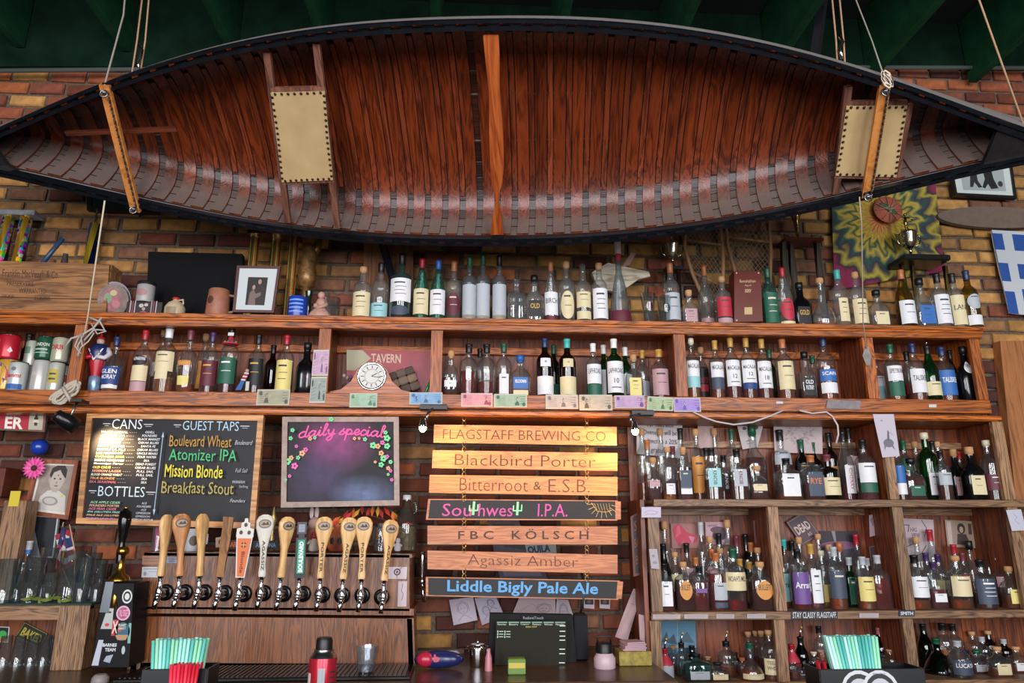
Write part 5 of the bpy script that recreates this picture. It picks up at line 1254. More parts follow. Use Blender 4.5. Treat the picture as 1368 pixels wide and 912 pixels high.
flat('sticker', 'white sticker with a dark arrowed circle emblem right of the last tap', 'sticker', [(518, 757), (544, 757), (543, 773), (517, 773)], 3.297, .0008, M('#c0b4b8', .6), [('e', .5, .42, .18, .30, '#503c44'), ('e', .5, .42, .11, .18, '#c0b4b8'), ('e', .5, .42, .06, .12, '#503c44'), ('l', [(.62, .2), (.74, .02)], .002, '#503c44'), ('l', [(.5, .7), (.5, .95)], .002, '#503c44')])
flat('sticker', 'tall white sticker with scribble below the emblem sticker on the tower', 'sticker', [(532, 776), (544, 776), (543, 810), (531, 810)], 3.297, .0008, M('#b8a8ac', .6), [('l', [(.5, .1), (.4, .4), (.6, .5), (.45, .75)], .002, '#403840')])
MB().tube([P(205, 893, 3.1)-Vector(tw.location), P(548, 895, 3.1)-Vector(tw.location)], .0, BLACK, 3) if 0 else None
dt = thing('drip_tray', 'long black slotted drip tray on the counter below the taps', 'tray', (B.x, 3.15, ZK))
a_, b_ = X_(180, 893, 3.2), X_(552, 895, 3.2); MB().box(((a_+b_)/2-B.x, 0, .008), (b_-a_, .26, .014), M('#1a1816', .3, .6), bev=.003).build('tray', dt)
for k in range(60):
    x = a_+.02+(b_-a_-.04)*k/59-B.x; MB().box((x, 0, .017), (.006, .24, .004), M('#3c3a38', .3, .8)).build('grate_bar', dt)
PAD = WOOD('#b8884c', '#dcb47c', 'Z', .4, 3, 'maple', .08); PADD = WOOD('#8c5a30', '#b8804c', 'Z', .4, 3, 'dark_maple', .08)
TAPS = [(215, 769, 224, 687, 'edge', 221), (240, 769, 243, 686, 'paddle_brown', 247), (267, 769, 271, 686, 'edge', 273), (294, 770, 306, 690, 'rough', 300), (321, 771, 330, 692, 'mission', 326), (350, 770, 355, 687, 'paddle_white', 352),
        (375, 771, 385, 690, 'paddle_turn', 379), (400, 771, 404, 697, 'black', 405), (428, 772, 434, 690, 'paddle', 431), (458, 773, 468, 691, 'paddle', 457), (483, 773, 487, 690, 'paddle', 484), (513, 775, 523, 694, 'paddle', 510)]
TL = {'edge': 'plain narrow maple handle seen edge on', 'paddle_brown': 'brown paddle handle with burnt oval emblem', 'rough': 'rough square carved wood handle', 'mission': 'orange and white bell tower shaped handle', 'paddle_white': 'pale whitewashed paddle handle with oval emblem',
      'paddle_turn': 'maple paddle handle turned sideways', 'black': 'black handle with green lettered panels', 'paddle': 'maple paddle handle with grey oval emblem'}
for i, (x0, y0, x1, y1, ty, cx_) in enumerate(TAPS):
    Yh = 3.185; yc = y0+24
    cpt = P(cx_, yc-2, 3.295); t = thing('beer_tap', 'chrome tap with %s, %s from left on the tower' % (TL[ty], ORD[i]), 'beer tap', (cpt.x, 3.298, cpt.z), 'beer taps on the oak tower')
    L0 = Vector(t.location); A = P(x0, y0, Yh)-L0; T_ = P(x1, y1, Yh-.01)-L0
    MB().lathe([(0, .034), (-.008, .034), (-.012, .026), (-.012, .018), (-.02, .018)], (0, 0, 0), M('#0c0c0e', .25), 18, axis='Y').build('flange', t)
    mb = MB(); mb.tube([(0, -.015, 0), (A.x*.6, -.05, .0), (A.x, A.y+.0, .0)], [.012, .012, .014], CHROME, 10)
    mb.lathe([(-.01, .012), (.0, .015), (.02, .015), (.03, .010), (.05, .008), (A.z-.012, .009), (A.z, .013)], (A.x, A.y, 0), CHROME, 12)
    mb.ball((A.x, A.y-.012, 0), .011, CHROME, 10, 6); mb.build('faucet', t)
    mb = MB(); mb.tube([(A.x, A.y, .0), (A.x-.004, A.y-.012, -.03), (A.x-.006, A.y-.014, -.055)], [.013, .011, .010], CHROME, 10); mb.build('spout', t)
    d = (T_-A); H = d.length; d.normalize(); sx = Vector((0, -1, 0)).cross(d).normalized()
    if sx.x < 0: sx = -sx
    fr_ = sx.cross(d) ; fr_ = fr_ if fr_.y < 0 else -fr_
    if ty in ('edge', 'paddle_turn'): a = 1.25 if ty == 'edge' else .75
    elif ty == 'paddle': a = [.15, .35, .0, .45][i-8]
    elif ty == 'paddle_brown': a = .5
    else: a = .2
    sx2, fr2 = sx*math.cos(a)-fr_*math.sin(a), fr_*math.cos(a)+sx*math.sin(a)
    if ty in ('edge', 'paddle_brown', 'paddle_white', 'paddle_turn', 'paddle'):
        prof = [(0, .014), (.06, .016), (.2, .012), (.45, .014), (.62, .024), (.78, .035), (.90, .036), (.97, .026), (1.0, .010)]; th = .011
        mt = {'paddle_brown': PADD, 'paddle_white': M('#c8c4b8', .5, var=.08)}.get(ty, PAD)
        vs = []; n = len(prof)
        for (z, w_) in prof:
            tt = th*(1 if z < .95 else .7)
            for (sxx, syy) in ((-1, .5), (-1, -.5), (-.8, -1), (.8, -1), (1, -.5), (1, .5), (.8, 1), (-.8, 1)): vs.append(A+d*z*H+sx2*w_*sxx+fr2*(-tt)*syy)
        fs = [(j*8+k, j*8+(k+1) % 8, j*8+8+(k+1) % 8, j*8+8+k) for j in range(n-1) for k in range(8)]+[tuple(range(8)), tuple(range(n*8-1, n*8-9, -1))]
        hd_ = MB().add(vs, fs, mt, True).build('tap_handle', t)
        if ty != 'edge':
            mp = lambda u, v, l=0: tuple(A+d*(H*(1-v))+sx2*((u-.5)*.072)+fr2*(th+.0012+l))
            s_ = [('e', .5, .15, .36, .075, '#5c4c3c' if ty == 'paddle_brown' else '#6c645c'), ('e', .5, .15, .29, .055, '#a08c74'), ('p', [(.3, .17), (.45, .12), (.55, .15), (.65, .11), (.75, .17)], '#3c342c')]
            if ty in ('paddle', 'paddle_white'): s_.append(('t', 'AGASSIZ' if i % 2 else 'PORTER', .42, .42, .58, .9, '#3c2c20', {'rot': 1, 'b': .02}))
            mb = MB(); art(mb, mp, s_); mb.build('print', hd_)
    elif ty == 'rough':
        vs = []; rr = random.Random(2)
        for j in range(9):
            for (a_, b_) in ((-1, -1), (1, -1), (1, 1), (-1, 1)): vs.append(A+d*(H*j/8)+sx2*a_*(.014+.006*j/8+rr.uniform(-.002, .002))+fr2*b_*(.013+.005*j/8+rr.uniform(-.002, .002)))
        MB().add(vs, [(j*4+k, j*4+(k+1) % 4, j*4+4+(k+1) % 4, j*4+4+k) for j in range(8) for k in range(4)]+[(0, 1, 2, 3), (35, 34, 33, 32)], WOOD('#5a3a22', '#94683c', 'Z', .7, 6)).build('tap_handle', t)
    elif ty == 'black':
        mb = MB(); 
        def bx(z0, z1, w_, mt, nm, par=t):
            vs = [A+d*(H*z)+sx2*a_*w_+fr2*b_*w_ for z in (z0, z1) for (a_, b_) in ((-1, -1), (1, -1), (1, 1), (-1, 1))]
            return MB().add(vs, [(0, 1, 2, 3), (7, 6, 5, 4)]+[(k, (k+1) % 4, 4+(k+1) % 4, 4+k) for k in range(4)], mt).build(nm, par)
        hd_ = bx(0, .72, .021, BLACK, 'tap_handle'); bx(.72, .78, .012, BLACK, 'tap_neck'); tp = bx(.78, 1.0, .019, M('#202428', .4), 'tap_top')
        mp = lambda u, v, l=0: tuple(A+d*(H*(1-v))+sx2*((u-.5)*.042)+fr2*(.0215+l))
        mb = MB(); art(mb, mp, [('r', .2, .32, .85, .92, '#1c9c74'), ('t', 'BOULEVARD', .32, .35, .75, .9, '#e0ece8', {'rot': -1, 'b': .05})]); mb.build('print', hd_)
        mb = MB(); art(mb, mp, [('r', .2, .04, .8, .18, '#8890a0'), ('l', [(.3, .08), (.7, .08)], .001, '#202830'), ('l', [(.3, .13), (.7, .13)], .001, '#202830')]); mb.build('print', tp)
    else:
        def mpp(u, z, f): return A+d*(H*z)+sx2*u+fr2*f
        def pr2(poly, t0, t1, mt, nm, par=t):
            n = len(poly); vs = [mpp(u, z, t1) for u, z in poly]+[mpp(u, z, t0) for u, z in poly]
            return MB().add(vs, [tuple(range(n)), tuple(range(2*n-1, n-1, -1))]+[((k+1) % n, k, n+k, n+(k+1) % n) for k in range(n)], mt).build(nm, par)
        wh = M('#c8c4bc', .5)
        hd_ = pr2([(-.018, 0), (.018, 0), (.032, .68), (-.032, .68)], -.012, .012, wh, 'tap_handle')
        pr2([(-.013, .02), (.013, .02), (.027, .66), (-.027, .66)], .012, .015, M('#c8601c', .45), 'orange_face', hd_)
        pr2([(-.034, .68), (.034, .68), (.034, .82), (.018, .84), (.018, .92), (.008, .94), (.006, 1), (-.006, 1), (-.008, .94), (-.018, .92), (-.018, .84), (-.034, .82)], -.012, .012, wh, 'bell_tower', hd_)
        mp = lambda u, v, l=0: tuple(mpp((u-.5)*.064, 1-v, .0155+l))
        mb = MB(); art(mb, mp, [('e', .25, .24, .10, .035, '#3c3630'), ('e', .75, .24, .10, .035, '#3c3630'), ('e', .5, .11, .10, .035, '#3c3630'), ('e', .5, .45, .17, .055, '#7a3814'), ('l', [(.5, .40), (.5, .50)], .003, '#e0a060'), ('l', [(.33, .45), (.67, .45)], .003, '#e0a060'), ('t', 'Blonde', .42, .56, .62, .92, '#7a2c14', {'rot': 1, 'b': .02})]); mb.build('print', hd_)
# lone tap on the wall right of the tower
p = P(566, 774, 3.6); t = thing('wall_tap', 'single chrome tap with upright metal lever right of the oak tower', 'beer tap', p)
MB().tube([(-.09, .1, 0), (-.03, -.02, 0), (0, -.1, 0)], .010, CHROME, 8).build('shank', t); MB().ball((0, -.1, 0), .02, CHROME, 12, 8).build('valve', t)
MB().lathe([(.015, .008), (.04, .011), (.10, .013), (.125, .013), (.13, .009)], (-.002, -.1, 0), CHROME, 12).build('lever', t); MB().tube([(0, -.1, -.01), (.005, -.11, -.05), (.012, -.11, -.09)], [.012, .01, .008], CHROME, 8).build('spout', t)
# ------------------------------------------------------------------ things on top of the hutch, left part
ZS = ZT
CR = WOOD('#5c3a20', '#9a6c40', 'X', .7, 4, 'crate_wood', .1)
def at(px, Y, z, py=None):
    p = P(px, py if py is not None else 418, Y); return Vector((p.x, Y, z))
q = [(-40, 347), (146, 353), (137, 417), (-40, 411)]
L0 = at(50, 3.46, ZS); t = thing('wooden_crate', 'old wooden crate printed Franklin MacVeagh & Co. Preservers, top left', 'crate', L0)
mp = quadmap(q, 3.46, L0)
slab(t, [(-40, 347), (146, 353), (143, 400), (-40, 395)], 3.46, 3.475, CR, 'front_board'); slab(t, [(-40, 396), (143, 401), (141, 421), (-40, 415)], 3.461, 3.475, CR, 'front_board')
x1 = P(143, 385, 3.46).x-L0.x; x0 = P(-40, 385, 3.46).x-L0.x; hz_ = P(50, 350, 3.46).z-ZS
MB().box((x1-.008, .065, hz_/2), (.016, .10, hz_), CR).build('end_board', t); MB().box(((x0+x1)/2, .12, hz_/2), (x1-x0, .012, hz_), CR).build('back_board', t); MB().box(((x0+x1)/2, .065, .006), (x1-x0, .10, .012), CR).build('bottom_board', t)
INK = '#3a2414'
decal(t, mp, [ch('Franklin MacVeagh & Co.', .235, .17, .645, .38, INK, w=.04), ch('PRESERVERS,', .27, .42, .47, .53, INK), ch('WARRANTED', .36, .56, .56, .66, INK), ch('CHICAGO.', .235, .70, .33, .75, INK), ch('ILLINOIS.', .48, .72, .60, .80, INK)], 'print')
def trophy_col(par, x, y, z0, z1, r, mats, seg=10):
    mb = MB(); n = len(mats)
    for k in range(n):
        a0, a1 = 2*pi*k/n, 2*pi*(k+1)/n; vs = []; m = 14
        for j in range(m+1):
            z = z0+(z1-z0)*j/m; tw_ = 2.2*j/m
            for a in (a0, (a0+a1)/2, a1): vs.append((x+r*math.cos(a+tw_), y+r*math.sin(a+tw_), z))
        mb.add(vs, [(3*j+i, 3*j+i+1, 3*j+i+4, 3*j+i+3) for j in range(m) for i in (0, 1)], mats[k], True)
    return mb.build('column', par)
MET = lambda c: M(c, .2, .8)
FOIL = bpy.data.materials.new('rainbow_foil'); FOIL.use_nodes = True; _n = FOIL.node_tree; _b = _n.nodes['Principled BSDF']
_v = _n.nodes.new('ShaderNodeTexVoronoi'); _v.inputs['Scale'].default_value = 60; _t = _n.nodes.new('ShaderNodeTexCoord'); _n.links.new(_t.outputs['Object'], _v.inputs['Vector'])
_h = _n.nodes.new('ShaderNodeHueSaturation'); _h.inputs['Saturation'].default_value = 1.4; _n.links.new(_v.outputs['Color'], _h.inputs['Color']); _n.links.new(_h.outputs[0], _b.inputs['Base Color']); _b.inputs['Metallic'].default_value = .8; _b.inputs['Roughness'].default_value = .25
# left pair of holographic columns with a marble slab, standing behind the crate
L0 = at(18, 3.655, ZS, 330); t = thing('trophy', 'trophy with two rainbow foil columns under a grey marble slab, top left', 'trophy', L0)
zc = P(18, 290, 3.655).z-ZS
for px in (6, 30): trophy_col(t, P(px, 320, 3.655).x-L0.x, 0, .03, zc, .03, [FOIL, M('#18181c', .3, .5), FOIL, MET('#d0a030'), FOIL, M('#18181c', .3, .5), MET('#d0a030')])
MB().box((0, 0, zc+.014), (.20, .08, .03), M('#8c8c90', .3, var=.3), bev=.004).build('marble_slab', t); MB().box((0, 0, .015), (.2, .08, .03), M('#8c8c90', .3, var=.3), bev=.004).build('marble_base', t)
L0 = at(122, 3.66, ZS, 330); t = thing('trophy', 'slim blue foil column trophy with gold stripe behind the crate', 'trophy', L0)
zc = P(122, 297, 3.64).z-ZS; trophy_col(t, 0, 0, .03, zc, .026, [MET('#143c9c'), MET('#1c58c0'), MET('#c8b030'), MET('#10245c'), MET('#1c50b0')])
MB().box((0, 0, .015), (.1, .08, .03), M('#b0b0b4', .3)).build('base', t); MB().lathe([(zc, .02), (zc+.01, .012), (zc+.02, .006), (zc+.04, .009), (zc+.05, .004), (zc+.075, .007), (zc+.09, .002)], (0, 0, 0), CHROME, 10).build('figure', t)
# loudhailer-like grey horn and blue handle
L0 = at(86, 3.665, ZS, 350); t = thing('grey_horn', 'dull grey flared horn shape standing behind the crate', 'horn', L0)
MB().lathe([(0, .062), (.16, .055), (.24, .045), (.32, .02), (.40, .012)], (0, 0, 0), M('#3c3836', .6, var=.3), 16).build('horn_body', t); MB().tube([(.06, -.02, .18), (.075, -.03, .26), (.04, -.02, .33)], .008, M('#5a5a60', .4), 6).build('handle', t)
a_, b_ = P(48, 362, 3.55), P(84, 318, 3.55); tag(MB().tube([a_-a_, b_-a_], .012, M('#23405c', .4), 8).build('blue_stick', None, a_), 'blue rounded stick leaning diagonally behind the wooden crate', 'stick')
q = [(117, 258), (212, 262), (212, 285), (117, 281)]; flat('framed_photo', 'dark green picture edge showing under the canoe at left', 'picture', q, 3.70, .02, M('#0e2a28', .3), (), frame=(.06, BLACK, .008))
# tins and crocks
DK = M('#1c1c1c', .4)
L0 = at(150, 3.50, ZS); t = thing('round_tin', 'round floral printed tin leaning against the end of the crate', 'tin', L0)
mb = MB(); R_ = .095; mb.lathe([(-.03, R_), (.0, R_*1.02), (.004, R_)], (0, 0, 0), M('#4a4248', .3, .4), 24, axis='Y'); rt = Matrix.Rotation(.30, 3, 'Z') @ Matrix.Rotation(.25, 3, 'X')
mb.v = [tuple(rt @ Vector((v[0]*.8, -v[1], v[2]))+Vector((0, 0, R_*1.0))) for v in mb.v]; mb.build('tin_body', t)
mb = MB(); mp = lambda u, v, l=0: tuple(rt @ Vector(((u-.5)*.15, -.032-l, (.5-v)*.18))+Vector((.0, 0, R_*1.0)))
art(mb, mp, [('e', .5, .5, .46, .46, M('#6c5a50', .5, var=.5, scale=30)), ('e', .45, .5, .3, .32, M('#8c4a50', .5, var=.5, scale=40)), ('e', .35, .45, .12, .14, '#708c68'), ('e', .6, .6, .12, .1, '#a8686c'), ('e', .5, .3, .1, .08, '#b0a878')]); mb.build('print', t)
L0 = at(196, 3.50, ZS); t = thing('floral_box', 'dark oblong tin box with pink flowers and striped ends', 'box', L0)
MB().box((0, 0, .042), (.17, .07, .084), M('#1c1618', .4), bev=.006).build('box_body', t); mb = MB(); mp = lambda u, v, l=0: ((u-.5)*.165, -.036-l, .084*(1-v))
art(mb, mp, [('r', .08, .0, .12, 1, '#a88c8c'), ('r', .16, .0, .18, 1, '#9c5060'), ('r', .22, 0, .25, 1, '#b0a0a0'), ('r', .70, 0, .73, 1, '#a08c8c'), ('r', .77, 0, .79, 1, '#9c5060'), ('r', .84, 0, .87, 1, '#b0a0a0'), ('e', .5, .8, .12, .17, '#b83848'), ('e', .42, .3, .07, .12, '#b0a8a8'), ('e', .56, .25, .06, .1, '#c0a0a0'), ('e', .5, .5, .05, .1, '#8c9c8c')]); mb.build('print', t)
L0 = at(191, 3.50, ZS+.085); t = thing('lidded_can', 'small grey printed can with a dark lid on the floral box', 'can', L0)
MB().lathe([(0, .040), (.004, .042), (.088, .042), (.09, .040)], (0, 0, 0), M('#9c9a98', .4), 18).build('can_body', t); MB().lathe([(.088, .044), (.104, .044), (.107, .04)], (0, 0, 0), DK, 18).build('lid', t)
mb = MB(); curved(mb, M('#a07878', .5), sec_round, .0425, .09, .3, .7, -pi/2-.7, -pi/2+.6, 'o', 1.0); mb.build('print', t)
def lobj(name, label, cat, px, Y, z, prof, mat, pname, group=None, seg=18):
    t = thing(name, label, cat, at(px, Y, z), group); MB().lathe(prof, (0, 0, 0), mat, seg).build(pname, t); return t
t = lobj('stoneware_jug', 'small cream stoneware jug with red cap beside the floral box', 'jug', 233, 3.50, ZS, [(0, .045), (.006, .049), (.06, .049), (.085, .035), (.098, .014), (.105, .013)], M('#b8a888', .4), 'jug_body')
MB().lathe([(.103, .018), (.112, .018), (.116, .01)], (0, 0, 0), M('#b0302c', .4), 12).build('red_cap', t); MB().tube([(.012, 0, .10), (.035, 0, .105), (.038, 0, .085), (.03, 0, .07)], .005, M('#b8a888', .4), 6).build('handle', t)
mb = MB(); curved(mb, M('#8c7c60', .5), sec_round, .0495, .1, .2, .55, -pi/2-.5, -pi/2+.5, 'r', 1.0); mb.build('print', t)
t = lobj('stoneware_mug', 'tall terracotta pottery mug with a round dark crest', 'mug', 290, 3.48, ZS, [(0, .052), (.006, .057), (.10, .053), (.15, .049), (.153, .046), (.148, .043), (.03, .04)], M('#96604a', .55, var=.15), 'mug_body')
MB().tube([(.05, 0, .125), (.085, 0, .12), (.092, 0, .075), (.08, 0, .04), (.053, 0, .035)], .007, M('#8c7458', .5), 8).build('handle', t)
mb = MB(); curved(mb, M('#4c3428', .5), sec_round, .055, .15, .45, .72, -pi/2-.75, -pi/2-.1, 'o', 1.0); mb.build('print', t)
q = [(196, 334), (320, 336), (327, 417), (193, 415)]; slabt = thing('black_panel', 'large plain black board standing behind the mugs', 'board', at(260, 3.64, ZS)); slab(slabt, [(196, 334), (322, 337), (327, 419), (193, 417)], 3.62, 3.66, M('#0d0e10', .8, spec=.15), 'panel')
t = flat('framed_photo', 'framed photograph of two embracing people standing on the hutch', 'picture', [(317, 355), (375, 356), (366, 418), (311, 417)], 3.46, .012, M('#b8c0c0', .6), [('r', .28, .24, .74, .84, '#1c1614'), ('p', [(.32, .84), (.34, .55), (.42, .44), (.52, .5), (.6, .38), (.7, .5), (.72, .84)], '#28201e'), ('p', [(.34, .84), (.36, .58), (.44, .50), (.5, .6), (.62, .56), (.62, .64), (.5, .7), (.52, .84)], '#6c5c54'), ('e', .44, .46, .035, .05, '#a08070'), ('e', .57, .34, .04, .055, '#a07c68')], frame=(.06, M('#4a2020', .4), .006))
# big gold-striped trophy frame behind the photograph
L0 = at(362, 3.62, ZS, 370); t = thing('trophy', 'trophy with three tall multicoloured striped columns behind the framed couple', 'trophy', L0)
zt_ = P(362, 316, 3.62).z-ZS
st = [MET(c) for c in ('#c8a038', '#a83828', '#d8c060', '#3c7c48', '#c86028', '#e0d090')]
for px, dy in ((336, 0), (363, .04), (389, 0)):
    x = P(px, 370, 3.62).x-L0.x; mb = MB()
    for k in range(9): a = -pi/2+(k-4)*.38; mb.box((x+.021*math.cos(a), dy+.021*math.sin(a), zt_/2), (.008, .004, zt_), st[k % 6])
    mb.lathe([(0, .018), (zt_, .018)], (x, dy, 0), st[0], 10); mb.build('column', t)['kind'] = 'stuff'
MB().box((0, .01, zt_+.01), (.26, .12, .022), M('#3a1a14', .3), bev=.003).build('top_plate', t); MB().box((0, .01, .01), (.26, .12, .02), M('#3a1a14', .3), bev=.003).build('base_plate', t)
# bronze torso, blue tin, figurine
L0 = at(411, 3.60, ZS, 360); zf = P(408, 384, 3.60).z-ZS
t = thing('bronze_cast', 'weathered bronze cast of a draped leg above the blue tin', 'sculpture', L0)
MB().lathe([(0, .05), (.02, .05), (.03, .02), (zf, .02), (zf+.01, .045), (zf+.07, .05), (zf+.12, .042), (zf+.19, .048), (zf+.24, .036), (zf+.25, .01)], (0, 0, 0), M('#7c5c34', .4, .5, var=.5, bump=.8, scale=30), 14).build('cast_body', t)
MB().tube([(.02, 0, zf+.18), (.05, -.01, zf+.22), (.055, -.01, zf+.27), (.03, 0, zf+.25)], [.02, .018, .014, .008], M('#7c5c34', .4, .5, var=.5, bump=.8, scale=30), 8).build('cast_arm', t)
t = lobj('blue_can', 'short bright blue lettered can right of the framed couple', 'can', 397, 3.47, ZS, [(0, .045), (.004, .047), (.112, .047), (.116, .045)], M('#1c3c9c', .3), 'can_body')
mb = MB()
for k in range(4):
    z_ = .09-.02*k; curved(mb, M('#7098d8', .4), sec_round, .0474, 1, z_, z_+.008, -pi/2-.8, -pi/2+.8, 'r', 1.0, 8)
mb.build('print', t)
t = lobj('green_glass', 'small dark green glass stem behind the blue can', 'glass', 411, 3.53, ZS, [(0, .02), (.004, .022), (.12, .014), (.17, .02)], GLASS('#3c9c70'), 'glass_wall')
t = thing('clay_figurine', 'pinkish clay figurine of a seated figure holding a child', 'figurine', at(428, 3.46, ZS)); CL = M('#b08878', .7, var=.15, bump=.3)
MB().lathe([(0, .058), (.012, .062), (.035, .050), (.055, .03), (.085, .026), (.105, .02), (.112, .010)], (0, 0, 0), CL, 16).build('robe', t); MB().ball((0, -.002, .128), .019, CL, 10, 8).build('head', t)
MB().ball((-.018, -.028, .065), .014, CL, 8, 6).build('child_head', t); MB().tube([(.022, 0, .098), (.032, -.02, .072), (.01, -.038, .058), (-.015, -.04, .05)], [.010, .010, .009, .008], CL, 8).build('arm', t)
tumbler(458, 384, 0, 23, 3.47, ZS, 'empty square-looking glass tumbler left of the first tall bottle', .115, 'glasses on top of the hutch', base=.95)
tumbler(855, 385, 0, 20, 3.47, ZS, 'flared beer glass with a small red mark right of the cone bottle', .17, 'glasses on top of the hutch', base=.6, prt='#a83040')
tumbler(876, 389, 0, 22, 3.47, ZS, 'pint glass with white round print left of the silver-labelled bottle', .155, 'glasses on top of the hutch', base=.75, prt='#b0b4b8')
a_, b_ = P(509, 318, 3.66), P(524, 372, 3.60); tag(MB().tube([(0, 0, .0), b_-a_, b_-a_+Vector((.012, -.02, -.14))], [.022, .02, .018], M('#141c2c', .4), 10).build('dark_oar', None, a_), 'dark blue rounded oar shaft leaning behind the top bottles', 'oar')
slabt = thing('wall_plank', 'tall brown plank on the wall behind the first top bottles', 'plank', at(518, 3.70, ZS)); slab(slabt, [(486, 320), (552, 320), (552, 425), (486, 425)], 3.71, 3.735, WOOD('#4a2c18', '#7c5030', 'Z', .7, 3), 'plank')
# white bird wing / driftwood
t = thing('driftwood_bird', 'pale carved wooden bird with spread wings behind the cone bottle', 'sculpture', at(825, 3.62, ZS, 400)); DW = WOOD('#8c7c68', '#c8bca8', 'X', .8, 5)
def pp(px, py, Y=3.62): return P(px, py, Y)-t.location
poly = [(790, 365), (812, 352), (828, 356), (846, 360), (866, 364), (868, 370), (852, 374), (838, 384), (826, 392), (806, 388), (796, 380)]
MB().prism([(pp(x, y).x, pp(x, y).z) for x, y in poly], -.015, .015, DW).build('wing', t)
poly = [(826, 346), (836, 354), (847, 340), (845, 336), (832, 344)]; MB().prism([(pp(x, y).x, pp(x, y).z) for x, y in [(830, 358), (840, 356), (848, 341), (843, 338)]], -.02, .0, M('#a88078', .6)).build('tail', t)
mb = MB(); mb.tube([(0, 0, 0), pp(822, 385)], .012, DW, 8); mb.lathe([(0, .05), (.015, .05)], (0, 0, 0), DW, 14); mb.build('stand', t)
# trophy cups
SILV = M('#b8b4a4', .15, 1); GOLD = M('#b09858', .2, 1)
def cup(par, x, y, z, s, mat):
    MB().lathe([(z, .025*s), (z+.01*s, .022*s), (z+.02*s, .008*s), (z+.05*s, .008*s), (z+.06*s, .02*s), (z+.09*s, .038*s), (z+.14*s, .045*s), (z+.145*s, .048*s), (z+.16*s, .03*s), (z+.165*s, .012*s), (z+.18*s, .006*s)], (x, y, 0), mat, 18).build('cup', par)
    for k in (-1, 1): MB().tube([(x+k*.03*s, y, z+.07*s), (x+k*.06*s, y, z+.09*s), (x+k*.065*s, y, z+.13*s), (x+k*.045*s, y, z+.14*s)], .004*s, mat, 6).build('cup_handle', par)
def fig(par, x, y, z, s, mat):
    mb = MB(); mb.tube([(x, y, z), (x, y, z+.04*s), (x+.004*s, y, z+.07*s)], [.005*s, .010*s, .008*s], mat, 8); mb.ball((x+.004*s, y, z+.085*s), .009*s, mat, 8, 6)
    mb.tube([(x+.004*s, y, z+.068*s), (x+.03*s, y-.01, z+.06*s), (x+.04*s, y-.01, z+.05*s)], .004*s, mat, 6); mb.tube([(x, y, z+.068*s), (x-.02*s, y-.01, z+.05*s)], .004*s, mat, 6); mb.build('figure', par)
zc = P(900, 358, 3.64).z-ZS; t = thing('trophy', 'silver loving cup trophy on a dark column right of the pint glasses', 'trophy', at(901, 3.64, ZS, 390))
cup(t, 0, 0, zc, .95, SILV); fig(t, 0, 0, zc+.16, .7, SILV); MB().box((0, 0, zc-.008), (.09, .07, .018), BLACK).build('plate', t)
for k in (-1, 1): MB().lathe([(0.02, .012), (zc-.015, .012)], (k*.028, 0, 0), M('#2a1c1c', .2, .4), 10).build('column', t)
MB().box((0, 0, .01), (.11, .09, .02), BLACK).build('base', t)
t = thing('trophy', 'large trophy with gold flute cup over dark twisted columns and red-brown deck', 'trophy', at(1074, 3.63, ZS, 390)); zd = P(1074, 326, 3.63).z-ZS
for px in (1050, 1064, 1096): trophy_col(t, P(px, 380, 3.63).x-t.location.x, .02 if px == 1064 else -.01, .03, zd, .02, [M('#2a1414', .2, .5), M('#7c7468', .2, .8), M('#1c1010', .2, .5)])
MB().box((.01, .0, zd+.01), (.22, .11, .022), M('#4a1c14', .3), bev=.004).build('deck_plate', t); MB().box((.01, .0, .015), (.22, .11, .03), M('#4a1c14', .3), bev=.004).build('base_plate', t)
MB().lathe([(zd+.02, .02), (zd+.03, .006), (zd+.07, .010), (zd+.13, .016), (zd+.17, .026), (zd+.19, .036)], (0, 0, 0), GOLD, 16).build('flute_cup', t)
for k in (-1, 1): fig(t, k*.08, 0, zd+.02, .5, GOLD)
# gift box
t = flat('gift_box', 'upright dark red presentation box with gold lettering', 'box', [(981, 362), (1016, 362), (1019, 429), (981, 430)], 3.45, .08, M('#5c1c10', .35, var=.1), [ch('Bunnahabhain', .2, .17, .8, .23, '#c8b088'), ch('Aged', .38, .27, .62, .31, '#c8b088'), ch('XXV', .38, .36, .62, .43, '#c8b088', b=.02), ('r', .36, .72, .64, .86, '#b8a070'), ('e', .08, .04, .03, .015, '#c8b088'), ('e', .92, .04, .03, .015, '#c8b088'), ('e', .08, .97, .03, .015, '#c8b088')])
# snowshoes
SN = WOOD('#6a4a30', '#94704c', 'Z', .6, 3); WEB = M('#8c7a5c', .8)
def snowshoe(pxs, label, wx):
    t = thing('snowshoe', label, 'snowshoe', at((pxs[0][0]+pxs[-1][0])/2, 3.66, ZS, 400), 'snowshoes on the wall')
    pts = [P(x, y, 3.67)-t.location for x, y in pxs]; MB().tube(pts, .011, SN, 8).build('frame', t)
    mb = MB(); n = len(pts)
    L_ = [pts[i] for i in range(n//2)]; R_ = [pts[n-1-i] for i in range(n//2)]
    def lr(u):
        f_ = u*(len(L_)-1); i = min(int(f_), len(L_)-2); f_ -= i; return L_[i]*(1-f_)+L_[i+1]*f_, R_[i]*(1-f_)+R_[i+1]*f_
    for k in range(-6, 20):
        for s_ in (-1, 1):
            a = []
            for j in range(7):
                u = (k+s_*(j-3)*1.4)/14*.9+.1
                if 0.02 < u < .98: l_, r_ = lr(u); a.append(l_*(1-j/6)+r_*(j/6))
            if len(a) > 1: mb.tube(a, .0014, WEB, 3)
    mb.build('webbing', t)['kind'] = 'stuff'
    for u in (.35, .75):
        l_, r_ = lr(u); MB().tube([l_, r_], .008, SN, 6).build('crossbar', t)
snowshoe([(960, 418), (966, 385), (966, 340), (962, 290), (918, 290), (914, 330), (925, 365), (948, 418)], 'wooden webbed snowshoe hanging behind the pink-labelled bottles, the left one', 0)
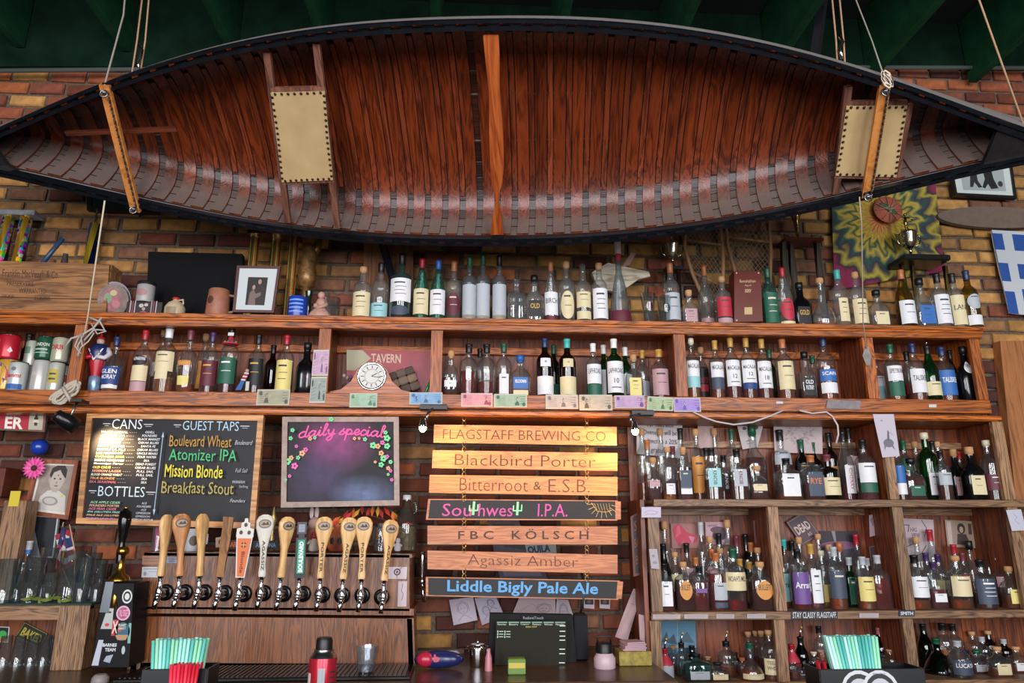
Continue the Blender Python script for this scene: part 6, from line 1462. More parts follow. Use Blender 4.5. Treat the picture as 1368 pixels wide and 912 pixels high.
snowshoe([(1006, 418), (1028, 380), (1030, 340), (1026, 275), (968, 275), (972, 330), (984, 370), (992, 418)], 'wooden webbed snowshoe hanging behind the presentation box, the right one', 0)
# tie-dye cloth
m = bpy.data.materials.new('tie_dye'); m.use_nodes = True; nt = m.node_tree; b = nt.nodes['Principled BSDF']; N = nt.nodes.new; K = nt.links.new
tc = N('ShaderNodeTexCoord'); sx_ = N('ShaderNodeSeparateXYZ'); K(tc.outputs['Object'], sx_.inputs[0])
ce = (0.0, .38)
def mth(op, a, b_=None, c=None):
    n = N('ShaderNodeMath'); n.operation = op
    for i, v in enumerate((a, b_, c)):
        if v is None: continue
        if isinstance(v, (int, float)): n.inputs[i].default_value = v
        else: K(v, n.inputs[i])
    return n.outputs[0]
dx, dz = mth('SUBTRACT', sx_.outputs['X'], ce[0]), mth('SUBTRACT', sx_.outputs['Z'], ce[1])
rad = mth('SQRT', mth('ADD', mth('MULTIPLY', dx, dx), mth('MULTIPLY', dz, dz))); ang = mth('ARCTAN2', dz, dx)
nz = N('ShaderNodeTexNoise'); nz.inputs['Scale'].default_value = 9; K(tc.outputs['Object'], nz.inputs[0])
an = mth('ADD', ang, mth('MULTIPLY', nz.outputs['Fac'], .45)); stp = mth('SINE', mth('MULTIPLY', an, 19)); r2 = mth('ADD', mth('ADD', rad, mth('MULTIPLY', stp, .03)), mth('MULTIPLY', nz.outputs['Fac'], .14))
rp = N('ShaderNodeValToRGB'); K(mth('MULTIPLY', r2, 2.0), rp.inputs[0]); cr = rp.color_ramp
cols = [(0, '#b8603c'), (.22, '#b8503c'), (.28, '#b89c48'), (.36, '#a08030'), (.42, '#c8a838'), (.50, '#1e4a40'), (.58, '#b8a040'), (.66, '#2c5048'), (.74, '#3a3440'), (.84, '#a89838'), (.92, '#2c2830'), (1, '#7c2444')]
cr.elements[0].color = lin(cols[0][1]); cr.elements[1].position = 1; cr.elements[1].color = lin(cols[-1][1])
for p_, c_ in cols[1:-1]: e = cr.elements.new(p_); e.color = lin(c_)
K(rp.outputs[0], b.inputs['Base Color']); b.inputs['Roughness'].default_value = .95
t = flat('tie_dye_cloth', 'tie-dyed cloth with radiating yellow, green and black rings under the canoe', 'cloth', [(1111, 225), (1246, 222), (1262, 362), (1113, 388)], 3.715, .003, m, (), wr=.012)
t = thing('woven_basket', 'round fruit painted motif of red and green crossed with strings on cloth', 'ornament', P(1186, 280, 3.68)); 
mb = MB(); mb.ball((0, 0, 0), .088, M('#a05038', .7, var=.5, scale=14), 16, 10, (1, .12, .95)); mb.build('disc', t)
for k in range(6):
    a = .5+k*.55; MB().tube([(.08*math.cos(a), -.013, .075*math.sin(a)), (-.01*k+.02, -.016, .0), (-.08*math.cos(a+.5), -.013, -.075*math.sin(a+.5))], .0022, M('#c09080', .7), 4).build('string', t)
for k in range(5): MB().ball((-.03+.014*k, -.012, .025-.012*k), .02, M('#3c5c38', .7, var=.4), 8, 6, (1.2, .3, .6)).build('green_leaf', t)
# right hand cup trophy
t = thing('trophy', 'green-silver cup trophy on a wide black deck in front of the tie-dye', 'trophy', at(1232, 3.62, ZS, 400)); zd = P(1235, 350, 3.60).z-ZS
MB().box((.0, -.02, zd), (.26, .16, .035), M('#161618', .3), bev=.006).build('deck_plate', t); MB().box((0, 0, .012), (.24, .1, .024), M('#161618', .3), bev=.004).build('base_plate', t)
for px in (1208, 1222, 1266): trophy_col(t, P(px, 380, 3.62).x-t.location.x, 0, .02, zd-.015, .015, [M('#1c1c20', .2, .6), M('#8c7c48', .2, .9), M('#1c1c20', .2, .6)])
cup(t, -.04, -.02, zd+.018, 1.05, SILV); fig(t, -.045, -.02, zd+.2, 1.0, GOLD)
# pictures and flag at the far right
t = flat('framed_photo', 'black-framed black and white photo of two runners at upper right', 'picture', [(1268, 222), (1350, 216), (1357, 266), (1275, 261)], 3.70, .02, M('#c0c8c4', .6), [('r', .16, .1, .86, .80, '#98a0a0'), ('p', [(.32, .2), (.42, .2), (.42, .5), (.48, .7), (.42, .72), (.36, .55), (.33, .7), (.28, .7), (.3, .45)], '#202020'), ('p', [(.52, .1), (.66, .1), (.68, .45), (.74, .72), (.62, .75), (.58, .6), (.52, .74), (.48, .7), (.54, .45)], '#181818'), ('e', .78, .6, .04, .08, '#303030')], frame=(.035, BLACK, .01))
t = thing('oval_board', 'long plain brown oval board on the bricks right of the tie-dye', 'board', P(1330, 305, 3.70)); c = t.location
MB().prism([(P(1330, 291, 3.70).x-c.x+.36*math.cos(k*pi/14), P(1330, 291, 3.70).z-c.z+.068*math.sin(k*pi/14)) for k in range(28)], -.01, .02, M('#6b5a4e', .6, var=.12, scale=30)).build('oval_panel', t)
fl = [('r', 0, 0, 1, 1, '#b8bcc0')]
for (u0, v0, u1, v1) in ((0, .04, .18, .24), (.36, .04, 1, .24), (0, .40, .18, .62), (.36, .40, 1, .58), (.36, .70, .55, 1), (.72, .70, .9, 1), (0, .74, .2, 1)): fl.append(('r', u0, v0, u1, v1, '#1c4890'))
t = flat('greek_flag', 'blue and white striped flag with a cross hanging at far right edge', 'flag', [(1323, 308), (1395, 312), (1410, 425), (1346, 419)], 3.71, .002, M('#b8bcc0', .9), fl, wr=.01)
# ------------------------------------------------------------------ hutch bay of cans, left
def can(px, y0, y1, w_, Y, z, c, cats, label, shapes, par=None):
    x = P(px, y0+16, Y); H = P(px, y0, Y).z-z; R_ = w_/2/ppm(x); t = thing('beer_can', label, 'can', (x.x, Y, z), 'old beer cans in the hutch')
    MB().lathe([(0, R_*.85), (.006, R_*.98), (.010, R_), (H-.012, R_), (H-.006, R_*.95), (H, R_*.88)], (0, 0, 0), M(c, .3, .2), 20).build('can_body', t)
    MB().lathe([(H-.004, R_*.9), (H+.002, R_*.92), (H+.003, R_*.8)], (0, 0, 0), STEEL, 18).build('rim', t)
    mb = MB()
    mp = lambda u, v, l=0: (R_*1.004*math.cos(-pi/2+(u-.5)*2.2)*(1+l*8), R_*1.004*math.sin(-pi/2+(u-.5)*2.2)*(1+l*8), H*(1-v)*.86+H*.06)
    out = []
    for s_ in shapes:
        if s_[0] == 'r':    # split wide bands so they follow the curve
            _, u0, v0, u1, v1, c_ = s_
            for k in range(6): out.append(('r', u0+(u1-u0)*k/6, v0, u0+(u1-u0)*(k+1)/6+.002, v1, c_))
        else: out.append(s_)
    art(mb, mp, out); mb.build('print', t); return H
h = can(12, 451+31, 514, 30, 3.47, ZM, '#c09038', 0, 'orange and blue lettered can under the red can, far left', [('e', .35, .5, .35, .45, '#2c3c8c'), ('e', .35, .5, .25, .33, '#c8a048'), ('r', .65, .3, 1, .7, '#b83c30')])
can(12, 449, 0, 28, 3.47, ZM+h+.004, '#b01c2c', 0, 'red can with a white figure stacked on the orange can', [('r', .0, .2, .35, .55, '#c8d0cc'), ('p', [(.7, .7), (.8, .5), (.9, .7), (.8, .8)], '#d8d0d0')])
can(24, 485, 0, 23, 3.44, ZM, '#b8bcb8', 0, 'white can with red script and blue foot before the brown bottle', [('t', 'Hamms', .1, .38, .9, .56, '#b02c3c', {'sh': .3, 'b': .03}), ('r', 0, .82, 1, 1.03, '#2c5ca0'), ('e', .5, .2, .12, .08, '#606c6c')])
h = can(43, 490, 0, 16, 3.52, ZM, '#b0b0ac', 0, 'small white can with red oval behind the pink-brown lettered can', [('e', .35, .4, .4, .2, '#a82c38')])
can(43, 456, 0, 18, 3.55, ZM+h+.004, '#a8b0a0', 0, 'pale green can at the back, left of the dark green can', [('r', .1, .2, .6, .5, '#587860')])
h = can(55, 482, 0, 22, 3.455, ZM, '#b0b0aa', 0, 'tall pale can with brown banner under the dark green can', [('p', [(.1, .4), (.8, .22), (.8, .5), (.1, .68)], '#8c4844'), ('t', 'OLD', .25, .38, .7, .48, '#d8c8c0')])
can(60, 451, 0, 22, 3.455, ZM+h+.004, '#1c4c34', 0, 'dark green can lettered LONDON stacked on the pale can', [('t', 'LONDON', .08, .25, .92, .42, '#c0c8b8', {'b': .03}), ('r', .15, .55, .85, .62, '#a8b8a8'), ('r', .1, .74, .9, .78, '#a8b8a8')])
h = can(75, 485, 0, 19, 3.455, ZM, '#b0b4a8', 0, 'white can with yellow label at the foot of the stack', [('r', .2, .2, .85, .75, '#b0a040'), ('r', .3, .35, .7, .42, '#3c3c30'), ('r', .3, .55, .7, .62, '#3c3c30')])
can(81, 452, 0, 21, 3.455, ZM+h+.004, '#a8a890', 0, 'cream can with red DRB lettering on top of the stack', [('t', 'DRB', .15, .28, .85, .52, '#a83830', {'b': .04})])
h = can(87, 489, 0, 14, 3.53, ZM, '#a0a090', 0, 'small cream can with red bands behind the stack', [('r', .2, .3, .9, .6, '#a83830')])
can(93, 455, 0, 15, 3.55, ZM+h+.004, '#1c4430', 0, 'narrow green can with red band behind the divider', [('r', .1, .75, 1, .85, '#a84840')])
# tap-handle man
L0 = at(128, 3.46, ZM, 500); t = thing('mascot_bottle', 'red white and blue figure-shaped bottle standing beside the rope coil', 'figurine', L0)
MB().lathe([(0, .024), (.004, .027), (.07, .027), (.078, .024)], (0, 0, 0), M('#7c94b0', .3, .5, var=.3), 16).build('can_foot', t)
MB().lathe([(.078, .020), (.09, .022), (.14, .034), (.155, .036)], (0, 0, 0), M('#a81c2c', .35), 14).build('legs', t); MB().lathe([(.155, .036), (.19, .045), (.215, .044), (.235, .03), (.24, .015)], (0, 0, 0), M('#1c2858', .35), 14).build('torso', t)
MB().ball((0, 0, .252), .018, M('#c0a090', .5), 10, 8).build('head', t); MB().lathe([(.262, .019), (.272, .017), (.275, .008), (.29, .004)], (0, 0, 0), M('#b02838', .4), 12).build('hat', t)
for k in (-1, 1): MB().tube([(k*.04, 0, .215), (k*.056, -.01, .185), (k*.042, -.03, .165), (k*.01, -.042, .17)], [.014, .013, .011, .009], M('#c0bcc0' if k > 0 else '#a81c2c', .4), 8).build('arm', t)
mb = MB()
for k in (-1, 1): mb.add([(k*.03, -.036, .21), (k*.036, -.034, .21), (.002*k, -.042, .15), (-.002*k, -.042, .156)], [(0, 1, 2, 3)], M('#d0ccc8', .4))
mb.build('braces', t)['kind'] = 'stuff'
# ropes at the left divider
A = P(140, 268, 2.9); B = P(117, 425, 3.36); D_ = P(112, 450, 3.37)
rope([A, B, D_], .0035, 'pale line running from the canoe down to the hutch cleat', M('#c0b498', .8))
t = thing('rope_cleat', 'pale knotted rope ends hanging on the first hutch divider', 'rope', P(107, 478, 3.38)); L0 = t.location
for k, pl in enumerate(([(120, 424), (134, 430), (140, 441), (126, 440), (112, 455)], [(136, 424), (125, 438), (108, 448), (95, 452), (88, 462)], [(122, 432), (130, 446), (142, 442)], [(112, 446), (104, 462), (106, 476)], [(108, 446), (110, 462), (103, 474)], [(106, 448), (100, 462), (108, 472)], [(126, 444), (118, 456), (108, 464), (104, 476)])):
    MB().tube([P(x, y, 3.365-.004*k)-L0 for x, y in pl], .005 if k < 2 else .0035, M('#a8a49c', .8), 6).build('rope_strand', t)
t = thing('rope_coil', 'hanked coil of grey-white rope hanging in front of the hutch shelf', 'rope', P(90, 540, 3.33)); L0 = t.location; rr = random.Random(4)
for k in range(9):
    a0 = P(71+rr.uniform(-4, 4), 536+k*.9-3, 3.34)-L0; b0 = P(106+rr.uniform(-5, 4), 512+k*.7-4, 3.34)-L0; mid = (a0+b0)/2; d = (b0-a0)/2; nrm = Vector((-d.z, 0, d.x)).normalized()*(.010+.0045*k)
    MB().tube([mid+d*math.cos(i*pi/9)*(1-.02*k)+nrm*math.sin(i*pi/9)*(1-.35*abs(math.cos(i*pi/9)))*(1-.55*math.sin(i*pi/9)**8)+Vector((0, -.006*(k % 3), 0)) for i in range(18)], .0055, M('#b0a898', .85, bump=.5, scale=200), 6, True).build('rope_loop', t)
MB().tube([P(84, 517, 3.32)-L0, P(90, 528, 3.315)-L0, P(95, 536, 3.32)-L0], .008, M('#b0a898', .85), 6).build('rope_wrap', t)
# hat ornament, doll
t = thing('sombrero_ornament', 'tiny red and blue sombrero hung on a dark bottle neck with price tag', 'ornament', P(308, 460, 3.43)); 
MB().lathe([(-.002, .036), (.002, .040), (.006, .036), (.010, .016), (.035, .012), (.04, .006)], (0, 0, 0), M('#a82c3c', .7), 18).build('brim', t)
for k in range(9): MB().ball((.028*math.cos(k*.7-3.1), .028*math.sin(k*.7-3.1), .008), .006, M(('#3c60b0', '#c8a030', '#30804c')[k % 3], .6), 6, 4).build('bead', t)
MB().box((0, -.008, .05), (.028, .002, .016), M('#c8c8c4', .6)).build('price_tag', t)
t = thing('worry_doll', 'small cloth doll in red striped top and blue skirt leaning between bottles', 'doll', P(322, 521, 3.425))
MB().prism([(-.026, .0), (.0, .0), (.014, .045), (-.002, .05)], -.004, .004, M('#2c6098', .8)).build('skirt', t)
for k in range(5): MB().prism([(-.004+.003*k, .048+.008*k), (.016+.003*k, .045+.008*k), (.018+.003*k, .052+.008*k), (-.002+.003*k, .055+.008*k)], -.005, .004, M('#a83040' if k % 2 else '#c8c0bc', .8)).build('stripe', t)
MB().ball((.020, 0, .095), .010, M('#b09080', .8), 8, 6).build('head', t); MB().box((.028, .0, .02), (.016, .004, .045), M('#b8b8b0', .7)).build('card', t)
# ------------------------------------------------------------------ clock bay
t = flat('beer_sign', 'red tin sign with cream lettering behind the mantel clock', 'sign', [(463, 467), (580, 470), (578, 524), (463, 522)], 3.64, .008, M('#8c1c28', .4), [('p', [(0, 0), (.18, 0), (.28, .2), (.1, .5), (0, .5)], '#a09c80'), ch('TAVERN', .28, .08, .62, .30, '#c0a890', b=.02)])
L0 = at(497, 3.48, ZM, 515); t = thing('mantel_clock', 'honey-brown wooden mantel clock with chrome-rimmed white dial', 'clock', L0)
sc_ = 1/ppm(L0+Vector((0, 0, .05))); prof = [(-54, 0), (-54, 5), (-40, 8), (-27, 19), (-20, 34), (-10, 44), (0, 46), (10, 44), (20, 34), (27, 19), (40, 8), (54, 5), (54, 0)]
MB().prism([(x*sc_, y*sc_*1.02) for x, y in prof], -.02, .03, WOOD('#7c3c14', '#a8602c', 'X', .35, 4)).build('clock_case', t); MB().box((0, .005, .008), (112*sc_, .07, .012), WOOD('#7c3c14', '#a8602c', 'X', .35, 4)).build('clock_base', t)
cc_ = (0, 0, 26*sc_); MB().lathe([(-.02, .068), (-.028, .071), (-.030, .067), (-.026, .060)], cc_, CHROME, 28, axis='Y', caps=False).build('bezel', t)
mb = MB(); mb.lathe([(-.024, .062), (-.0245, .0)], cc_, M('#c8c8c0', .5), 28, axis='Y'); 
mp = lambda u, v, l=0: ((u-.5)*.12, -.0252-l, cc_[2]+(.5-v)*.12)
sh = []
for k in range(12):
    a = k*pi/6; s0, s1 = .33, .44; sh.append(('l', [(.5+s0*math.sin(a), .5-s0*math.cos(a)), (.5+s1*math.sin(a), .5-s1*math.cos(a))], .0035, '#282828'))
for k in range(24):
    a, b2 = k*pi/12, (k+1)*pi/12; sh.append(('l', [(.5+.29*math.sin(a), .5-.29*math.cos(a)), (.5+.29*math.sin(b2), .5-.29*math.cos(b2))], .0012, '#606060'))
d_ = mb.build('dial', t); mb = MB(); art(mb, mp, sh, lift=.0002); mb.build('numerals', d_)
MB().box((.012, -.027, cc_[2]+.008), (.030, .001, .0035), BLACK, Matrix.Rotation(-.5, 3, 'Y')).build('hour_hand', t); MB().box((.022, -.028, cc_[2]-.003), (.044, .001, .0025), BLACK, Matrix.Rotation(.12, 3, 'Y')).build('minute_hand', t)
t = thing('patchwork_pouch', 'grey-brown patchwork leather pouch leaning behind the clock', 'pouch', at(543, 3.57, ZM, 515)); rt = Matrix.Rotation(-.35, 3, 'Y')
PC = [M(c, .8, bump=.4) for c in ('#5c4c3e', '#6c5c4c', '#4a3c34', '#7a6450')]
for i in range(3):
    for j in range(3): MB().box(rt @ Vector((-.045+.045*i, -.01*(1-abs(i-1)), .0+.042*j))+Vector((0, 0, .055)), (.044, .035+.01*(j == 1), .041), PC[(i*2+j*3) % 4], rt, .006).build('patch', t)
t = thing('green_marker', 'green glass tube leaning at the right end of the clock bay', 'tube', at(567, 3.50, ZM, 520)); MB().tube([(0, 0, .008), (.045, .04, .14)], .008, M('#1c7c3c', .2), 8).build('marker_body', t)
t = thing('dried_flowers', 'small bunch of dried purple-white flowers left of the clock', 'flowers', at(459, 3.56, ZM, 510))
for k in range(9): MB().ball((rr.uniform(-.03, .04), rr.uniform(-.02, .02), rr.uniform(.06, .12)), .010, M(('#6c4c74', '#a8988c', '#5c3c34')[k % 3], .9), 6, 4).build('bloom', t)
MB().tube([(0, 0, 0), (.01, 0, .07)], .014, M('#4c3c2c', .8), 8).build('stem_bundle', t)
# ------------------------------------------------------------------ on top of the tap tower
ZTT = P(366, 739, 3.45).z-.035; ZTT = 1.497
def tt(px, Y=3.46): return at(px, Y, ZTT, 733)
t = thing('candy_jar', 'clear jar of pink striped sweets with red lid on tower, far left', 'jar', tt(211))
MB().lathe([(0, .030), (.13, .030), (.135, .026)], (0, 0, 0), GLASS('#eef2f4'), 16).build('jar_glass', t); MB().lathe([(.135, .032), (.15, .032), (.155, .028)], (0, 0, 0), M('#b01c28', .35), 16).build('lid', t)
mb = MB(); rr = random.Random(8)
for k in range(10): a = rr.uniform(0, 6.28); r_ = rr.uniform(.005, .022); mb.tube([(r_*math.cos(a), r_*math.sin(a), .004), (r_*math.cos(a+.5), r_*math.sin(a+.5), rr.uniform(.1, .128))], .003, M(('#d05080', '#d8c8cc', '#b02c50')[k % 3], .4), 5)
mb.build('sweets', t)['kind'] = 'stuff'
t = thing('white_mug', 'white mug with brown and blue printed pattern behind the second tap', 'mug', tt(256, 3.48))
MB().lathe([(0, .040), (.004, .044), (.10, .044), (.102, .040), (.01, .038)], (0, 0, 0), M('#b8bcc0', .3), 18, caps=False).build('mug_body', t); mb = MB(); curved(mb, M('#5a4838', .5), sec_round, .0445, .1, .25, .7, -pi/2, -pi/2+.9, 'o', 1.0); curved(mb, M('#2c5890', .5), sec_round, .0445, .1, .3, .8, -pi/2-1.2, -pi/2-.6, 'r', 1.0); mb.build('print', t)
MB().tube([(.043, 0, .08), (.065, 0, .075), (.066, 0, .035), (.044, 0, .03)], .005, M('#b8bcc0', .3), 6).build('handle', t)
flat('card', 'cream and red small card leaning on tower behind the rough wood handle', 'card', [(288, 718), (300, 716), (300, 730), (288, 731)], 3.50, .004, M('#b09878', .6), [('e', .5, .5, .2, .25, '#a03828')])
flat('card', 'orange lettered strip leaning on tower beside the bell tower handle', 'card', [(303, 721), (318, 721), (318, 733), (303, 733)], 3.50, .004, M('#202020', .6), [ch('BAR', .1, .2, .9, .8, '#c86020', b=.03)])
flat('card', 'dark blue lettered strip leaning on tower right of the bell tower handle', 'card', [(338, 722), (372, 722), (372, 733), (338, 733)], 3.50, .004, M('#1c2434', .6), [ch('ARIZONA', .1, .25, .9, .8, '#8898b0', b=.03)])
def doll(px, label, body, head, s=1.0, hat=None):
    t = thing('small_doll', label, 'doll', tt(px, 3.47))
    MB().lathe([(0, .022*s), (.01, .028*s), (.05*s, .022*s), (.062*s, .012*s)], (0, 0, 0), M(body, .7), 12).build('body', t); MB().ball((0, 0, .078*s), .020*s, M(head, .7), 10, 8).build('head', t)
    if hat: MB().lathe([(.09*s, .022*s), (.094*s, .022*s), (.1*s, .012*s), (.115*s, .008*s)], (0, 0, 0), M(hat, .6), 12).build('hat', t)
    for k in (-1, 1): MB().ball((k*.007*s, -.019*s, .082*s), .003*s, BLACK, 5, 4).build('eye', t)
    for k in (-1, 1): MB().tube([(k*.018*s, 0, .055*s), (k*.032*s, -.006, .035*s)], .006*s, M(body, .7), 6).build('arm', t)
    return t
doll(419, 'small red and white figure on tower left of the ninth tap', '#b8b0a8', '#8c2c34', .9)
doll(531, 'tiny snowman with orange nose at the right end of the tower', '#c4c0c4', '#c4c0c4', .6)
t = thing('bunny_ears', 'pair of upright pink-white toy ears behind the black tap handle', 'toy', tt(418, 3.53))
for k in (-1, 1): MB().ball((k*.012-.005, 0, .175), .011, M('#b8a4a4', .7), 8, 8, (1, .5, 2.8)).build('ear', t)
MB().ball((0, 0, .125), .03, M('#a88c80', .7), 10, 8).build('head', t); MB().lathe([(0, .03), (.06, .034), (.11, .02)], (0, 0, 0), M('#7c4c3c', .7), 12).build('body', t)
t = thing('carved_pumpkin_jug', 'orange-brown jug with black carved face between the right-hand taps', 'jug', tt(450, 3.50))
MB().lathe([(0, .035), (.02, .05), (.06, .052), (.09, .04), (.10, .02), (.12, .018)], (0, 0, 0), M('#9c5030', .5, var=.2), 16).build('jug_body', t); mb = MB(); curved(mb, BLACK, sec_round, .0525, .1, .3, .62, -pi/2-.5, -pi/2-.1, 'o', 1.0); curved(mb, BLACK, sec_round, .0525, .1, .3, .62, -pi/2+.2, -pi/2+.6, 'o', 1.0); mb.build('face', t)
t = thing('autumn_garland', 'fan of red and orange silk leaves above the right-hand taps', 'garland', tt(492, 3.56))
for k in range(26):
    u = k/25; a = pi*u; x = -.20*math.cos(a)*(.9+.15*rr.random()); z = .05+.125*math.sin(a)+.02*rr.random(); c = Vector((x, rr.uniform(-.02, .02), z)); an = a+rr.uniform(-.5, .5)
    d1 = Vector((math.cos(an), 0, math.sin(an)))*.028; s1 = Vector((-math.sin(an), .3, math.cos(an)))*.010
    vs = [c-d1, c+s1, c+d1, c-s1]; MB().add(vs+[v+Vector((0, .002, 0)) for v in vs], [(3, 2, 1, 0), (4, 5, 6, 7), (0, 1, 5, 4), (1, 2, 6, 5), (2, 3, 7, 6), (3, 0, 4, 7)], M(('#c02818', '#d06020', '#d8a028', '#a01c1c')[k % 4], .6)).build('leaf', t)
MB().tube([(-.19, 0, .0), (-.13, 0, .12), (0, 0, .165), (.13, 0, .12), (.19, 0, .0)], .004, M('#4c2818', .8), 5).build('wire', t)
t = thing('storage_jar', 'glass jar of dark blue and orange odds on tower, right side', 'jar', tt(508, 3.50))
MB().lathe([(0, .03), (.10, .03), (.11, .026)], (0, 0, 0), GLASS('#e0e8f0'), 16).build('jar_glass', t); MB().lathe([(.11, .03), (.125, .03)], (0, 0, 0), M('#2c2c30', .4), 16).build('lid', t)
mb = MB()
for k in range(14): mb.ball((rr.uniform(-.018, .018), rr.uniform(-.018, .018), rr.uniform(.01, .095)), .009, M(('#1c3c7c', '#c87020', '#202028', '#a8b0b8')[k % 4], .5), 6, 4)
mb.build('contents', t)['kind'] = 'stuff'
t = thing('glass_jug', 'big ribbed clear glass jug with white cap at the tower\'s right end', 'jug', tt(541, 3.52))
MB().lathe([(0, .05), (.005, .055), (.12, .055), (.17, .04), (.21, .02), (.235, .018)], (0, 0, 0), GLASS('#cdc8b8'), 20).build('glass_wall', t); MB().lathe([(.235, .021), (.255, .021), (.257, .018)], (0, 0, 0), M('#c8c8c8', .4), 12).build('cap', t)
MB().lathe([(.004, .05), (.11, .05)], (0, 0, 0), M('#8c8070', .6, var=.6, scale=60), 16).build('jug_contents', t); MB().tube([(.02, 0, .225), (.045, 0, .22), (.048, 0, .18), (.035, 0, .165)], .005, GLASS('#cdc8b8'), 6).build('handle', t)
t = thing('ornate_figure', 'small gilt filigree figure on the tower below the chalkboard edge', 'figurine', tt(362, 3.56)); MB().lathe([(0, .02), (.02, .012), (.06, .012), (.08, .006), (.11, .010), (.14, .018), (.17, .010), (.2, .003)], (0, 0, 0), M('#b09860', .4, .7, var=.4), 12).build('figure_body', t)
# ------------------------------------------------------------------ till screen, papers and clutter on the counter
YP = 3.30
t = thing('till_screen', 'black touch-screen till monitor showing a dark order screen', 'monitor', (P(713, 905, YP).x, YP+.05, ZK))
slab(t, [(655, 821), (767, 823), (773, 902), (652, 900)], YP, YP+.05, M('#09090a', .6, spec=.2), 'monitor_case')
mp = quadmap([(663, 829), (757, 829), (756, 889), (661, 888)], YP-.001, t.location); mb = MB()
sc_m = M('#1e1d15', .6, emit=.25, spec=.15)
s_ = [('r', 0, 0, 1, 1, sc_m)]
for k in range(6): s_ += [('r', .01+.165*k, .02, .155+.165*k, .05, M('#5c7c68', .4, emit=.4)), ch(('Favorites', 'Beers', 'Liquor', 'Pitchers', 'Wines', 'Miscellan')[k], .02+.165*k, .06, .14+.165*k, .10, M('#a8b8a8', .4, emit=.5))]
s_.append(ch('BEER PINT', .42, .12, .58, .15, M('#a8a050', .4, emit=.5)))
for a_, b_ in ((.02, .22), (.12, .22)):
    for k in range(3): s_ += [('r', a_, b_+.06*k, a_+.012, b_+.06*k+.045, M('#a0b8a0', .4, emit=.5)), ('r', a_+.025, b_+.06*k+.01, a_+.085, b_+.06*k+.03, M('#8ca08c', .4, emit=.4))]
for v in (.10, .22, .33, .42, .62, .72, .92): s_.append(('r', .90, v, .98, v+.018, M('#b8c8c0', .4, emit=.4)))
art(mb, mp, s_); mb.build('screen', t); mp = quadmap([(690, 822), (735, 822), (735, 828), (690, 828)], YP-.001, t.location); mb = MB(); art(mb, mp, [ch('RadiantTouch', .2, .2, .8, .8, '#9098a0')]); mb.build('print', t)
MB().box((0, .02, .01), (.2, .14, .02), M('#101012', .4)).build('stand_foot', t)
t = thing('card_reader', 'dark cable-hung card reader at the right side of the till', 'card reader', (P(778, 880, 3.36).x, 3.40, ZK)); MB().box((0, 0, .10), (.06, .05, .20), M('#0c0c10', .6, spec=.2), bev=.01).build('reader_body', t); MB().tube([(.0, 0, .19), (.03, .02, .3), (.01, .05, .42)], .006, BLACK, 6).build('cable', t)
def sketch(q, label, Y, s_, c='#b4a4a8', **k): return flat('paper_drawing', label, 'drawing', q, Y, .001, M(c, .8), s_, **k)
def face(u, v, r_, ink='#605058'):
    n = 12; return [('l', [(u+r_*math.cos(2*pi*i/n), v+r_*1.25*math.sin(2*pi*i/n)) for i in range(n+1)], .0016, ink), ('l', [(u-r_*1.3, v+r_*.6), (u-r_*1.1, v-r_), (u, v-r_*1.6), (u+r_*1.1, v-r_), (u+r_*1.3, v+r_*.7)], .0016, ink),
        ('l', [(u-r_*.5, v-.01), (u-r_*.2, v-.01)], .002, ink), ('l', [(u+r_*.2, v-.01), (u+r_*.5, v-.01)], .002, ink), ('l', [(u-r_*.25, v+r_*.7), (u+r_*.25, v+r_*.7)], .0016, ink), ('l', [(u-r_*1.4, v+r_*2.4), (u-r_*.3, v+r_*1.5), (u+r_*.3, v+r_*1.5), (u+r_*1.5, v+r_*2.4)], .0016, ink)]
sketch([(600, 801), (632, 797), (638, 828), (606, 835)], 'square pencil drawing of a bonneted woman, leftmost under the sign boards', 3.72, face(.5, .42, .19), '#b0a4b0')
sketch([(634, 799), (662, 795), (674, 823), (644, 835)], 'pencil drawing of two faces tucked behind the till, second from left', 3.722, face(.35, .55, .13)+face(.65, .3, .12), '#a8a0b0')
sketch([(694, 797), (742, 798), (742, 828), (682, 826)], 'wide pencil drawing of a portrait above the till screen', 3.721, face(.72, .5, .15)+[('l', [(.1, .7), (.4, .3), (.6, .5)], .0012, '#806870')], '#b09ca0')
sketch([(744, 800), (759, 801), (769, 832), (741, 832)], 'narrow pencil drawing right of the portrait above the till', 3.718, face(.5, .5, .22), '#b4a4ac')
for k, px in enumerate((780, 801)):
    flat('instant_photo', 'small white-edged instant photo under the lowest sign board, %s one' % ('left' if k == 0 else 'right'), 'photo', [(px, 796), (px+14, 796), (px+14, 813), (px, 812)], 3.72, .001, M('#b8a8b0', .5), [('r', .08, .1, .92, .68, '#181418'), ('e', .5, .45, .2, .15, '#5c4448')])
flat('poster', 'grey angled poster half hidden behind the lower sign boards', 'poster', [(650, 690), (690, 690), (742, 792), (672, 792)], 3.725, .002, M('#55505c', .6), [('p', [(.1, .1), (.8, .1), (.9, .45), (.3, .4)], '#3c3844'), ('r', .1, .62, .9, .78, '#78707c'), ch('CUBS', .0, .80, .5, .97, '#20305c', b=.03)])
flat('poster', 'white and navy lettered round-cornered sticker behind the lower sign boards', 'sticker', [(700, 722), (742, 718), (744, 744), (706, 748)], 3.72, .002, M('#98a098', .6), [ch('QUILA', .05, .3, .8, .75, '#20305c', b=.05)])
flat('paper_receipt', 'long curling paper strip hanging left of the cabinet', 'receipt', [(846, 786), (858, 788), (838, 856), (821, 850)], 3.60, .001, M('#b89c9c', .8), [('l', [(.2, .1), (.7, .1)], .001, '#705860'), ('l', [(.2, .3), (.7, .3)], .001, '#705860')], wr=.01)
flat('paper_receipt', 'short crumpled paper strip hanging against the cabinet side', 'receipt', [(853, 820), (862, 822), (862, 862), (856, 880)], 3.44, .001, M('#a88c8c', .8), (), wr=.01)
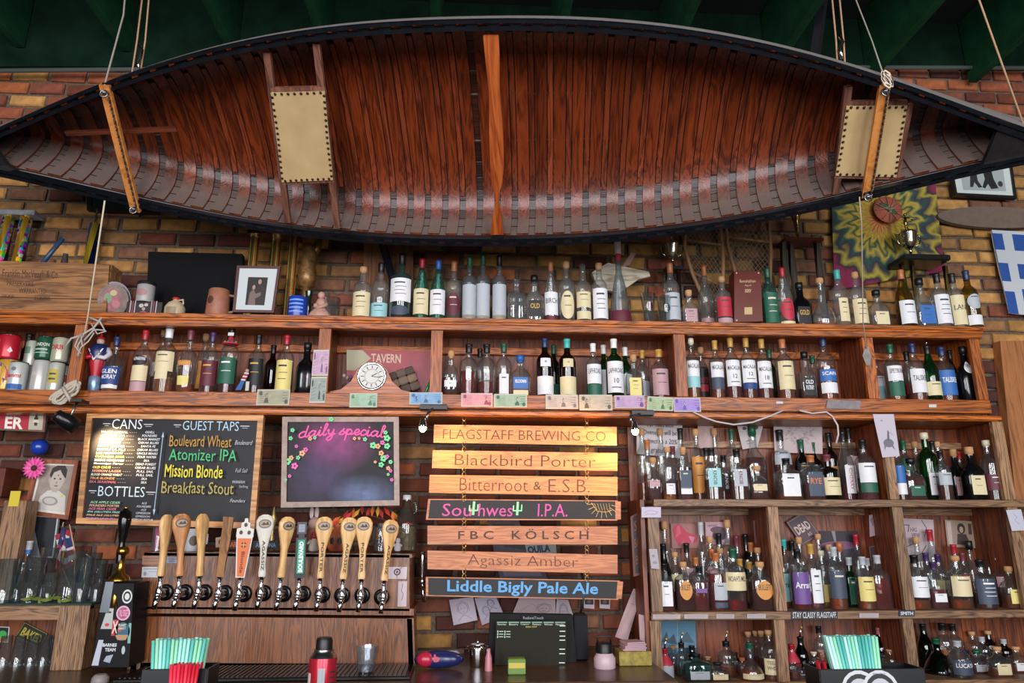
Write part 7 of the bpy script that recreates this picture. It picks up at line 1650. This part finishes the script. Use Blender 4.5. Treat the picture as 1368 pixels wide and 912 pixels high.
flat('menu_board', 'narrow dark red framed slate with faint orange lettering beside the cabinet', 'sign', [(842, 690), (864, 676), (868, 764), (846, 770)], 3.50, .015, M('#241410', .5), [ch('SEE', .2, .12, .8, .28, '#7c4c28'), ch('BACK', .15, .4, .85, .55, '#7c4c28'), ch('BAR', .2, .68, .8, .82, '#7c4c28')], frame=(.12, M('#5a2418', .4), .006))
# clipboard, bags, shaker
t = flat('clipboard', 'brown clipboard with a printed grid sheet leaning on the bricks', 'clipboard', [(557, 869), (620, 867), (618, 902), (555, 902)], 3.62, .006, M('#5c4038', .6), [('p', [(.05, 1), (.08, .12), (.2, .04), (.85, .04), (.95, .2), (.96, 1)], '#a8a0a4')]+[('l', [(.08, .3+.12*k), (.94, .3+.12*k)], .001, '#605860') for k in range(6)]+[('l', [(.3+.1*k, .25), (.3+.1*k, .98)], .0008, '#605860') for k in range(6)]+[('r', .3, .0, .68, .12, '#3c3c40')])
t = thing('snack_bag', 'shiny dark blue and red snack bag lying under the clipboard', 'bag', (P(586, 893, 3.25).x, 3.25, ZK)); MB().ball((0, 0, .036), .035, M('#1c2454', .25), 14, 10, (3.0, .9, 1.0)).build('bag_body', t); MB().ball((-.055, -.012, .038), .03, M('#a8203c', .3), 10, 8, (1.3, .9, 1)).build('red_panel', t); mb = MB(); art(mb, lambda u, v, l=0: (-.02+.08*u, -.034-l, .03+.03*(1-v)), [ch('b', 0, 0, .3, 1, '#c84858', b=.04)]); mb.build('print', t)
t = thing('cocktail_shaker', 'steel strainer-topped cocktail shaker on the counter left of the till', 'shaker', (P(638, 893, 3.28).x, 3.28, ZK)); MB().lathe([(0, .032), (.005, .034), (.07, .040), (.075, .040), (.08, .03), (.09, .028)], (0, 0, 0), CHROME, 16).build('tin', t); mb = MB(); mb.tube([(.045*math.cos(k*pi/6), .045*math.sin(k*pi/6), .078) for k in range(12)], .003, CHROME, 5, True); mb.tube([(0, 0, .09), (.0, 0, .105)], .006, CHROME, 6); mb.build('strainer', t)
t = thing('sauce_bottle', 'small pink salt-shaker-like bottle right of the shaker', 'bottle', (P(646, 890, 3.2).x+.02, 3.19, ZK)); MB().lathe([(0, .016), (.05, .014), (.07, .008), (.085, .008)], (0, 0, 0), M('#b07078', .4), 12).build('bottle_body', t)
t = thing('tape_roll', 'yellow-green boxed tape roll in front of the till', 'box', (P(690, 900, 3.12).x, 3.12, ZK)); MB().box((0, 0, .03), (.07, .05, .06), M('#5c7c30', .5), bev=.004).build('carton', t); MB().box((0, -.026, .035), (.066, .002, .02), M('#b8a840', .5)).build('yellow_band', t)
t = thing('water_bottle', 'pale pink steel water bottle with black lid right of the till', 'bottle', (P(808, 890, 3.22).x, 3.22, ZK)); MB().lathe([(0, .043), (.004, .046), (.04, .046), (.055, .036), (.06, .034)], (0, 0, 0), M('#b8a0a8', .4), 18).build('bottle_body', t); MB().lathe([(.06, .036), (.095, .036), (.1, .032)], (0, 0, 0), BLACK, 16).build('lid', t); MB().tube([(-.03, 0, .095), (-.025, 0, .125), (.025, 0, .125), (.03, 0, .095)], .004, BLACK, 6).build('carry_loop', t)
t = thing('receipt_stack', 'stack of pink receipts over a green and orange box, right of the bottle', 'papers', (P(846, 890, 3.3).x, 3.3, ZK)); MB().box((0, 0, .03), (.14, .1, .058), M('#8c7c30', .6, var=.4), bev=.003).build('carton', t)
for k in range(5): MB().box((.004*(k % 2), .0, .063+.007*k), (.10-.004*k, .08, .006), M('#b09098', .8), Matrix.Rotation(.06*k, 3, 'Z')).build('receipt_pad', t)
q = [(822, 877), (862, 876), (862, 892), (822, 892)]; flat('notebook', 'blue notebook standing behind the pink water bottle', 'book', q, 3.50, .02, M('#2c4c7c', .5), [('r', 0, 0, 1, .1, '#4c6c98')])
# ------------------------------------------------------------------ front bar with straws, can and glass
fb = thing('serving_bar', 'polished brown serving bar in the foreground carrying the straw caddies', 'bar', (0, 2.32, 0))
MB().box((0, 0, .99), (6.4, .5, .06), M('#5a3820', .2, var=.2), bev=.01).build('bar_top', fb)
MB().box((0, 0, .48), (6.2, .3, .96), M('#3c2414', .5)).build('bar_front', fb)
ZFB = 1.0201
def caddy(pxl, pxr, ytop, Y, label):
    xa_, xb_ = P(pxl, 900, Y).x, P(pxr, 900, Y).x; z1 = P((pxl+pxr)/2, ytop, Y).z
    t = thing('bar_caddy', label, 'caddy', ((xa_+xb_)/2, Y, ZFB), 'black straw caddies'); w_ = xb_-xa_; h_ = z1-ZFB; d_ = .10
    for (c, s_) in (((0, -d_/2, h_/2), (w_, .006, h_)), ((0, d_/2, h_/2), (w_, .006, h_)), ((-w_/2, 0, h_/2), (.006, d_, h_)), ((w_/2, 0, h_/2), (.006, d_, h_)), ((0, 0, .004), (w_, d_, .008))): MB().box(c, s_, M('#0e0f11', .3), bev=.002).build('caddy_panel', t)
    return t, w_, h_
cols = ['#7ccfc0', '#9cdccf', '#5cb8ac', '#b4e4da', '#48a89c', '#8ed4b0']
def straws(px0, px1, ytop, ybot, Y, n, lean, label, cs, name='straw_bundle', zb=ZFB+.012):
    xa_, xb_ = P(px0, ytop, Y).x, P(px1, ytop, Y).x; zt_ = P((px0+px1)/2, ytop, Y).z
    t = thing(name, label, 'straws', ((xa_+xb_)/2, Y, zb), 'drinking straws'); w_ = xb_-xa_
    for k in range(n):
        u = (k+.5)/n; row_ = k % 3; x1 = (u-.5)*w_; x0 = x1*.72+lean; z1 = zt_-zb-rr.uniform(0, .004)
        me_ = MB().tube([(x0, -.02+row_*.02, 0), (x1, -.02+row_*.02, z1)], .0052, M(cs[rr.randrange(len(cs))], .45), 6)
        me_.build('straw', t)
    return t
caddy(200, 284, 889, 2.42, 'black plastic caddy holding green and red straws at bottom left')
straws(208, 278, 852, 905, 2.40, 40, .0, 'bundle of mint green straws at bottom left', cols)
straws(232, 269, 885, 905, 2.36, 22, .0, 'short red cocktail straws in front of the left mint straws', ['#c01830', '#a81428', '#d83048'])
t, w_, h_ = caddy(1086, 1222, 889, 2.42, 'black plastic caddy with round white brewery emblems at bottom right')
mb = MB(); mp = lambda u, v, l=0: ((u-.5)*w_, -.0535-l, h_*(1-v)); W2 = h_/w_
s_ = []
for cu in (.36, .56): s_ += [('e', cu, .42, .40*W2, .40, '#b8bcc0'), ('e', cu, .42, .33*W2, .33, '#202224'), ('e', cu, .42, .24*W2, .24, '#a8acb0')]
s_.append(ch('BREWING', .50, .08, .62, .13, '#303438')); s_.append(ch('FBC', .33, .34, .40, .50, '#303438', b=.03)); s_.append(('e', .08, .5, .24*W2, .24, '#6a3c30')); art(mb, mp, s_); mb.build('print', t)
straws(1099, 1168, 848, 905, 2.40, 44, .02, 'bundle of mint green straws at bottom right', cols)
straws(1088, 1104, 882, 905, 2.44, 6, .01, 'few short red straws left of the right mint straws', ['#c01830', '#a81428'])
L0 = (P(432, 880, 2.38).x, 2.38, ZFB); t = thing('spray_can', 'red and silver spray can with black cap at bottom centre-left', 'can', L0); H = P(432, 851, 2.38).z-ZFB; R_ = 18/ppm((L0[0], 2.38, 1.4))
MB().lathe([(0, R_*.9), (.005, R_), (H*.76, R_), (H*.78, R_*.97)], (0, 0, 0), M('#b82838', .25, .5), 20).build('can_body', t); MB().lathe([(H*.78, R_*.98), (H*.83, R_*.8), (H*.84, R_*.7), (H*.87, R_*.7)], (0, 0, 0), STEEL, 20).build('shoulder', t); MB().lathe([(H*.87, R_*.6), (H*.97, R_*.6), (H, R_*.5)], (0, 0, 0), BLACK, 16).build('cap', t)
mb = MB(); curved(mb, M('#b8bcc4', .2, .6), sec_round, R_, H, .1, .68, -pi/2-.15, -pi/2+.35, 'r', 1.004); curved(mb, M('#c8b8b4', .4), sec_round, R_, H, .1, .62, -pi/2-1.25, -pi/2-.75, 'r', 1.004)
for k in range(7): curved(mb, M('#203038', .4), sec_round, R_, H, .62-.06*k, .64-.06*k, -pi/2+.75, -pi/2+1.2, 'r', 1.006)
curved(mb, M('#202428', .4), sec_round, R_, H, .28, .5, -pi/2-.45, -pi/2-.3, 'r', 1.006); mb.build('print', t)
x = P(489, 880, 2.95); t = thing('shot_glass', 'thick-based clear shot glass on the drip tray below the tenth tap', 'glass', (P(489, 885, 3.10).x, 3.10, ZK+.019))
Hs = P(489, 862, 3.10).z-ZK-.019; MB().lathe([(0, .030), (.004, .034), (Hs, .043), (Hs-.002, .040), (.035, .03), (.03, 0)], (0, 0, 0), GLASS('#eef2f6'), 10, smooth=False, caps=False).build('glass_wall', t); MB().lathe([(.0, .028), (.03, .03)], (0, 0, 0), GLASS('#c0ccd8'), 10, smooth=False).build('glass_base', t)
# ------------------------------------------------------------------ papers and prints in the cabinet
YB_ = YB-.03
flat('paper_notice', 'white handwritten notice All Tabs Left Overnight taped in the top bay', 'notice', [(852, 556), (911, 557), (910, 604), (908, 612)] if 0 else [(851, 557), (912, 557), (909, 612), (850, 606)], 3.43+.22, .001, M('#b4aeb0', .8), [ch('All Tabs Left', .22, .12, .80, .26, '#302830', w=.05), ch('Overnight will be', .14, .34, .88, .50, '#302830', w=.05), ch('subject to a 20%', .14, .56, .90, .72, '#302830', w=.05), ch('gratuity.', .32, .80, .72, .96, '#302830', w=.05)], wr=.006)
flat('paper_notice', 'small pinkish paper with faint drawing right of the handwritten notice', 'notice', [(932, 561), (953, 561), (952, 600), (932, 598)], 3.66, .001, M('#ac9490', .8), [('l', [(.3, .3), (.7, .5), (.4, .8)], .001, '#806060')])
t = flat('paper_drawing', 'cut-out pencil portrait head of a man taped in the top bay', 'drawing', [(982, 556), (1023, 555), (1012, 597), (992, 600)], 3.655, .001, M('#b0a6a6', .8), [('e', .5, .1, .45, .12, '#a89c9c'), ('l', [(.12, .28), (.35, .25)], .003, '#403840'), ('l', [(.6, .25), (.88, .28)], .003, '#403840'), ('e', .26, .38, .08, .05, '#403840'), ('e', .74, .38, .08, .05, '#403840'), ('l', [(.5, .35), (.45, .6), (.58, .62)], .002, '#605058'), ('l', [(.28, .78), (.5, .74), (.75, .78)], .003, '#403840'), ('l', [(.3, .85), (.7, .85)], .002, '#605058')])
sk2 = []
r3 = random.Random(12)
for k in range(60):
    a = r3.uniform(0, 6.28); r_ = r3.uniform(.1, .33); u, v = .5+r_*math.cos(a), .42+r_*.9*math.sin(a); sk2.append(('l', [(u, v), (u+r3.uniform(-.06, .06), v+r3.uniform(-.07, .07)), (u+r3.uniform(-.08, .08), v+r3.uniform(-.05, .08))], .0009, '#6c6068'))
sk2 += [('e', .06+.05*k, .03, .012, .012, '#403030') for k in range(18)]
flat('paper_drawing', 'spiral-bound sheet with a dense curly pencil drawing in the top bay', 'drawing', [(1033, 558), (1098, 559), (1099, 606), (1035, 604)], 3.655, .001, M('#b0a0a0', .8), sk2)
flat('paper_drawing', 'tall paper with a grey bucking horse rider pinned on the cabinet post', 'drawing', [(1166, 553), (1194, 553), (1202, 609), (1179, 611)], 3.385, .001, M('#b8b0bc', .8), [('e', .5, .68, .28, .10, '#6c6870'), ('p', [(.25, .7), (.2, .85), (.35, .74)], '#6c6870'), ('p', [(.7, .7), (.8, .85), (.6, .75)], '#6c6870'), ('p', [(.45, .62), (.55, .38), (.62, .42), (.56, .62)], '#5c5860'), ('e', .35, .15, .06, .02, '#8c8890'), ('l', [(.55, .4), (.8, .5)], .001, '#5c5860')])
flat('paper_slip', 'small white card with a scribbled animal on the middle row post', 'card', [(857, 677), (883, 677), (883, 691), (857, 691)], 3.37, .001, M('#bcb4c4', .8), [('l', [(.15, .6), (.3, .35), (.6, .35), (.85, .5), (.7, .7), (.3, .65), (.2, .8)], .001, '#504858')])
flat('paper_slip', 'two-part white slip taped on the middle row left post', 'card', [(867, 733), (878, 733), (881, 760), (870, 759)], 3.37, .001, M('#a8a0a8', .8), [ch('RE', .3, .3, .6, .42, '#403840'), ch('ALEX', .3, .62, .8, .74, '#403840')])
flat('paper_slip', 'white paper with a scribble pinned at the far right cabinet post', 'card', [(1344, 681), (1364, 680), (1371, 708), (1352, 709)], 3.37, .001, M('#b4b4c0', .8), [('l', [(.4, .2), (.6, .35), (.4, .5), (.6, .7)], .001, '#505060')])
flat('dead_sign', 'tilted dark card reading DEAD in pale letters behind middle bottles', 'sign', [(1050, 697), (1074, 683), (1096, 714), (1072, 729)], 3.68, .003, M('#4c3c40', .6), [('l', [(.05, .05), (.95, .05), (.95, .95), (.05, .95), (.05, .05)], .0015, '#a08c88'), ch('DEAD', .14, .3, .86, .62, '#b8a49c', b=.03), ch('AS', .5, .72, .7, .85, '#b8a49c')])
flat('poster', 'dark purple landscape poster behind the middle centre bottles', 'poster', [(1095, 709), (1146, 709), (1148, 755), (1097, 755)], 3.69, .002, M('#302838', .5), [('r', 0, 0, 1, .4, '#28242c'), ('e', .5, .42, .5, .12, '#6c4460'), ('p', [(.3, 0), (.4, 0), (.42, .3), (.38, .35)], '#78747c')])
flat('picture_card', 'small pale vertical card on the middle centre bay\'s right wall', 'card', [(1161, 688), (1168, 686), (1169, 715), (1162, 717)], 3.60, .002, M('#988088', .6), [('p', [(.1, .2), (.9, .1), (.7, .6)], '#706068')])
flat('picture_card', 'dark card with pale border line in the middle centre bay', 'card', [(1160, 729), (1183, 724), (1184, 758), (1164, 762)], 3.62, .002, M('#301818', .5), [('l', [(.06, .06), (.94, .06), (.94, .94)], .0015, '#806868'), ('l', [(.06, .06), (.06, .9)], .0015, '#806868')])
rd = [('p', [(.05, .2), (.25, .0), (.4, .12), (.55, .35), (.8, .45), (.95, .6), (.85, .8), (.7, .7), (.65, .95), (.4, .7), (.25, .9), (.1, .6)], '#a82c44'), ('p', [(.2, .1), (.3, .05), (.35, .4), (.15, .6)], '#c0485c'), ('p', [(.6, .5), (.85, .55), (.75, .8)], '#b86888')]
flat('red_cutout', 'ragged red and pink state-shaped sticker behind left middle bottles', 'sticker', [(896, 699), (934, 699), (934, 732), (898, 732)], 3.685, .002, M('#8c6058', .6), rd)
flat('poster', 'pale pink sheet with black ink splash behind left middle bottles', 'poster', [(942, 697), (975, 697), (975, 727), (943, 727)], 3.69, .002, M('#a88890', .6), [('e', .5, .35, .3, .15, '#503840'), ('e', .4, .6, .12, .2, '#503840'), ('e', .7, .55, .15, .25, '#3c2830'), ch('HEYHEY', .1, .12, .5, .22, '#402830')])
flat('picture_card', 'dark card with pale scratchy outline near the left middle bay wall', 'card', [(1006, 695), (1024, 692), (1022, 730), (1008, 726)], 3.60, .002, M('#4c2024', .5), [('l', [(.05, .05), (.95, .03), (.9, .95), (.1, .9), (.05, .05)], .0012, '#a07c78'), ('l', [(.3, .3), (.6, .5), (.4, .8)], .001, '#805c58')])
flat('paper_drawing', 'big white doodle sheet with loops behind right middle bottles', 'drawing', [(1201, 692), (1247, 694), (1250, 752), (1203, 750)], 3.69, .001, M('#a8989c', .7), [('l', [(.0, .15), (.28, .15), (.25, .3)], .004, '#201c20'), ch('HAS', .32, .2, .5, .3, '#302830'), ch('VIEW', .34, .33, .58, .43, '#302830'), ('l', [(.65, .02), (.78, .2), (.72, .4)], .003, '#201c20'), ('l', [(.05, .45), (.2, .65), (.45, .55)], .003, '#201c20'), ('l', [(.3, .9), (.6, .8), (.75, .6)], .003, '#201c20')])
flat('poster', 'brown collage print of a long-haired figure behind right middle bottles', 'poster', [(1262, 694), (1300, 696), (1303, 732), (1266, 730)], 3.69, .002, M('#8c7868', .6), [('e', .55, .3, .14, .2, '#302420'), ('e', .55, .34, .07, .12, '#a08878'), ('p', [(.4, .5), (.7, .5), (.85, .9), (.35, .9)], '#3c302c'), ('r', .05, .05, .2, .9, '#a8988c'), ('r', .8, .1, .92, .5, '#403028')])
flat('photo_print', 'dark photo of a person in pale top on upper right bay wall', 'photo', [(1318, 686), (1342, 681), (1348, 708), (1324, 713)], 3.60, .001, M('#2c1c24', .5), [('e', .62, .35, .2, .22, '#a88c84'), ('p', [(.2, .7), (.8, .6), (.9, .95), (.3, 1)], '#685860')])
flat('photo_print', 'sheet of four small black and white snapshots at the right bay wall', 'photo', [(1328, 718), (1352, 713), (1356, 741), (1333, 745)], 3.60, .001, M('#7c6868', .5), [('r', .05, .06, .45, .46, '#282024'), ('r', .55, .06, .95, .46, '#3c3034'), ('r', .05, .54, .45, .94, '#3c3034'), ('r', .55, .54, .95, .94, '#201c20')])
im = [('r', 0, 0, .49, .47, '#50809c'), ('r', .51, 0, 1, .47, '#4c7890'), ('r', 0, .51, .49, 1, '#3c6c8c'), ('r', .51, .51, 1, 1, '#28485c'), ('p', [(.05, .4), (.2, .2), (.25, .35), (.4, .25), (.48, .45)], '#304858'), ('p', [(.1, .9), (.25, .6), (.3, .75), (.38, .62), (.45, .95)], '#3c3030'), ('p', [(.55, .4), (.75, .2), (.95, .42)], '#3c5460'), ('e', .75, .85, .2, .08, '#1c3440')]
flat('poster', 'blue poster of four building photos in the bottom left bay', 'poster', [(881, 829), (929, 829), (931, 900), (881, 900)], 3.69, .002, M('#8098a0', .5), im)
flat('lettered_strip', 'black strip reading STAY CLASSY FLAGSTAFF in white on the shelf edge', 'sign', [(1057, 816), (1119, 816), (1119, 826), (1057, 827)], 3.392, .002, M('#101214', .5), [ch('STAY CLASSY FLAGSTAFF.', .03, .12, .98, .88, '#c8c8cc', b=.01)])
flat('lettered_strip', 'small dark blue name strip reading SMITH on the cabinet post', 'sign', [(1201, 815), (1222, 815), (1222, 823), (1201, 823)], 3.39, .002, M('#182438', .5), [ch('SMITH', .1, .2, .9, .8, '#c8ccd4', b=.03)])
for k, (a_, b_, lb) in enumerate(((872, 909, 'first'), (914, 946, 'second'), (957, 981, 'third'), (998, 1023, 'fourth'), (1148, 1174, 'last'))):
    y0 = 820.5-.003*(a_-872)*2; flat('shelf_label', 'narrow pale printed label on the lower shelf edge, %s from left' % lb, 'label', [(a_, y0), (b_, y0), (b_, y0+6), (a_, y0+6)], 3.392, .001, M('#a89c9c', .7), [('l', [(.08, .35), (.9, .35)], .001, '#605458'), ('l', [(.1, .7), (.85, .7)], .0008, '#807478')], 'shelf edge labels')
flat('price_tag', 'tiny white tag on the upper shelf edge below the right bay', 'label', [(1241, 540), (1251, 540), (1251, 544), (1241, 544)], 3.392, .001, M('#c0c0c0', .7))
flat('price_tag', 'tiny white tag on the upper shelf edge below the cream-labelled bottle', 'label', [(1037, 536), (1046, 536), (1046, 539), (1037, 539)], 3.392, .001, M('#c0c0c0', .7))
flat('tape_patch', 'crumpled grey tape patch on the upper shelf edge', 'tape', [(1106, 534), (1150, 535), (1149, 547), (1103, 545)], 3.39, .002, M('#7c7474', .6, var=.2, bump=.6), (), wr=.002)
# white cable draped below the upper shelf
pts = [(926, 550), (940, 557), (957, 563), (980, 567), (1005, 564), (1030, 555), (1046, 548)]
L0 = P(980, 560, 3.36); tag(MB().tube([P(x, y, 3.375)-L0 for x, y in pts], .0045, M('#b8b0b0', .5), 6).build('white_cable', None, L0), 'white cable sagging under the shelf in front of the taped portrait', 'cable')
pts = [(1068, 548), (1085, 552), (1104, 550), (1112, 556), (1119, 568), (1120, 580), (1117, 592)]
tag(MB().tube([P(x, y, 3.38)-L0 for x, y in pts], .0045, M('#b8b0b0', .5), 6).build('white_cable', None, L0), 'white cable looping down beside the spiral-bound drawing', 'cable')
# cord down to the cleat on the right
t = rope([CW(1148, 262), P(1151, 300, 2.75), P(1153, 430, 3.3), P(1158, 470, 3.37)], .0028, 'thin pale line hanging from the right orange bar down to the hutch', M('#a89888', .8))
t = thing('rope_cleat', 'small grey bundle of cord on the divider near the right bay', 'rope', P(1160, 480, 3.38)); L0 = t.location
for k in range(6): MB().tube([P(1156+k*.6, 463, 3.37-.003*k)-L0, P(1153+k*2, 475, 3.365)-L0, P(1158+k*.8, 488, 3.37)-L0], .003, M('#98948c', .8), 5).build('rope_strand', t)
